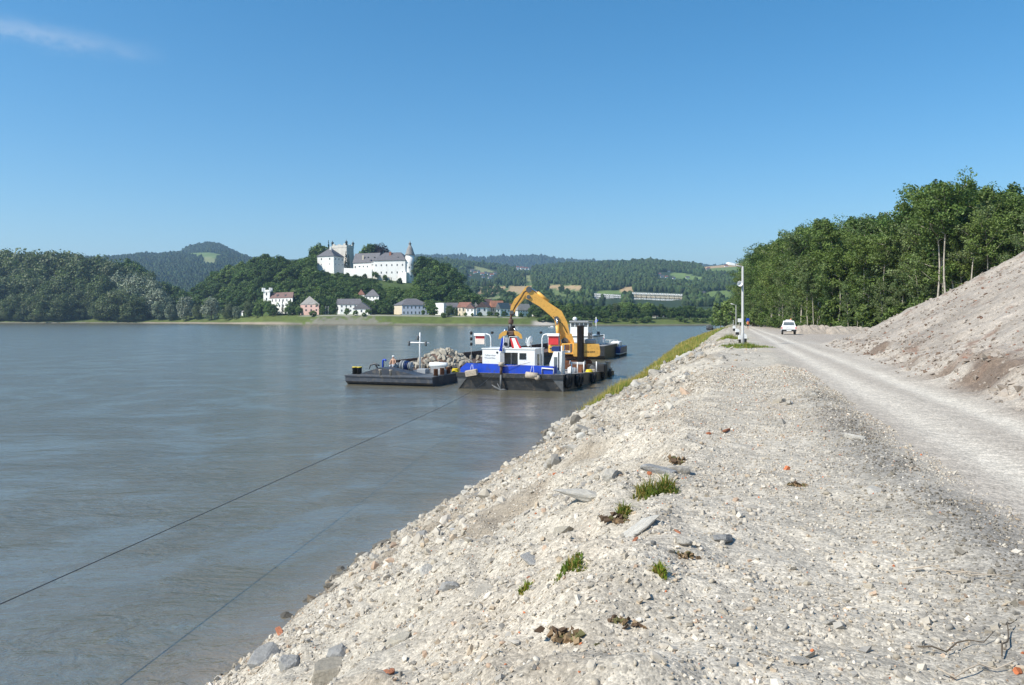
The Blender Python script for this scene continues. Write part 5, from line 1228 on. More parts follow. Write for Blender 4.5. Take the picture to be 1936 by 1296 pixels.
for px in np.arange(352, 606, 14.5):
    for tt in (0.06, 0.2, 0.34, 0.48, 0.62, 0.76, 0.9, 1.05):
        pj, tj = px+random.uniform(-6, 6), tt+random.uniform(-0.06, 0.06)
        x_, y_, z_ = [float(q[0]) for q in h4.pt(np.array([pj]), np.array([max(0.02, tj)]))]; py = HZ+(EYE-z_)/y_*F
        if py > 594 or (pj > 588 and tt > 0.5 and tt < 1.0): continue
        kk = DK if random.random() < 0.7 else MD
        far_tree(pj, 0, kk, H=random.uniform(11, 17)*(0.8 if tt > 0.8 else 1.0), label=('dark green broadleaf tree in the wood on the castle hill' if kk is DK else 'fresh green broadleaf tree in the wood on the castle hill'), group=('dark trees on the castle hill' if kk is DK else 'fresh green trees on the castle hill'), zbase=z_, Y=y_, wk=1.3)
EX = [(605, 1.12, 458, DK, 'tree behind the left end of the castle', 1.0), (597, 1.05, 466, DK, 'dark tree at the left end of the castle', 0.9), (690, 1.15, 463, MD, 'green tree behind the castle roof left of the copper beech', 0.7), (700, 1.18, 460, DK, 'dark green tree touching the copper beech', 0.8), (792, 1.0, 484, DK, 'tree right behind the round castle tower', 1.0), (806, 0.98, 484, DK, 'tall tree on the ridge just right of the castle', 1.2), (822, 0.95, 490, DK, 'broad tree right of the castle on the ridge', 1.2), (842, 0.9, 494, DK, 'tall broad tree at the right shoulder of the castle hill', 1.2), (858, 0.85, 504, DK, 'rightmost big tree on the shoulder of the castle hill', 1.1), (812, 0.7, 512, DK, 'dark tree on the slope right of the castle foot', 1.2), (838, 0.6, 524, DK, 'dark tree lower on the slope right of the castle', 1.2), (865, 0.5, 534, DK, 'dark tree at the lower right of the castle hill', 1.2), (884, 0.4, 554, DK, 'last dark tree at the right foot of the castle hill', 1.1)]
for px, tt, top, kinds, lab, wk in EX:
    x_, y_, z_ = [float(q[0]) for q in h4.pt(np.array([px]), np.array([tt]))]
    far_tree(px, 0, kinds, top=top, label=lab, zbase=z_, Y=y_, wk=wk)
CB = [round_crown(399, H=20, W_=19, base=0.0, nclump=150, nleaf=40, leaf=1.0, mat='L_copper', lob=0.04, name='copper_beech')]
far_tree(718, 0, CB, top=457, label='dark purple copper beech with smooth dome behind the castle roof', zbase=Zp(505, CZ(718)+35), Y=CZ(718)+35, wk=0.8)
far_tree(654, 0, CON, top=474, label='narrow dark conifer in front of the castle keep', zbase=Zp(509, CZ(654)-3), Y=CZ(654)-3, wk=0.75)
far_tree(659, 0, CON, top=480, label='shorter dark conifer beside the narrow one by the keep', zbase=Zp(509, CZ(659)-2), Y=CZ(659)-2, wk=0.75)
far_tree(621, 0, CON, top=454, label='spruce tip rising behind the corner wing of the castle', zbase=Zp(500, CZ(621)+30), Y=CZ(621)+30, wk=0.6)
for px, py, lab in ((709, 522, 'round dark shrub on the castle garden wall'), (728, 527, 'wide green shrub under the main castle range'), (737, 537, 'yellow green shrub in the castle garden'), (750, 540, 'garden shrub below the main castle range'), (756, 534, 'slim shrub by the castle buttress'), (775, 546, 'shrub at the foot of the round castle tower'), (690, 524, 'shrub against the castle terrace wall')):
    Yq = CZ(px)-17; far_tree(px, 0, MD if 'green' in lab or 'garden' in lab else DK, H=random.uniform(5, 7), label=lab, zbase=Zp(py+5, Yq), Y=Yq, cat='shrub')
# more garden and street trees between the village houses
for px, o_, tp, kk in ((462, 40, 572, 0), (478, 30, 578, 1), (487, 44, 566, 0), (518, 46, 556, 0), (546, 50, 556, 0), (560, 44, 562, 0), (583, 52, 558, 0), (608, 46, 566, 0), (618, 52, 562, 0), (628, 60, 556, 0), (645, 58, 560, 0), (662, 56, 560, 0), (684, 50, 566, 0), (696, 22, 584, 1), (727, 44, 566, 0), (740, 50, 560, 0), (756, 56, 558, 1), (775, 58, 557, 0), (795, 56, 560, 0), (812, 48, 564, 1), (820, 40, 568, 0), (832, 52, 566, 0), (851, 30, 576, 0), (858, 56, 564, 1), (875, 66, 562, 0), (895, 70, 563, 0), (910, 76, 562, 1), (940, 74, 564, 0), (968, 70, 566, 0), (990, 66, 570, 0)):
    far_tree(px, o_, (DK, MD)[kk], top=tp, label='green tree among the houses of the riverside village', group='trees among the village houses', wk=1.15)
# village and riverside trees
VT_ = [(516, 18, 574, DK, 'dark garden tree before the middle of the villa', 1.1), (545, 20, 577, MD, 'low garden tree at the right end of the villa', 1.1), (487, 16, 576, MD, 'low tree left of the villa tower', 1.1), (470, 20, 565, WIL, 'tall grey green willow left of the riverside villa', 0.6), (447, 14, 578, SIL, 'pale willow by the white shed', 0.7), (496, 24, 566, MD, 'leafy tree before the villa tower', 0.9), (509, 20, 572, MD, 'leafy tree in front of the villa, left of the blue spruce', 0.9), (534, 24, 566, CON, 'blue green spruce in front of the villa', 0.8), (556, 26, 570, DK, 'round dark tree between the villa and the pink house', 0.8), (565, 20, 578, MD, 'small tree left of the pink house', 0.9), (610, 24, 576, MD, 'small tree right of the pink house', 0.8), (592, 16, 586, MD, 'garden bush before the pink house', 1.3),
       (656, 20, 581, MD, 'garden tree before the long white house', 1.0), (672, 18, 586, MD, 'garden bush before the white gable end house', 1.3), (688, 15, 590, MD, 'round bush on the riprap below the white gable end', 1.2), (705, 40, 572, DK, 'dark tree under the tall white house', 1.2), (722, 30, 576, DK, 'dark tree left of the cream gable', 1.2), (732, 26, 572, DK, 'tree beside the cream gable end', 1.0), (634, 40, 568, DK, 'dark tree behind the flagpoles', 1.1), (625, 30, 580, MD, 'shrubby tree by the flagpoles', 1.1),
       (800, 22, 585, MD, 'small tree before the shade tinted front', 0.9), (817, 26, 574, MD, 'bright green tree right of the house with the shade tinted front', 1.3), (848, 16, 582, WIL, 'grey green tree on the bank before the white cubic house', 0.55), (838, 14, 590, MD, 'low tree by the riverside road', 1.2), (862, 20, 580, WIL, 'grey willow before the yellow house', 0.5), (880, 18, 590, MD, 'garden tree below the yellow house', 1.1), (893, 18, 591, MD, 'garden tree below the small white gable', 1.1), (908, 20, 589, DK, 'garden tree below the big white gable', 1.1), (926, 20, 588, DK, 'riverside tree before the orange roofs', 1.1), (940, 18, 589, DK, 'riverside tree left of the excavator stick', 1.1), (953, 20, 587, DK, 'riverside tree behind the excavator stick', 1.1), (985, 20, 590, DK, 'riverside tree under the boom', 1.2), (1000, 22, 591, DK, 'riverside tree under the boom, further right', 1.1), (1014, 24, 586, DK, 'riverside tree just left of the boom bend', 1.1)]
for px, o_, tp, kk, lab, wk in VT_: far_tree(px, o_, kk, top=tp, label=lab, wk=wk)
# wood along the right far bank
for px in np.arange(1008, 1345, 11):
    far_tree(px+random.uniform(-4, 4), random.uniform(34, 60), DK+WIL[:1] if random.random() < 0.7 else MD, top=float(np.interp(px, [1000, 1040, 1080, 1150, 1200, 1260, 1300, 1345], [576, 568, 573, 574, 570, 576, 573, 578]))+random.uniform(-2, 5), label='dark green tree in the belt of trees along the right far bank', group='trees of the right far bank', wk=1.0)
for px in np.arange(1040, 1345, 11):
    if 1232 < px < 1268: continue
    far_tree(px+random.uniform(-4, 4), random.uniform(14, 24) if px < 1200 else random.uniform(22, 30), DK, top=random.uniform(580, 592), label='dark green tree in the belt of trees along the right far bank', group='trees of the right far bank', wk=1.1)
for px in np.concatenate([np.arange(1020, 1100, 13), np.arange(1110, 1240, 17), np.arange(1285, 1345, 14)]):
    far_tree(px+random.uniform(-4, 4), random.uniform(6, 12), MD, H=random.uniform(3, 5.5), label='low green bush at the water edge of the right far bank', group='bushes on the right far bank', wk=1.6, cat='bush')
# scattered trees between the fields behind the village
for px, py in ((900, 556), (915, 557), (925, 553), (940, 556), (948, 558), (1010, 552), (1018, 548), (1022, 555), (1028, 560), (1062, 556), (1072, 560), (1040, 566), (1006, 566), (952, 568), (970, 566), (930, 566), (1085, 566), (1100, 568), (990, 570), (960, 572), (1034, 574), (918, 566)):
    Yq = YHill(px, py); far_tree(px, 0, DK, H=random.uniform(13, 19), label='dark tree standing between the fields behind the village', group='trees between the fields', zbase=Zp(py, Yq), Y=Yq)
# ------------------------------------------------------------------ vessels
class Frame:
    """a vessel's own axes: a to the right, b away from the bow, z up from the water"""
    def __init__(s, ox, oy, deg): s.o = (ox, oy); s.th = R(deg); s.c, s.s = math.cos(s.th), math.sin(s.th)
    def w(s, a, b, z=0): return Vector((s.o[0]+s.c*a+s.s*b, s.o[1]-s.s*a+s.c*b, z))
    def loc(s, px, py, b):
        k = (px-CX)/F; a = (k*(s.o[1]+s.c*b)-s.o[0]-s.s*b)/(s.c+k*s.s); Y = s.o[1]-s.s*a+s.c*b
        return a, b, Zp(py, Y)
    def thing(s, name, label, cat, a=0, b=0, z=0, group=None):
        return thing(name, label, cat, s.w(a, b, z), -s.th, group)
def text(name, body, parent, loc, rot, size, mat, ext=0.004):
    cu = bpy.data.curves.new(name, 'FONT'); cu.body = body; cu.size = size; cu.extrude = ext; cu.align_x = 'CENTER'; cu.align_y = 'CENTER'
    tmp = bpy.data.objects.new(name, cu); link(tmp)
    me = bpy.data.meshes.new_from_object(tmp.evaluated_get(bpy.context.evaluated_depsgraph_get())); bpy.data.objects.remove(tmp)
    me.materials.clear(); me.materials.append(mat); o = mobj(name, me, parent); o.location = loc; o.rotation_euler = rot
    return o

# ---- work pontoon carrying the excavator
PF = Frame(-4.58, 66.7, 19.0); PW_, PL_ = 9.2, 20.0
dz = lambda b: 1.36-0.047*b
t = PF.thing('work_pontoon', 'black steel work pontoon with blue bulwark carrying the orange excavator', 'pontoon'); pon = t
MB().extr([(0, dz(0)), (0, 1.0), (0.06, 0.8), (0.16, 0.0), (0.5, -0.6), (PL_, -0.6), (PL_, dz(PL_))], 'x', 0, PW_).build('hull', MT['hullblack'], t)
MB().extr([(0.05, dz(0)+0.006), (PL_-0.05, dz(PL_)+0.006), (PL_-0.05, dz(PL_)+0.02), (0.05, dz(0)+0.02)], 'x', 0.05, PW_-0.05).build('deck', MT['deck'], t)
MB().box(-0.06, PW_+0.06, -0.14, -0.01, 1.02, 1.38, 0.03).build('rubbing_strake', MT['hullblack'], t)
for a_ in (0.0, PW_-0.02):                                   # chamfered bow corner plates
    MB().add([(a_, -0.03, 1.0), (a_+(0.9 if a_ < 1 else -0.9), -0.03, 1.0), (a_, 0.11, -0.1), (a_+(0.02 if a_ < 1 else -0.02), 0.3, 1.0), (a_+(0.9 if a_ < 1 else -0.9), 0.36, 0.98), (a_+(0.02 if a_ < 1 else -0.02), 0.2, -0.1)], [(0, 1, 2), (3, 5, 4), (0, 3, 4, 1), (1, 4, 5, 2), (2, 5, 3, 0)]).build('bow_corner', MT['dgrey'], t)
zb_ = dz(0)
MB().add([(0.2, 0.15, zb_), (PW_-0.9, 0.15, zb_), (PW_-0.9, 0.15, zb_+0.66), (0.75, 0.15, zb_+0.8), (0.2, 0.15, zb_+0.35), (0.2, 0.21, zb_), (PW_-0.9, 0.21, zb_), (PW_-0.9, 0.21, zb_+0.66), (0.75, 0.21, zb_+0.8), (0.2, 0.21, zb_+0.35)],
         [(0, 1, 2, 3, 4), (9, 8, 7, 6, 5), (0, 5, 6, 1), (1, 6, 7, 2), (2, 7, 8, 3), (3, 8, 9, 4), (4, 9, 5, 0)]).build('bulwark', MT['blue'], t)
MB().box(PW_-0.95, PW_-0.89, 0.22, 2.2, zb_, zb_+0.64).build('bulwark', MT['blue'], t)
bowp = PF.loc(948, 690, -0.05)
MB().tube([(bowp[0], -0.1, zb_-0.1), (bowp[0], -0.1, bowp[2]+0.1)], 0.13, 8).build('bow_post', MT['rustdark'], t)
MB().lathe([(0.24, 0), (0.24, 0.3)], (bowp[0], -0.1, bowp[2]-0.1), 10).build('fairlead', MT['tan'], t)
ra = PF.loc(1024, 700, 0); rb = PF.loc(1046, 700, 0)
MB().tube([(ra[0], 0.08, zb_+0.05), (ra[0], 0.08, zb_+0.5), (rb[0], 0.08, zb_+0.46), (rb[0], 0.08, zb_+0.05)], 0.05, 6).build('boarding_rail', MT['white'], t)
# railing posts and rails on the open right side
for px, b in ((1068, 3.2), (1074, 5.2), (1083, 7.5), (1112, 12.5)):
    a_ = PW_-0.15; MB().tube([(a_, b, dz(b)), (a_, b, dz(b)+1.0)], 0.06, 6).build('rail_post', MT['white'], t)
a_ = PF.loc(1062, 690, 1.0)[0]; MB().tube([(a_, 1.0, dz(1)), (a_, 1.0, dz(1)+2.35)], 0.06, 6).build('rail_post', MT['white'], t)
a_ = PF.loc(1067, 690, 2.4)[0]; MB().tube([(a_, 2.4, dz(2.4)), (a_, 2.4, dz(2.4)+2.4)], 0.05, 6).build('rail_post', MT['white'], t)

# deckhouse
d0 = PF.loc(912, 660, 1.0); ztop = d0[2]; zf = dz(1.0)+0.02
A = lambda px, b=1.0: PF.loc(px, 660, b)[0]
a0, a1, a2, a3 = A(912), A(953), A(979), A(1011)
dep = 2.6
t = PF.thing('deckhouse', 'white deckhouse with open dark doorway standing behind the blue bulwark', 'deckhouse', 0, 0, 0)
wl = MB()
wl.box(a0, a1-0.35, 1.0, 1.08, zf, ztop); wl.box(a2, a3, 1.0, 1.08, zf, ztop); wl.box(a1-0.35, a2, 1.003, 1.077, ztop-0.28, ztop-0.003)
wl.box(a0+0.002, a0+0.08, 1.081, 1.0+dep, zf, ztop); wl.box(a3-0.08, a3-0.002, 1.081, 1.0+dep, zf, ztop); wl.box(a0+0.081, a3-0.081, 0.92+dep, 0.997+dep, zf, ztop)
wl.build('wall', MT['white'], t)
MB().box(a0-0.06, a3+0.06, 0.94, 1.06+dep, ztop+0.002, ztop+0.07).build('roof', MT['white'], t)
MB().box(a1-0.35, a1+0.03, 0.985, 1.06, zf, ztop-0.29).build('door', MT['grey'], t)
MB().box(a2-0.62, a2-0.56, 1.02, 1.06, zf, ztop-0.285).build('door_post', MT['dgrey'], t)
w0, w1 = A(982), A(995); zw0, zw1 = PF.loc(985, 680, 1.0)[2], PF.loc(985, 668, 1.0)[2]
MB().box(w0, w1, 0.97, 1.0, zw0, zw1, 0.01).build('window', MT['glass'], t)
wf = MB(); wf.box(w0-0.05, w1+0.05, 0.975, 0.998, (zw0+zw1)/2-0.03, (zw0+zw1)/2+0.03); wf.build('window_bar', MT['white'], t)
for b in (1.7, 2.7): MB().box(a3-0.001, a3+0.025, b, b+0.55, ztop-1.35, ztop-0.42).build('window', MT['glasslight'], t)
MB().lathe([(0.09, -0.02), (0.09, 0.0)], (A(940), 0.99, PF.loc(940, 667, 1.0)[2]), 12, 'y').build('porthole', MT['glass'], t)
text('lettering', 'Felbermayr', t, (A(927), 0.992, PF.loc(927, 672, 1.0)[2]), (R(90), 0, 0), 0.22, MT['grey'])
text('lettering', 'Wasserbau', t, (A(926), 0.992, PF.loc(926, 677, 1.0)[2]), (R(90), 0, 0), 0.22, MT['grey'])
c0 = A(1038, 1.2); c1 = A(1053, 1.2); zc = PF.loc(1045, 665, 1.2)[2]
t = PF.thing('control_booth', 'white booth with slanted left side and tall window, right of the deckhouse', 'booth')
MB().extr([(c0, dz(1.2)+0.02), (c1+0.32, dz(1.2)+0.02), (c1+0.32, zc), (c0+0.4, zc), (c0+0.05, dz(1.2)+0.9)], 'y', 1.2, 2.4).build('wall', MT['white'], t)
MB().box(c1-0.25, c1+0.02, 1.175, 1.2, zc-1.2, zc-0.45).build('window', MT['glasslight'], t)
MB().box(c1+0.1, c1+0.2, 1.18, 1.2, zc-1.5, zc-0.05).build('door_gap', MT['glass'], t)
b_ = A(1051, 1.4); tag(MB().box(b_-0.35, b_+0.35, 1.3, 2.0, zc+0.01, zc+0.42, 0.04).build('locker', MT['navy']), 'dark blue locker on top of the white booth', 'locker').matrix_world = Matrix.Translation(PF.w(0, 0)) @ Matrix.Rotation(-PF.th, 4, 'Z')

# navigation sign boards on bent white tubes
def navsign(pole_px, pole_py0, box0, box1, y_top, y_bot, colors, label, b, bend):
    t = PF.thing('navigation_sign', label, 'river sign')
    p = PF.loc(pole_px, pole_py0, b); q = PF.loc(pole_px, 632, b); l0 = PF.loc(box0, 632, b); l1 = PF.loc(box1, 632, b); s_ = 1 if l0[0] > p[0] else -1
    end = l0 if s_ > 0 else l1
    z = q[2]
    MB().tube([(p[0], b, p[2]), (p[0], b, z-0.35), (p[0]+s_*0.1, b, z-0.08), (p[0]+s_*0.35, b, z), (end[0], b, z)], 0.055, 8).build('pole', MT['white'], t)
    MB().box(l0[0], l1[0], b-0.16, b+0.12, z-0.16, z+0.06, 0.02).build('lamp_box', MT['white'], t)
    zt, zb = PF.loc(box0, y_top, b)[2], PF.loc(box0, y_bot, b)[2]; n = len(colors)
    fr = MB(); fr.tube([(l0[0]+0.06, b+0.05, z-0.1), (l0[0]+0.06, b+0.05, zb-0.15)], 0.025, 5); fr.tube([(l1[0]-0.06, b+0.05, z-0.1), (l1[0]-0.06, b+0.05, zb-0.15)], 0.025, 5); fr.build('frame', MT['white'], t)
    acc = 0
    for cname, fr_ in colors:
        MB().box(l0[0]+0.1, l1[0]-0.1, b-0.03, b, zt+(zb-zt)*(acc+fr_), zt+(zb-zt)*acc-0.004).build('board', MT[cname], t); acc += fr_
    MB().lathe([(0.06, -0.12), (0.11, -0.1), (0.11, 0.1), (0.03, 0.13)], (p[0]+(0.12 if s_ < 0 else -0.1), b, z+0.12), 8, 'y').build('floodlight', MT['black'], t)
    return t
navsign(928, 661, 897, 918, 635, 651, [('red', 0.34), ('redwhite', 0.66)], 'river sign with red stripe over white board on a bent white tube', 1.3, -1)
navsign(1025, 690, 1035, 1058, 635, 652, [('red', 1.0)], 'river sign with plain red board on a bent white tube', 1.6, 1)
t = PF.thing('signal_lamps', 'thin pole with three black signal lamps left of the red and white sign', 'signal lamps')
p = PF.loc(891, 660, 1.3); MB().tube([(p[0], 1.3, zb_), (p[0], 1.3, PF.loc(891, 628, 1.3)[2])], 0.02, 5).build('pole', MT['galv'], t)
for py in (630, 641, 651): MB().lathe([(0.05, -0.14), (0.12, -0.1), (0.12, 0.1), (0.05, 0.14)], (p[0], 1.3, PF.loc(891, py, 1.3)[2]), 8).build('lamp', MT['black'], t)

# flags, dish, searchlight on the deckhouse roof
def cloth(name, quad, mats, label, cat, nseg=10, stripes=None, wave=0.05):
    """quad: top-left, top-right, bottom-right, bottom-left in pontoon axes"""
    tl, tr, br, bl = [Vector(q) for q in quad]; vs = []; fs = []; mi = []
    n = nseg
    for j in range(n+1):
        for i in range(n+1):
            p = tl.lerp(tr, i/n).lerp(bl.lerp(br, i/n), j/n); p.y += wave*math.sin(i*1.7+j*0.5)*(0.3+j/n); vs.append(p)
    N_ = len(vs); vs += [p+Vector((0, 0.012, 0)) for p in vs]
    for j in range(n):
        for i in range(n):
            k = j*(n+1)+i; m_ = 0 if not stripes else stripes[int(i/n*len(stripes))]
            fs.append((k, k+1, k+n+2, k+n+1)); mi.append(m_); fs.append((k+N_+n+1, k+N_+n+2, k+N_+1, k+N_)); mi.append(m_)
    me = bpy.data.meshes.new(name); me.from_pydata([tuple(p) for p in vs], [], fs)
    for m_ in mats: me.materials.append(m_)
    me.polygons.foreach_set('material_index', mi); me.polygons.foreach_set('use_smooth', [True]*len(mi))
    return me
def roofp(px, py, b=1.5): a_, b_, z = PF.loc(px, py, b); return (a_, b_, z)
t = PF.thing('flag', 'red white red striped flag hanging slack over the deckhouse roof', 'flag')
mobj('cloth', cloth('flag', [roofp(964, 640), roofp(976, 639), roofp(986, 659), roofp(969, 661)], [MT['red'], MT['white']], '', '', 12, (0, 1, 1, 0)), t)
MB().tube([roofp(960, 662, 1.55), roofp(963, 637, 1.55), roofp(978, 637, 1.55)], 0.03, 6).build('pole', MT['white'], t)
t = PF.thing('flag', 'limp blue flag hanging at the left of the deckhouse door', 'flag')
mobj('cloth', cloth('flag', [roofp(948, 640, 0.9), roofp(954, 639, 0.9), roofp(951, 665, 0.9), roofp(944, 664, 0.9)], [MT['blue']], '', '', 8, None, 0.07), t)
MB().tube([roofp(950, 668, 0.85), roofp(953, 636, 0.85)], 0.03, 6).build('pole', MT['white'], t)
t = PF.thing('searchlight', 'grey blue searchlight on the deckhouse roof between the flags', 'searchlight')
q = roofp(957, 650, 1.6); MB().box(q[0]-0.22, q[0]+0.22, 1.5, 1.8, ztop+0.07, q[2]+0.5, 0.05).build('housing', MT['grey'], t); MB().lathe([(0.15, -0.06), (0.17, 0.02), (0.17, 0.1)], (q[0], 1.46, q[2]-0.05), 12, 'y').build('lens', MT['glass'], t)
t = PF.thing('satellite_dish', 'white dish turned sideways on the right part of the deckhouse roof', 'dish')
q = roofp(1004, 647, 2.0); dsh = MB()
prof = [(0.0, 0.0), (0.18, 0.02), (0.34, 0.08), (0.44, 0.16), (0.45, 0.18), (0.34, 0.11), (0.18, 0.05), (0.0, 0.03)]
dsh.lathe([(max(0.004, r_), h) for r_, h in prof], (0, 0, 0), 20, 'x')
o = dsh.build('dish', MT['white'], t, q); o.rotation_euler = (0, R(-20), R(155)); o.scale = (1.0, 0.75, 1.05)
MB().tube([(q[0], q[1], ztop+0.07), (q[0], q[1], q[2])], 0.04, 6).build('mast', MT['grey'], t)
MB().tube([(q[0], q[1], q[2]-0.2), (q[0]-0.45, q[1]-0.1, q[2]-0.05), (q[0]-0.35, q[1]-0.1, q[2]+0.35)], 0.03, 5).build('feed_arm', MT['white'], t)
# spuds
def spud(px, py, b, r_, lab):
    a_, _, z = PF.loc(px, py, b); t = PF.thing('spud_pile', lab, 'spud pile', a_, b, 0)
    MB().lathe([(r_, -6), (r_, z-0.12), (r_*1.05, z-0.12), (r_*1.05, z)], (0, 0, 0), 20).build('pile', MT['spud'], t)
    MB().lathe([(r_*1.35, dz(b)+0.02), (r_*1.35, dz(b)+0.45), (r_*1.05, dz(b)+0.5)], (0, 0, 0), 20).build('collar', MT['rust'], t)
    return t
spud(1097.5, 615, 13.2, 0.34, 'tall black steel spud pile in front of the orange counterweight')
spud(967, 616, 15.0, 0.36, 'black spud pile rising behind the deckhouse beside the grab')
# deck clutter
t = PF.thing('winch', 'rusty brown winch trough at the foot of the right spud pile', 'winch')
p = PF.loc(1092, 700, 8.0); MB().extr([(p[0]-0.5, dz(8)+0.02), (p[0]+0.45, dz(8)+0.02), (p[0]+0.75, dz(8)+0.75), (p[0]-0.85, dz(8)+0.75)], 'y', 7.6, 8.8).build('trough', MT['rust'], t)
MB().lathe([(0.3, -0.7), (0.3, -0.65), (0.16, -0.64), (0.16, 0.64), (0.3, 0.65), (0.3, 0.7)], (p[0]-0.05, 8.2, dz(8)+0.8), 12, 'x').build('drum', MT['grey'], t)
def pobj(mb, name, mat, lab, cat, group=None):
    o = mb.build(name, mat); o.matrix_world = Matrix.Translation(PF.w(0, 0)) @ Matrix.Rotation(-PF.th, 4, 'Z'); return tag(o, lab, cat, group)
t = PF.thing('generator', 'low dark machine unit on the right rear deck edge', 'machine')
p = PF.loc(1128, 697, 13.6); MB().box(p[0]-0.9, p[0]+0.9, 13.2, 14.4, dz(13.5)+0.02, dz(13.5)+0.75, 0.1).build('casing', MT['black'], t); MB().lathe([(0.25, 0), (0.3, 0.05), (0.25, 0.4)], (p[0]-0.3, 13.1, dz(13.5)+0.35), 10, 'y').build('fan', MT['dgrey'], t)
t = PF.thing('capstan', 'weathered capstan at the far right corner of the pontoon', 'capstan')
p = PF.loc(1150, 695, 17.5); MB().box(p[0]-0.35, p[0]+0.35, 17.2, 17.9, dz(17.5)+0.02, dz(17.5)+0.3, 0.04).build('base', MT['tan'], t); MB().lathe([(0.3, 0.3), (0.22, 0.45), (0.2, 0.7), (0.32, 0.9), (0.32, 1.0)], (p[0], 17.5, dz(17.5)), 14).build('drum', MT['tan'], t)
for px, b, m_, lab, sz in ((1079, 5.6, 'white', 'white canister on the pontoon deck', 0.5), (1086, 6.6, 'grey', 'grey cable box on the pontoon deck', 0.42), (1114, 10.5, 'yellow', 'yellow hose heap on the pontoon deck', 0.4), (1120, 11.6, 'tan', 'pale rope heap on the pontoon deck', 0.45)):
    p = PF.loc(px, 700, b); mb = MB()
    if 'heap' in lab: [mb.torus((p[0], b, dz(b)+0.06+0.08*i), sz*(0.75-0.1*i), 0.06, 'z', 14, 6) for i in range(3)]
    else: mb.lathe([(sz*0.5, 0), (sz*0.55, 0.05), (sz*0.55, sz*0.9), (sz*0.3, sz*1.0), (sz*0.15, sz*1.15)], (p[0], b, dz(b)+0.02), 12)
    pobj(mb, lab.split(' on ')[0].split(' ', 1)[1].replace(' ', '_'), MT[m_], lab, lab.split(' on ')[0].split(' ', 1)[1])
# tyres and fenders along the hull
tyre = MB().torus((0, 0, 0), 0.36, 0.13, 'x', 20, 8).mesh('tyre_fender', MT['black'])
for i, b in enumerate((0.9, 1.6, 4.2, 5.3, 9.6, 10.6, 14.2, 17.4)):
    o = mobj('tyre_fender', tyre); o.location = PF.w(PW_+0.14, b, max(0.42, dz(b)-0.55)); o.rotation_euler = (0, R(4), -PF.th); s_ = 1.15 if b < 6 else 0.9; o.scale = (s_, s_, s_)
    tag(o, 'black tyre hung as fender along the right side of the pontoon', 'tyre fender', 'tyres hung along the pontoon')
f0 = PF.loc(892, 705, -0.3); mb = MB(); mb.box(-0.52, 0.52, -0.2, 0.2, -0.24, 0.24, 0.05); o = mb.build('wooden_fender', MT['tan']); o.location = PF.w(f0[0], -0.36, f0[2]); o.rotation_euler = (R(6), R(-10), -PF.th); tag(o, 'square timber fender hung on the left of the pontoon bow', 'fender')
f1 = PF.loc(1006, 710, -0.3); mb = MB(); mb.lathe([(0.1, -0.52), (0.25, -0.5), (0.26, 0.5), (0.1, 0.52)], (0, 0, 0), 14, 'x'); o = mb.build('roll_fender', MT['tan']); o.location = PF.w(f1[0], -0.36, f1[2]); o.rotation_euler = (0, R(5), -PF.th); tag(o, 'round tan roll fender hung on the right of the pontoon bow', 'fender')
f2 = PF.loc(1017, 714, -0.3); mb = MB(); mb.lathe([(0.08, -0.2), (0.2, -0.18), (0.21, 0.18), (0.08, 0.2)], (0, 0, 0), 14, 'y'); o = mb.build('roll_fender', MT['tan']); o.location = PF.w(f2[0], -0.4, f2[2]); o.rotation_euler = (0, 0, -PF.th); tag(o, 'short roll fender end on beside the round tan roll fender', 'fender')
# anchor with flukes down at the waterline
t = PF.thing('anchor', 'rusty black anchor hanging from the pontoon bow to the waterline', 'anchor')
aa = bowp[0]; MB().tube([(aa, -0.16, zb_-0.1), (aa+0.04, -0.3, 0.05)], [0.09, 0.11], 8).build('shank', MT['dgrey'], t)
MB().tube([(aa-0.75, -0.32, 0.42), (aa-0.35, -0.36, 0.2), (aa+0.04, -0.36, 0.03), (aa+0.3, -0.36, 0.06), (aa+0.62, -0.36, 0.0)], [0.03, 0.09, 0.1, 0.09, 0.04], 6).build('fluke', MT['dgrey'], t)
MB().tube([(aa-0.25, -0.34, 0.55), (aa, -0.36, 0.16), (aa+0.2, -0.36, -0.05)], [0.03, 0.08, 0.05], 6).build('fluke', MT['dgrey'], t)
# the long hawser across the water to the near bank, and a short mooring line
st_ = PF.w(bowp[0], -0.22, bowp[2]); en = Vector((-13.3, -30.0, 2.75)); pts = []
hz_fit = np.polyfit([st_.y, 50.7, 40, 29.3, 16.8, 12.7, -10, -30], [st_.z, 1.12, 1.18, 1.33, 1.52, 1.62, 2.2, 2.75], 5)
for i in range(61):
    q = i/60; p = st_.lerp(en, q); p.z = float(np.polyval(hz_fit, p.y)) if 0 < i < 60 else p.z; pts.append(p)
tag(MB().tube(pts, 0.0095, 6).build('hawser', MT['rope']), 'long dark steel hawser stretched low over the water from the pontoon bow', 'cable')
q0 = PF.w(bowp[0], -0.2, bowp[2]-0.1); q1 = PF.w(PF.loc(1000, 686, 0.1)[0], 0.3, PF.loc(1000, 686, 0.1)[2]); tag(MB().tube([q0, q0.lerp(q1, 0.5)-Vector((0, 0, 0.12)), q1], 0.02, 5).build('mooring_line', MT['tan']), 'pale mooring line slung across the blue bulwark', 'rope')
for px, lab in ((894, 'thin white lanyard holding the square timber fender'), (1008, 'thin white lanyard holding the round roll fender')):
    p = PF.loc(px, 690, -0.05); mb = MB(); mb.tube([(p[0]-0.05, -0.2, zb_+0.7), (p[0]-0.22, -0.34, zb_-0.12)], 0.014, 4); mb.tube([(p[0]+0.05, -0.2, zb_+0.7), (p[0]+0.18, -0.34, zb_-0.12)], 0.014, 4); pobj(mb, 'lanyard', MT['white'], lab, 'rope')

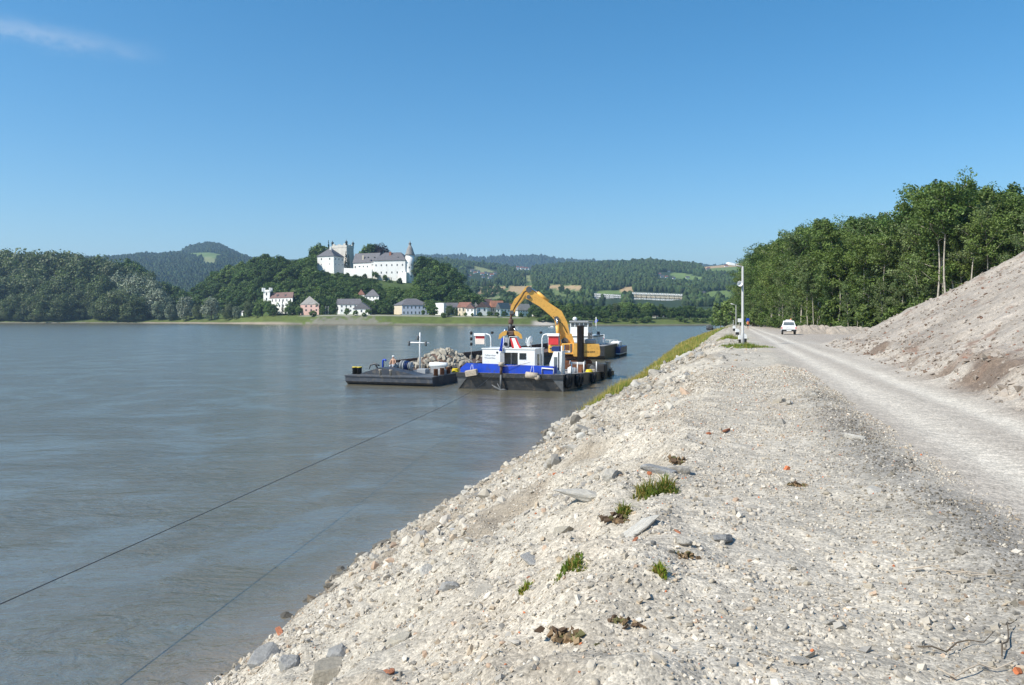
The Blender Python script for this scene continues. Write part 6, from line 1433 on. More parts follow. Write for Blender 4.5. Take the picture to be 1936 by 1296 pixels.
# ---- excavator on the pontoon
EYd = 78.5
t = thing('excavator', 'orange long reach excavator standing on the work pontoon, boom raised to the left', 'excavator', (X(1090, EYd), EYd, dz(12)))
E0 = -t.location
def plate(name, pts, Y0, Y1, mat, parent=None):
    Ym = (Y0+Y1)/2; poly = [(X(px, Ym), Zp(py, Ym)) for px, py in pts]
    return MB().extr(poly, 'y', Y0, Y1).build(name, MT[mat], parent or t, E0 if parent is None else (0, 0, 0))
def ebox(name, x0, x1, y0, y1, Y0, Y1, mat, bev=0.06, parent=None):
    return MB().box(X(x0, Y0), X(x1, Y0), Y0, Y1, Zp(y1, Y0), Zp(y0, Y0), bev).build(name, MT[mat], parent or t, E0 if parent is None else (0, 0, 0))
Yb = EYd-1.4
body = ebox('engine_house', 1062, 1099, 650, 670, Yb, Yb+3.2, 'orange')
cw = plate('counterweight', [(1083, 649.5), (1130, 650), (1132, 664), (1131, 671), (1125, 673.5), (1083, 673), (1081, 668)], Yb-0.35, Yb+2.4, 'orange')
ebox('vent_panel', 1068, 1076, 652, 662, Yb-0.03, Yb, 'rust', 0, body)
ebox('door_gap', 1078, 1081.5, 650.5, 666, Yb-0.025, Yb, 'dgrey', 0, body)
ebox('decal_strip', 1062.5, 1078, 663.5, 667, Yb-0.02, Yb-0.002, 'white', 0, body)
text('lettering', 'R 954', t, Vector((X(1069, Yb), Yb-0.028, Zp(665.3, Yb)))+E0, (R(90), 0, 0), 0.2, MT['black'])
text('lettering', 'LIEBHERR', t, Vector((X(1114, Yb), Yb-0.358, Zp(665.8, Yb)))+E0, (R(90), 0, 0), 0.26, MT['black'])
ebox('bonnet', 1104, 1127, 641.5, 649, Yb+0.3, Yb+2.2, 'grey', 0.1)
for x0, x1, y0 in ((1111.5, 1117, 629), (1117.8, 1120, 628)): ebox('exhaust_stack', x0, x1, y0, 642, Yb+0.8, Yb+1.1, 'dgrey', 0.05)
cab = ebox('cab', 1038, 1061, 633, 667, Yb+0.3, Yb+2.3, 'orange', 0.12)
ebox('window', 1040.5, 1058.5, 636, 653, Yb+0.27, Yb+0.3, 'glass', 0, cab)
ebox('stripe', 1039, 1060, 658, 660.5, Yb+0.275, Yb+0.298, 'dgrey', 0, cab)
ebox('turntable', 1068, 1112, 673.5, 680, Yb+0.4, Yb+2.2, 'rustdark', 0.1)
plate('undercarriage', [(1062, 697), (1066, 681), (1116, 681), (1122, 697)], Yb+0.2, Yb+2.6, 'rust')
boom = plate('boom', [(994.5, 565), (1020, 580), (1042, 598.5), (1048, 605), (1051, 616), (1058, 630), (1064, 650), (1079, 650), (1076, 626), (1071.8, 609), (1061.6, 588.5), (1038, 573), (1013, 555), (1006, 548.5), (999.5, 551), (994, 557.5)], EYd-0.3, EYd+0.3, 'orange')
stick = plate('stick', [(998.3, 541), (1004.5, 545), (1004, 551), (1000, 562), (991, 567), (976, 583), (971.5, 594), (963.5, 594), (966, 579), (973, 565.5), (985, 555), (993, 543.5)], EYd-0.22, EYd+0.22, 'orange')
for a_, m_, r_, nm in (([(1003.5, 545.5), (1016, 553.5)], 'chrome', 0.09, 'piston_rod'), ([(1016, 553.5), (1037, 570)], 'orange', 0.17, 'stick_cylinder')):
    MB().tube([P(q[0], q[1], EYd) for q in a_], r_, 10).build(nm, MT[m_], t, E0)
for dy in (-0.5, 0.5):
    MB().tube([P(1053, 603, EYd+dy), P(1053.6, 618, EYd+dy)], 0.10, 10).build('piston_rod', MT['chrome'], t, E0)
    MB().tube([P(1053.6, 616, EYd+dy), P(1056, 640, EYd+dy)], 0.19, 10).build('boom_cylinder', MT['orange'], t, E0)
plate('boom_foot', [(1076, 632), (1080.5, 631), (1086, 649), (1080, 650)], EYd-1.0, EYd-0.6, 'orange')
plate('linkage', [(968, 596), (973, 588), (975, 590), (970, 599)], EYd-0.08, EYd+0.08, 'dgrey')
hs1 = MB()
for off in (0, 1.2, 2.4): hs1.tube([P(1000+off, 546+off, EYd-0.33), P(990+off, 553, EYd-0.36), P(983+off, 565, EYd-0.34), P(974+off, 578, EYd-0.33), P(967.5, 593, EYd-0.32)], 0.025, 5)
hs1.tube([P(1046, 598, EYd-0.36), P(1051, 606, EYd-0.4), P(1063, 612, EYd-0.42), P(1072, 630, EYd-0.36)], 0.03, 5); hs1.build('hose', MT['black'], t, E0)
for px, py, r_ in ((1000, 548, 0.3), (1052, 603, 0.24), (999, 562, 0.2), (1068, 645, 0.32), (967.5, 591, 0.2)): MB().lathe([(r_, -0.42), (r_, 0.42)], Vector((X(px, EYd), EYd, Zp(py, EYd)))+E0, 14, 'y').build('pivot_pin', MT['dgrey'], t)
# grab hangs from the stick
gx = lambda px, py: P(px, py, EYd)
t = thing('grab', 'orange clamshell stone grab hanging from the excavator stick', 'grab', gx(966, 600)); G0 = -t.location
lk = MB(); lk.tube([gx(967, 592), gx(966, 601), gx(966, 606)], 0.12, 8); lk.lathe([(0.2, 0), (0.26, 0.08), (0.26, 0.4), (0.15, 0.5)], gx(966, 613), 12); lk.build('rotator', MT['rustdark'], t, G0)
MB().tube([gx(965.5, 612), gx(964, 626)], 0.16, 8).build('hanger', MT['dgrey'], t, G0)
MB().box(gx(958, 632).x, gx(972, 632).x, EYd-0.45, EYd+0.45, gx(0, 634).z, gx(0, 626).z, 0.08).build('yoke', MT['rustdark'], t, G0)
for s_ in (-1, 1):
    f_ = lambda px, py: (X(965+s_*(965-px), EYd), Zp(py, EYd))
    MB().extr([f_(959, 626), f_(950, 627.5), f_(944, 633), f_(942.5, 641), f_(947, 640), f_(950, 636), f_(957, 634)], 'y', EYd-0.55, EYd+0.55).build('claw', MT['orange'], t, G0)
    MB().tube([P(965+s_*(965-958), 622, EYd), P(965+s_*(965-951), 629, EYd)], 0.1, 8).build('cylinder', MT['chrome'], t, G0)

# ---- rock barge alongside
BF = Frame(-14.9, 70.9, 18.5); BW, BL = 8.5, 74.0
t = BF.thing('rock_barge', 'long low dark barge loaded with quarry stone, moored left of the work pontoon', 'barge')
hz_ = 0.82
h_ = MB(); h_.extr([(0, hz_), (0.0, 0.3), (1.6, -0.8), (BL, -0.8), (BL, hz_)], 'x', 0, BW); h_.build('hull', MT['hullnavy'], t)
MB().box(-0.05, BW+0.05, -0.08, -0.005, hz_-0.10, hz_+0.02, 0.02).build('rubbing_strake', MT['hullnavy'], t)
MB().box(0.05, BW-0.05, 0.05, 8.2, hz_+0.003, hz_+0.02).build('deck', MT['dgrey'], t)
cm = MB(); zc = 1.7
cm.box(0.35, 0.5, 8.0, BL-4, hz_, zc); cm.box(BW-0.5, BW-0.35, 8.0, BL-4, hz_, zc-0.25); cm.box(0.501, BW-0.501, BL-4.15, BL-4, hz_, zc)
for b in np.arange(9, BL-5, 3.0): cm.box(0.501, 0.62, b, b+0.12, hz_-0.9, zc-0.1)
cm.build('hold_coaming', MT['rustdark'], t)
MB().box(0.501, BW-0.501, 8.0, BL-4.2, hz_+0.022, hz_+0.04).build('hold_floor', MT['rustdark'], t)
wpx = [BF.loc(px, py, 2.4) for px, py in ((690, 711), (731, 694), (803, 714))]
MB().extr([(wpx[0][0], hz_+0.02), (wpx[1][0]-0.1, wpx[1][2]), (wpx[1][0]+0.15, wpx[1][2]), (min(BW-0.2, wpx[2][0]), hz_+0.02)], 'y', 1.2, 3.0).build('breakwater', MT['hullnavy'], t)
def bobj(mb, name, mat, lab, cat, group=None):
    o = mb.build(name, mat); o.matrix_world = Matrix.Translation(BF.w(0, 0)) @ Matrix.Rotation(-BF.th, 4, 'Z'); return tag(o, lab, cat, group)
# twin bollard with yellow caps, small bollards, rusty bollards: fittings of the deck
p = BF.loc(675, 708, 1.3)
for da in (-0.23, 0.24):
    q = MB().lathe([(0.22, hz_+0.02), (0.22, hz_+0.55), (0.25, hz_+0.57), (0.25, hz_+0.62)], (p[0]+da, 1.3, 0), 14).build('bollard', MT['black'], t); MB().lathe([(0.25, hz_+0.622), (0.22, hz_+0.68)], (p[0]+da, 1.3, 0), 14).build('cap', MT['yellow'], q)
for px in (719, 739):
    a_ = BF.loc(px, 708, 0.7)[0]; MB().lathe([(0.11, hz_+0.02), (0.11, hz_+0.42), (0.16, hz_+0.46), (0.16, hz_+0.52)], (a_, 0.7, 0), 10).build('bollard', MT['tan'], t)
for b in (1.6, 3.0, 4.4):
    MB().lathe([(0.2, hz_+0.02), (0.2, hz_+0.6), (0.22, hz_+0.62)], (BW-0.4, b, 0), 12).build('bollard', MT['rust'], t)
p = BF.loc(724, 692, 3.4); MB().tube([(p[0], 3.4, hz_), (p[0], 3.4, BF.loc(724, 682, 3.4)[2]), (p[0]+0.08, 3.4, BF.loc(724, 680.5, 3.4)[2]), (p[0]+0.28, 3.4, BF.loc(724, 680.5, 3.4)[2]), (p[0]+0.3, 3.4, BF.loc(724, 683, 3.4)[2])], 0.085, 8).build('vent_pipe', MT['blue'], t)
t2 = BF.thing('stock_anchor', 'grey black anchor lying on the barge bow left of the blue vent pipe', 'anchor'); p = BF.loc(708, 697, 2.9)
MB().tube([(p[0]-0.5, 2.8, hz_+0.35), (p[0]-0.35, 2.8, hz_+0.75), (p[0]+0.1, 2.8, hz_+0.9), (p[0]+0.55, 2.8, hz_+0.72)], [0.03, 0.08, 0.09, 0.08], 7).build('arm', MT['dgrey'], t2); MB().tube([(p[0]+0.1, 2.8, hz_+0.9), (p[0]+0.3, 3.3, hz_+0.1)], 0.08, 7).build('shank', MT['dgrey'], t2)
t2 = BF.thing('windlass', 'grey anchor windlass with cable drums on the barge foredeck', 'windlass'); p = BF.loc(765, 700, 4.2)
zz = hz_+0.62; MB().box(p[0]-0.75, p[0]+0.75, 3.8, 4.7, hz_+0.02, hz_+0.2, 0.03).build('bed', MT['dgrey'], t2)
for da, r_, w_, m_ in ((-0.62, 0.34, 0.16, 'grey'), (-0.1, 0.55, 0.2, 'grey'), (0.3, 0.52, 0.12, 'navy'), (0.62, 0.42, 0.14, 'grey')): MB().lathe([(r_*0.6, -w_), (r_, -w_*0.9), (r_, -w_*0.5), (r_*0.7, -w_*0.4), (r_*0.7, w_*0.4), (r_, w_*0.5), (r_, w_*0.9), (r_*0.6, w_)], (p[0]+da, 4.2, zz), 18, 'x').build('drum', MT[m_], t2)
MB().tube([(p[0]-0.9, 4.2, zz), (p[0]+0.95, 4.2, zz)], 0.07, 8).build('shaft', MT['chrome'], t2)
t2 = BF.thing('signal_mast', 'white signal mast with crossbar and lamps on the barge foredeck', 'mast'); p = BF.loc(794, 694, 5.0)
ztp = BF.loc(794, 629, 5.0)[2]; zcr = BF.loc(794, 648, 5.0)[2]; cl, cr = BF.loc(774, 648, 5.0)[0], BF.loc(812, 648, 5.0)[0]
MB().tube([(p[0], 5.0, hz_), (p[0], 5.0, zcr), (p[0], 5.0, ztp)], [0.1, 0.08, 0.06], 10).build('pole', MT['white'], t2)
MB().tube([(cl, 4.95, zcr), (cr, 4.95, zcr-0.04)], 0.055, 8).build('crossbar', MT['white'], t2)
for a_, z in ((cl, zcr-0.1), (cr-0.35, zcr-0.12), (p[0]-0.18, ztp-0.5)):
    l_ = MB().lathe([(0.08, -0.22), (0.13, -0.18), (0.1, 0.0), (0.13, 0.18), (0.08, 0.22)], (a_, 4.93, z), 8).build('lamp', MT['dgrey'], t2)
t2 = BF.thing('deck_tank', 'white cylindrical tank lying on the barge deck by the stone heap', 'tank'); p0, p1 = BF.loc(812, 700, 5.2), BF.loc(846, 700, 5.2)
MB().lathe([(0.08, p0[0]), (0.24, p0[0]+0.06), (0.24, p1[0]-0.06), (0.08, p1[0])], (0, 5.2, hz_+0.75), 14, 'x').build('shell', MT['white'], t2); MB().box(p0[0]+0.2, p1[0]-0.2, 5.0, 5.4, hz_+0.02, hz_+0.55).build('cradle', MT['grey'], t2)
p = BF.loc(857, 711, 0.6); mb = MB()
for i in range(3): mb.torus((BW-0.45, 6.2, hz_+0.1+0.11*i), 0.3-0.03*i, 0.06, 'z', 14, 6)
bobj(mb, 'hose_coil', MT['yellow'], 'yellow hose coil at the right corner of the barge bow', 'hose')
for da, w_, b, lab in ((0.3, 0.9, 3.6, 'grey deck locker right of the windlass'), (1.9, 1.0, 3.3, 'pale grey hatch cover on the barge foredeck')):
    p = BF.loc(782, 700, b); mb = MB(); mb.box(p[0]+da, p[0]+da+w_, b, b+0.9, hz_+0.02, hz_+0.45, 0.05); bobj(mb, lab.split(' ')[-1] if 0 else ('locker' if 'locker' in lab else 'hatch_cover'), MT['grey'], lab, 'locker' if 'locker' in lab else 'hatch')
# stone cargo: every stone an object
rg = np.random.default_rng(55); random.seed(55)
ca, cb = BF.loc(838, 690, 12.6)[0], 12.6
for i in range(215):
    if i < 165:
        r_ = 3.3*math.sqrt(random.random()); th = random.uniform(0, 6.28); a_, b_ = ca+math.cos(th)*r_*0.95, cb+math.sin(th)*r_*1.0
        z = hz_+0.1+max(0, 2.05*(1-(r_/3.4)**1.0))*(1 if random.random() < 0.85 else random.random())
        s_ = random.uniform(0.5, 1.0)
    else:
        b_ = random.uniform(8.6, 30); a_ = random.uniform(0.9, BW-0.9); z = hz_+0.2+0.3*random.random(); s_ = random.uniform(0.5, 0.9)
    a_ = min(BW-0.8, max(0.8, a_)); b_ = max(8.5, b_)
    o = mobj('quarry_stone', random.choice(ROCKS['rockbrown'])); o.location = BF.w(a_, b_, z); o.scale = (s_, s_, s_*1.1); o.rotation_euler = (random.uniform(0, 6), random.uniform(0, 6), random.uniform(0, 6))
    tag(o, 'pale brown quarry stone in the heap loaded on the barge', 'stone', 'quarry stones loaded on the barge')
mb = MB(); mb.lathe([(3.3, hz_+0.03), (2.5, hz_+0.7), (1.4, hz_+1.3), (0.4, hz_+1.75)], (ca, cb, 0), 14); bobj(mb, 'stone_rubble', MT['rustdark'], 'dark fines between the quarry stones of the barge', 'rubble')['kind'] = 'stuff'

# ---- pusher tug and blue launch behind
TF = Frame(X(1066, 113), 113.5, 17.0)
t = TF.thing('pusher_tug', 'black hulled pusher tug with white wheelhouse behind the excavator', 'tug boat'); TW = 5.9
MB().extr([(0, 1.9), (0.0, 0.5), (1.0, -0.5), (14, -0.5), (14, 1.9)], 'x', 0, TW).build('hull', MT['hullblack'], t)
MB().box(0.1, TW-0.1, 0.1, 13.9, 1.903, 1.93).build('deck', MT['deck'], t)
tz = lambda py, b=3.0: TF.loc(1095, py, b)[2]; ta = lambda px, b=3.0: TF.loc(px, 620, b)[0]
ss = MB().box(ta(1074), ta(1121), 3.0, 11, 1.95, tz(634.5), 0.05).build('superstructure', MT['white'], t)
MB().box(ta(1073), ta(1122), 2.95, 11.05, tz(638), tz(636), 0).build('fender_band', MT['dgrey'], ss)
wh = MB().box(ta(1077), ta(1111), 3.4, 6.6, tz(634.4), tz(619), 0.03); wh.box(ta(1077), ta(1111), 3.401, 6.6, tz(611), tz(609.5), 0.02)
for px in (1077, 1085, 1093.5, 1101.5, 1109.5): wh.box(ta(px), ta(px+1.5), 3.402, 3.6, tz(619), tz(611)); wh.box(ta(px), ta(px+1.5), 6.4, 6.598, tz(619), tz(611))
wh.build('wheelhouse', MT['white'], t)
MB().box(ta(1077.3), ta(1110.7), 3.45, 6.55, tz(618.8), tz(611.2)).build('window', MT['glasslight'], t)
MB().box(ta(1075.5), ta(1112.5), 3.1, 6.9, tz(609.3), tz(607), 0.04).build('roof', MT['grey'], t)
p = TF.loc(1087, 607, 4.5); MB().lathe([(0.1, 0), (0.3, 0.12), (0.36, 0.3), (0.25, 0.5), (0.05, 0.58)], (p[0], 4.5, p[2]), 12).build('radar_dome', MT['white'], t)
for px in (1116, 1119): MB().box(ta(px), ta(px+2.2), 8, 8.5, tz(640), tz(628), 0.05).build('exhaust_stack', MT['dgrey'], t)
p = TF.loc(1127, 650, 6.0); MB().tube([(p[0], 6, 1.9), (p[0], 6, TF.loc(1127, 600, 6)[2])], 0.06, 6).build('flagstaff', MT['white'], t)
q = [TF.loc(px, py, 6.0) for px, py in ((1127.3, 602), (1131, 606), (1127, 612), (1123.5, 610))]
mobj('pennant', cloth('pennant', q, [MT['blue']], '', '', 6, None, 0.05), t)
LF = Frame(X(1146, 121), 121, 16.0)
t = LF.thing('launch', 'small blue launch with white waterline stripe, rightmost of the moored boats', 'boat'); lw = 2.2
def hullpts(z, f_): return [(0.15*f_, 0.3, z), (lw-0.15*f_, 0.3, z), (lw+0.12*(1-f_), 3, z), (lw, 7, z), (lw*0.5, 8.6, z), (0, 7, z), (-0.12*(1-f_), 3, z)]
def hullseg(z0, z1, f0, f1):
    a_, b_ = hullpts(z0, f0), hullpts(z1, f1); n = 7; return a_+b_, [tuple(range(n-1, -1, -1)), tuple(range(n, 2*n))]+[(i, (i+1) % n, n+(i+1) % n, n+i) for i in range(n)]
MB().add(*hullseg(-0.3, 0.34, 2.0, 1.0)).build('bottom', MT['black'], t)
MB().add(*hullseg(0.342, 0.46, 1.0, 0.9)).build('stripe', MT['white'], t)
MB().add(*hullseg(0.462, 1.45, 0.9, 0.0)).build('hull', MT['navy'], t)
MB().box(0.3, lw-0.5, 2.6, 5.4, 1.452, 2.2, 0.1).build('cabin', MT['white'], t)
q = MB()
for a_ in (-0.2, 0.5, 1.1, 1.7): q.tube([(a_, 0.5, 1.45), (a_, 0.5, 2.5)], 0.035, 5)
q.tube([(-0.2, 0.5, 2.5), (1.7, 0.5, 2.5)], 0.035, 5); q.tube([(-0.2, 0.5, 2.0), (1.7, 0.5, 2.0)], 0.03, 5); q.build('railing', MT['white'], t)
MB().box(-0.5, -0.45, 0.0, 6.0, 0.5, 0.9).build('gangway', MT['white'], t)
tw_ = thing('white_sign_box', 'white box with a red dot on a post behind the tug rails', 'sign', P(1140, 648, 124))
MB().tube([(0, 0, -2.4), (0, 0, 0)], 0.06, 6).build('post', MT['galv'], tw_); MB().box(-0.27, 0.27, -0.1, 0.1, 0, 1.25, 0.03).build('box', MT['white'], tw_, (0, 0, 0)); MB().lathe([(0.1, -0.02), (0.1, 0)], (0.1, -0.101, 0.6), 10, 'y').build('dot', MT['red'], tw_)
t = thing('railed_dolphin', 'white railed mooring platform between tug and launch', 'platform', P(1133, 676, 118))
q = MB(); z0 = 0.0
for px in (1121, 1127, 1133, 1139, 1143): p_ = Vector((X(px, 118)-t.location.x, 0, 0)); q.tube([p_+Vector((0, 0, 0.9)), p_+Vector((0, 0, 3.0))], 0.04, 5); q.tube([p_+Vector((0, 0.9, 0.9)), p_+Vector((0, 0.9, 2.8))], 0.04, 5)
for z in (2.0, 2.5, 3.0): q.tube([(X(1121, 118)-t.location.x, 0, z), (X(1143, 118)-t.location.x, 0, z)], 0.035, 5)
q.build('railing', MT['white'], t); MB().box(X(1120, 118)-t.location.x, X(1144, 118)-t.location.x, -0.1, 1.0, -0.7, 0.9, 0.05).build('float', MT['hullblack'], t)
# far boats
t = thing('moored_boat', 'dark moored boat seen end on, near the far tip of the near bank', 'boat', P(1342, 624, 375))
q = MB(); q.lathe([(0.2, -0.5), (1.3, 0.0), (1.6, 0.9)], (0, 0, 0), 14); o = q.build('hull', MT['black'], t); o.scale = (1, 2.4, 1); MB().box(-1.2, 1.2, -1.5, 2, 0.9, 2.2, 0.15).build('cabin', MT['dgrey'], t); MB().box(-0.9, 0.9, -1.53, -1.5, 1.35, 1.95).build('window', MT['glasslight'], t)
t = thing('motor_boat', 'tiny white motor boat crossing the river far behind the boom', 'boat', P(1043, 620.5, 440))
q = MB(); q.add([(-1.8, -0.7, 0), (1.2, -0.7, 0), (2.4, 0, 0.1), (1.2, 0.7, 0), (-1.8, 0.7, 0), (-1.9, -0.9, 0.6), (1.2, -0.9, 0.6), (2.8, 0, 0.75), (1.2, 0.9, 0.6), (-1.9, 0.9, 0.6)], [(4, 3, 2, 1, 0), (5, 6, 7, 8, 9), (0, 1, 6, 5), (1, 2, 7, 6), (2, 3, 8, 7), (3, 4, 9, 8), (4, 0, 5, 9)]); q.build('hull', MT['white'], t); MB().box(-0.6, 0.9, -0.6, 0.6, 0.601, 1.1, 0.1).build('cabin', MT['white'], t)
# ------------------------------------------------------------------ people
def body(name, joints, edges, mats, matf, parent, root=0):
    """one continuous skinned figure; mats assigned by position"""
    me = bpy.data.meshes.new(name); me.from_pydata([j[:3] for j in joints], edges, [])
    o = bpy.data.objects.new(name, me); link(o)
    sk = o.modifiers.new('skin', 'SKIN'); sk.use_smooth_shade = True
    if not me.skin_vertices: pass
    for i, j in enumerate(joints):
        r_ = j[3]; me.skin_vertices[0].data[i].radius = r_ if hasattr(r_, '__len__') else (r_, r_)
    me.skin_vertices[0].data[root].use_root = True
    sb = o.modifiers.new('sub', 'SUBSURF'); sb.levels = 2; sb.render_levels = 2
    dg = bpy.context.evaluated_depsgraph_get(); ev = o.evaluated_get(dg); m2 = bpy.data.meshes.new_from_object(ev)
    for m_ in mats: m2.materials.append(m_)
    for p in m2.polygons: p.material_index = matf(p.center); p.use_smooth = True
    bpy.data.objects.remove(o); m2.name = name
    return mobj(name, m2, parent)
def head(parent, c, r_, hairm, cap=None):
    mb = MB(); mb.lathe([(0.02, 0.13), (0.07, 0.115), (0.1, 0.06), (0.104, 0.01), (0.09, -0.03), (0.05, -0.045)], (c[0], c[1]+0.012, c[2]+0.01), 14); return mb.build('hair' if not cap else 'cap', MT[cap or hairm], parent)
# walking person on the road
Yq = 150.0; xq = X(1414, Yq); zq = gz_xy(xq, Yq)
t = thing('person', 'walking person in orange top and dark shorts far down the gravel road', 'person', (xq, Yq, zq))
J = [(0, 0, 0.95, (0.15, 0.11)), (0, 0, 1.15, (0.135, 0.1)), (0, 0.01, 1.38, (0.17, 0.11)), (0, 0.0, 1.5, 0.065), (0, -0.01, 1.57, 0.062), (0, -0.03, 1.65, (0.088, 0.1)), (0, -0.02, 1.74, (0.075, 0.085)),
     (0.1, 0, 0.88, 0.095), (0.11, -0.09, 0.5, 0.062), (0.11, 0.06, 0.09, 0.042), (0.12, -0.1, 0.035, 0.035), (-0.1, 0, 0.88, 0.095), (-0.11, 0.1, 0.5, 0.062), (-0.11, 0.3, 0.14, 0.042), (-0.11, 0.2, 0.05, 0.035),
     (0.2, 0.0, 1.43, 0.06), (0.26, 0.1, 1.17, 0.045), (0.25, -0.08, 0.97, 0.034), (0.25, -0.14, 0.9, 0.03), (-0.2, 0.0, 1.43, 0.06), (-0.27, -0.08, 1.17, 0.045), (-0.24, -0.3, 1.05, 0.034), (-0.23, -0.37, 1.04, 0.03)]
E = [(0, 1), (1, 2), (2, 3), (3, 4), (4, 5), (5, 6), (0, 7), (7, 8), (8, 9), (9, 10), (0, 11), (11, 12), (12, 13), (13, 14), (2, 15), (15, 16), (16, 17), (17, 18), (2, 19), (19, 20), (20, 21), (21, 22)]
body('body', J, E, [MT['skin'], MT['orangecloth'], MT['darkcloth']], lambda c: 1 if (c.z > 1.0 and c.z < 1.5 and abs(c.x) < 0.25) else (2 if 0.62 < c.z <= 1.0 and abs(c.x) < 0.2 else 0), t)
head(t, (0, -0.02, 1.68), 0.1, 'hair')
# bare-chested person sitting on the barge bow
p = BF.loc(744, 700, 3.6); w_ = BF.w(p[0], 3.6, 0.82)
t = thing('person', 'bare chested person in pale trousers with a cap, sitting on the barge foredeck', 'person', w_, -BF.th)
MB().box(-0.28, 0.28, -0.2, 0.3, 0.03, 0.62, 0.03).build('seat_box', MT['grey']).matrix_world = Matrix.Translation(w_) @ Matrix.Rotation(-BF.th, 4, 'Z')
sb = [o for o in bpy.data.objects if o.name.startswith('seat_box')][0]; sb.name = 'deck_box'; tag(sb, 'grey deck box on which the bare chested person sits', 'box')
J = [(0, 0, 0.74, (0.16, 0.12)), (0, -0.02, 0.95, (0.14, 0.11)), (0, -0.04, 1.2, (0.18, 0.12)), (0, -0.04, 1.33, 0.07), (0, -0.05, 1.4, 0.065), (0, -0.07, 1.48, (0.09, 0.1)), (0, -0.06, 1.57, (0.078, 0.088)),
     (0.1, -0.06, 0.72, 0.1), (0.16, -0.45, 0.72, 0.07), (0.16, -0.5, 0.28, 0.05), (0.17, -0.62, 0.07, 0.04), (-0.1, -0.06, 0.72, 0.1), (-0.16, -0.45, 0.72, 0.07), (-0.15, -0.48, 0.28, 0.05), (-0.16, -0.6, 0.07, 0.04),
     (0.21, -0.04, 1.25, 0.065), (0.28, -0.12, 0.98, 0.05), (0.2, -0.36, 0.86, 0.036), (0.17, -0.43, 0.83, 0.03), (-0.21, -0.04, 1.25, 0.065), (-0.28, -0.12, 0.98, 0.05), (-0.2, -0.36, 0.86, 0.036), (-0.17, -0.43, 0.83, 0.03)]
body('body', J, E, [MT['skin'], MT['greycloth']], lambda c: 1 if c.z < 0.84 and c.z > 0.14 and (c.y > -0.7) and not (abs(c.x) > 0.1 and c.z > 0.8 and c.y < -0.3) else 0, t)
head(t, (0, -0.06, 1.51), 0.1, 'hair', 'white')

# ------------------------------------------------------------------ lamp posts, bollards, signs
def lamp_post(px, Y, top_py, tip_px, tip_py, label, horn=None):
    x = X(px, Y); z = gz_xy(x, Y); h = Zp(top_py, Y)-z; dx = X(tip_px, Y)-x; dzp = Zp(tip_py, Y)-Zp(top_py, Y)
    t = thing('street_lamp', label, 'street lamp', (x, Y, z))
    MB().tube([(0, 0, -0.3), (0, 0, 0.8), (0, 0, 0.82), (0, 0, h)], [0.115, 0.11, 0.09, 0.075], 12).build('pole', MT['galv'], t)
    MB().tube([(0, 0, h-0.06), (dx*0.45, 0, h+dzp*0.45)], 0.05, 8).build('arm', MT['galv'], t)
    hd = MB(); a_ = Vector((dx*0.42, 0, h+dzp*0.42)); b_ = Vector((dx, 0, h+dzp)); d = (b_-a_)
    vs = []
    for q, hw, hh in ((0, 0.06, 0.06), (0.12, 0.11, 0.10), (0.75, 0.16, 0.12), (1.0, 0.08, 0.05)):
        c = a_+d*q; vs += [c+Vector((0, -hw, -hh*0.6)), c+Vector((0, hw, -hh*0.6)), c+Vector((0, hw*0.7, hh)), c+Vector((0, -hw*0.7, hh))]
    hd.add(vs, [(3, 2, 1, 0), (12, 13, 14, 15)]+[(k*4+i, k*4+(i+1) % 4, k*4+4+(i+1) % 4, k*4+4+i) for k in range(3) for i in range(4)]); hd.build('lamp_head', MT['white'], t)
    if horn:
        hzz = Zp(horn, Y)-z; q = MB(); q.lathe([(0.05, 0.18), (0.07, 0.0), (0.1, -0.12), (0.2, -0.26), (0.205, -0.28), (0.19, -0.27), (0.03, -0.1)], (-0.27, 0.0, hzz), 16, 'y')
        o = q.build('loudspeaker', MT['white'], t); MB().tube([(0, 0, hzz+0.02), (-0.25, 0.08, hzz)], 0.03, 6).build('bracket', MT['galv'], t)
    return t
lamp_post(1404, 57.5, 504, 1373, 498.5, 'nearest and tallest looking street lamp, with a white horn loudspeaker', 537)
lamp_post(1391.5, 200, 577, 1381, 574.5, 'second street lamp along the bank, beyond the bollards')
lamp_post(1386.5, 336, 591, 1380.5, 589.5, 'third and farthest street lamp along the bank')
def bollard(px, Y, h, w_, label):
    x = X(px, Y); z = gz_xy(x, Y); t = thing('bollard', label, 'bollard', (x, Y, z-0.03))
    MB().box(-w_/2, w_/2, -w_*0.35, w_*0.35, -0.2, h*0.48, 0.01).build('base', MT['black'], t)
    MB().extr([(-w_*0.55, h*0.485), (w_*0.55, h*0.485), (w_*0.55, h*0.8), (0.05*w_, h), (-w_*0.55, h*0.97)], 'y', -w_*0.38, w_*0.38).build('cap', MT['white'], t)
bollard(1408, 60, 0.72, 0.26, 'black bollard with slanted white cap right of the nearest lamp post')
bollard(1399, 60.5, 0.66, 0.2, 'black bollard with white cap left of the nearest lamp post')
bollard(1394, 92, 0.8, 0.36, 'black bollard with white cap by the yellowish grass patch')
bollard(1388, 130, 0.9, 0.36, 'farthest small bollard with white cap on the bank edge')
def sign(px, Y, y0, y1, wpx, mat, label, rnd=False):
    x = X(px, Y); z = gz_xy(x, Y); t = thing('road_sign', label, 'sign', (x, Y, z)); z0, z1 = Zp(y1, Y)-z, Zp(y0, Y)-z; w_ = wpx/F*Y
    MB().tube([(0, 0.04, -0.2), (0, 0.04, z1)], 0.035, 6).build('post', MT['galv'], t)
    MB().box(-w_/2, w_/2, -0.02, 0.0, z0, z1, 0.005).build('board', MT[mat], t)
    return t
sign(1398.2, 165, 602.5, 609.5, 7, 'white', 'small white sign board left of the second lamp post')
s_ = sign(1413.6, 172, 602, 608, 6, 'blue', 'small blue sign board above the walking person')

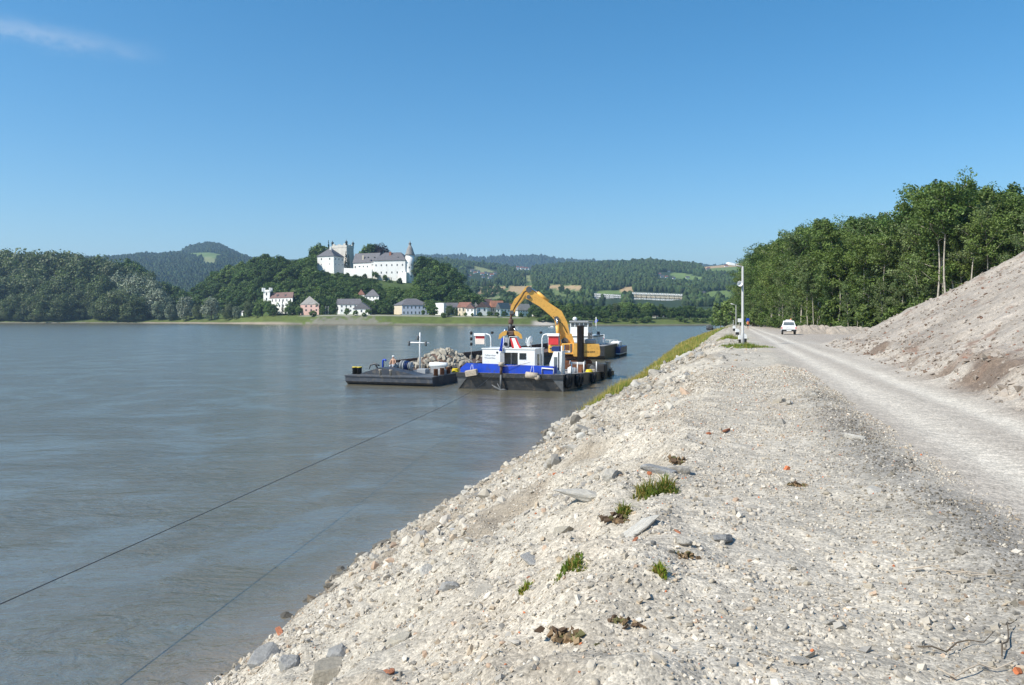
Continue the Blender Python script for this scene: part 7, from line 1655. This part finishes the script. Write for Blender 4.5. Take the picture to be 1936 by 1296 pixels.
# ------------------------------------------------------------------ white estate car seen from behind
Yv = 96.0; xv = X(1491.5, Yv); uq, vq = xy2uv(xv, Yv); zv = float(ground_z(uq, vq)[0])
t = thing('car', 'white boxy estate car with roof beacon driving away on the gravel lot', 'car', (xv, Yv, zv), -R(17.5))
ky = [(0.0, 0.50, 0.80), (-0.03, 0.95, 0.83), (0.05, 1.02, 0.80), (0.38, 1.62, 0.60), (0.55, 1.68, 0.58), (2.0, 1.69, 0.58), (2.25, 1.64, 0.60), (2.95, 1.05, 0.76), (3.85, 0.9, 0.74), (4.05, 0.62, 0.70), (4.05, 0.35, 0.70), (0.05, 0.35, 0.76)]
ky2 = []
vs = [(-w_, y, z) for y, z, w_ in ky]+[(w_, y, z) for y, z, w_ in ky]; n = len(ky)
fs = [tuple(range(n)), tuple(range(2*n-1, n-1, -1))]+[(i, n+i, n+(i+1) % n, (i+1) % n) for i in range(n)]
# a belt line so the flanks stay upright below the windows
mb = MB()
low = [(0.0, 0.42), (-0.03, 0.7), (-0.02, 1.0), (1.0, 1.02), (2.6, 1.0), (3.8, 0.9), (4.05, 0.62), (4.05, 0.38)]
mb.extr(low, 'x', -0.83, 0.83)
up = [(0.02, 1.0, 0.81), (0.36, 1.60, 0.62), (0.6, 1.67, 0.60), (1.95, 1.68, 0.60), (2.2, 1.63, 0.61), (2.9, 1.0, 0.76)]
m_ = len(up); mb.add([(-w_, y, z) for y, z, w_ in up]+[(w_, y, z) for y, z, w_ in up], [tuple(range(m_)), tuple(range(2*m_-1, m_-1, -1))]+[(i, m_+i, m_+i+1, i+1) for i in range(m_-1)])
cb_ = mb.build('body', MT['white'], t); bv = cb_.modifiers.new('bevel', 'BEVEL'); bv.width = 0.05; bv.segments = 2; bv.limit_method = 'ANGLE'; bv.angle_limit = R(25)
def onrear(f0, f1, hw0, hw1, off):       # strip on the slanted tailgate
    y0, z0, y1, z1 = 0.02, 1.0, 0.36, 1.60; a_ = Vector((0, y0+(y1-y0)*f0, z0+(z1-z0)*f0)); b_ = Vector((0, y0+(y1-y0)*f1, z0+(z1-z0)*f1)); nr = Vector((0, -(z1-z0), y1-y0)).normalized()
    p = [a_+Vector((-hw0, 0, 0)), a_+Vector((hw0, 0, 0)), b_+Vector((hw1, 0, 0)), b_+Vector((-hw1, 0, 0))]
    return MB().add([q+nr*off for q in p]+[q-nr*0.01 for q in p], [(0, 1, 2, 3), (7, 6, 5, 4), (0, 4, 5, 1), (1, 5, 6, 2), (2, 6, 7, 3), (3, 7, 4, 0)])
onrear(0.20, 0.86, 0.66, 0.54, 0.012).build('rear_window', MT['glasslight'], t)
MB().box(-0.86, 0.86, -0.14, 0.12, 0.40, 0.62, 0.05).build('bumper', MT['black'], t)
MB().box(-0.27, 0.27, -0.155, -0.141, 0.46, 0.57).build('number_plate', MT['white'], t)
MB().box(-0.4, 0.4, -0.045, -0.02, 0.80, 0.85).build('lettering_strip', MT['grey'], t)
for s_ in (-1, 1):
    MB().box(s_*0.80-0.06, s_*0.80+0.06, -0.05, 0.06, 0.68, 0.95, 0.02).build('tail_light', MT['red'], t)
    for y in (0.75, 3.2):
        wh_ = MB().lathe([(0.2, -0.09), (0.31, -0.08), (0.32, 0.0), (0.31, 0.08), (0.2, 0.09)], (s_*0.72, y, 0.32), 20, 'x').build('wheel', MT['black'], t); MB().lathe([(0.18, -0.1), (0.2, 0.1)], (s_*0.725, y, 0.32), 14, 'x').build('rim', MT['grey'], wh_)
    MB().box(s_*0.9-0.09, s_*0.9+0.09, 2.45, 2.55, 1.02, 1.18, 0.02).build('mirror', MT['black'], t)
    sw = MB(); sw.add([(s_*0.815, 0.35, 1.06), (s_*0.815, 2.6, 1.06), (s_*0.64, 2.1, 1.56), (s_*0.64, 0.55, 1.56)], [(0, 1, 2, 3)]); sw.build('side_window', MT['glass'], t)
rb_ = MB(); rb_.box(-0.36, 0.36, 0.9, 1.15, 1.68, 1.80, 0.04); rb_.build('beacon_bar', MT['white'], t)
MB().lathe([(0.09, 0), (0.1, 0.08), (0.06, 0.13)], (0.25, 1.02, 1.80), 10).build('beacon', MT['orangecloth'], t)

# two low earth mounds on the lot
def mound(px0, px1, Y, h, label):
    xa, xb = X(px0, Y), X(px1, Y); cx_, hw = (xa+xb)/2, (xb-xa)/2; n = 40; vs = []
    gx_, gy_ = np.meshgrid(np.linspace(-1.05, 1.05, n*2), np.linspace(-1.1, 1.1, n), indexing='ij'); wy = 3.2
    prof = np.clip((1-np.abs(gx_)**3.0), 0, 1)**0.5*np.clip(1-np.abs(gy_)**1.4, 0, 1)
    z = h*np.clip(prof*1.35, 0, 1)*(0.85+0.6*fbm(gx_*6+px0, gy_*3, 4, 501))+0.10*fbm(gx_*22, gy_*9, 3, 503)*(prof > 0.02)
    x, y = cx_+gx_*hw, Y+2.5+gy_*wy; u_, v_ = xy2uv(x.ravel(), y.ravel()); z = z+ground_z(u_, v_).reshape(x.shape)-0.06*(prof <= 0.01)
    idx = np.arange(x.size).reshape(x.shape); fq = np.stack([idx[:-1, :-1], idx[1:, :-1], idx[1:, 1:], idx[:-1, 1:]], -1).reshape(-1, 4)
    c = np.array((0.34, 0.29, 0.235))*(1+0.5*fbm(gx_*9, gy_*6, 4, 505))[..., None]
    me = np_mesh('earth_mound', np.stack([x, y, z], -1).reshape(-1, 3), fq, MT['ground'], c.reshape(-1, 3), smooth=True); tag(mobj('earth_mound', me), label, 'mound')
mound(1508, 1588, 101, 1.15, 'low flat topped earth mound just right of the white car')
mound(1572, 1668, 99, 1.0, 'low earth mound between the car side mound and the spoil heap')
# roots and sticks at the bottom right of the gravel
for i, (px, py, l_, a_, lab) in enumerate(((1905, 1215, 0.55, 1.2, 'bent dry stick on the dark gravel in the bottom right corner'), (1810, 1235, 0.45, 0.5, 'thin grey stick on the gravel near the bottom right corner'), (1855, 1278, 0.4, 0.3, 'pale broken twig at the bottom edge on the right'), (1790, 1090, 0.5, -0.4, 'dry flat grass stalk on the gravel right of the middle'), (1860, 1100, 0.35, -0.2, 'short dry stalk beside the flat grass stalk'))):
    u, v, Y = px2g(px, py); pts = []
    for k in range(7):
        q = (k/6-0.5)*l_; uu = u+math.sin(a_)*q+0.03*math.sin(k*1.9+i); vv = v+math.cos(a_)*q; x, y = uv2xy(uu, vv); pts.append((x, y, float(ground_z(uu, vv)[0])+0.02+0.03*math.sin(k*1.1+i)**2))
    tag(MB().tube(pts, [0.004, 0.005, 0.0045, 0.004, 0.0035, 0.003, 0.0015], 6).build('dry_stick', MT['tan'] if i in (2, 3, 4) else MT['bark']), lab, 'stick')
# ------------------------------------------------------------------ air between here and the hills
hm_, hn, hl, hb = newmat('haze_air')
hn.remove(hb)
pv = hn.new('ShaderNodeVolumePrincipled'); pv.inputs['Density'].default_value = 0.00012; pv.inputs['Color'].default_value = (0.50, 0.74, 1.0, 1); pv.inputs['Anisotropy'].default_value = 0.2
hl.new(pv.outputs[0], hn['Material Output'].inputs['Volume'])
hz = MB(); hz.box(-9000, 9000, -300, 9500, -14, 620)
tag(hz.build('haze', hm_), 'thin blue summer haze in the air over the valley', None, None, 'stuff')
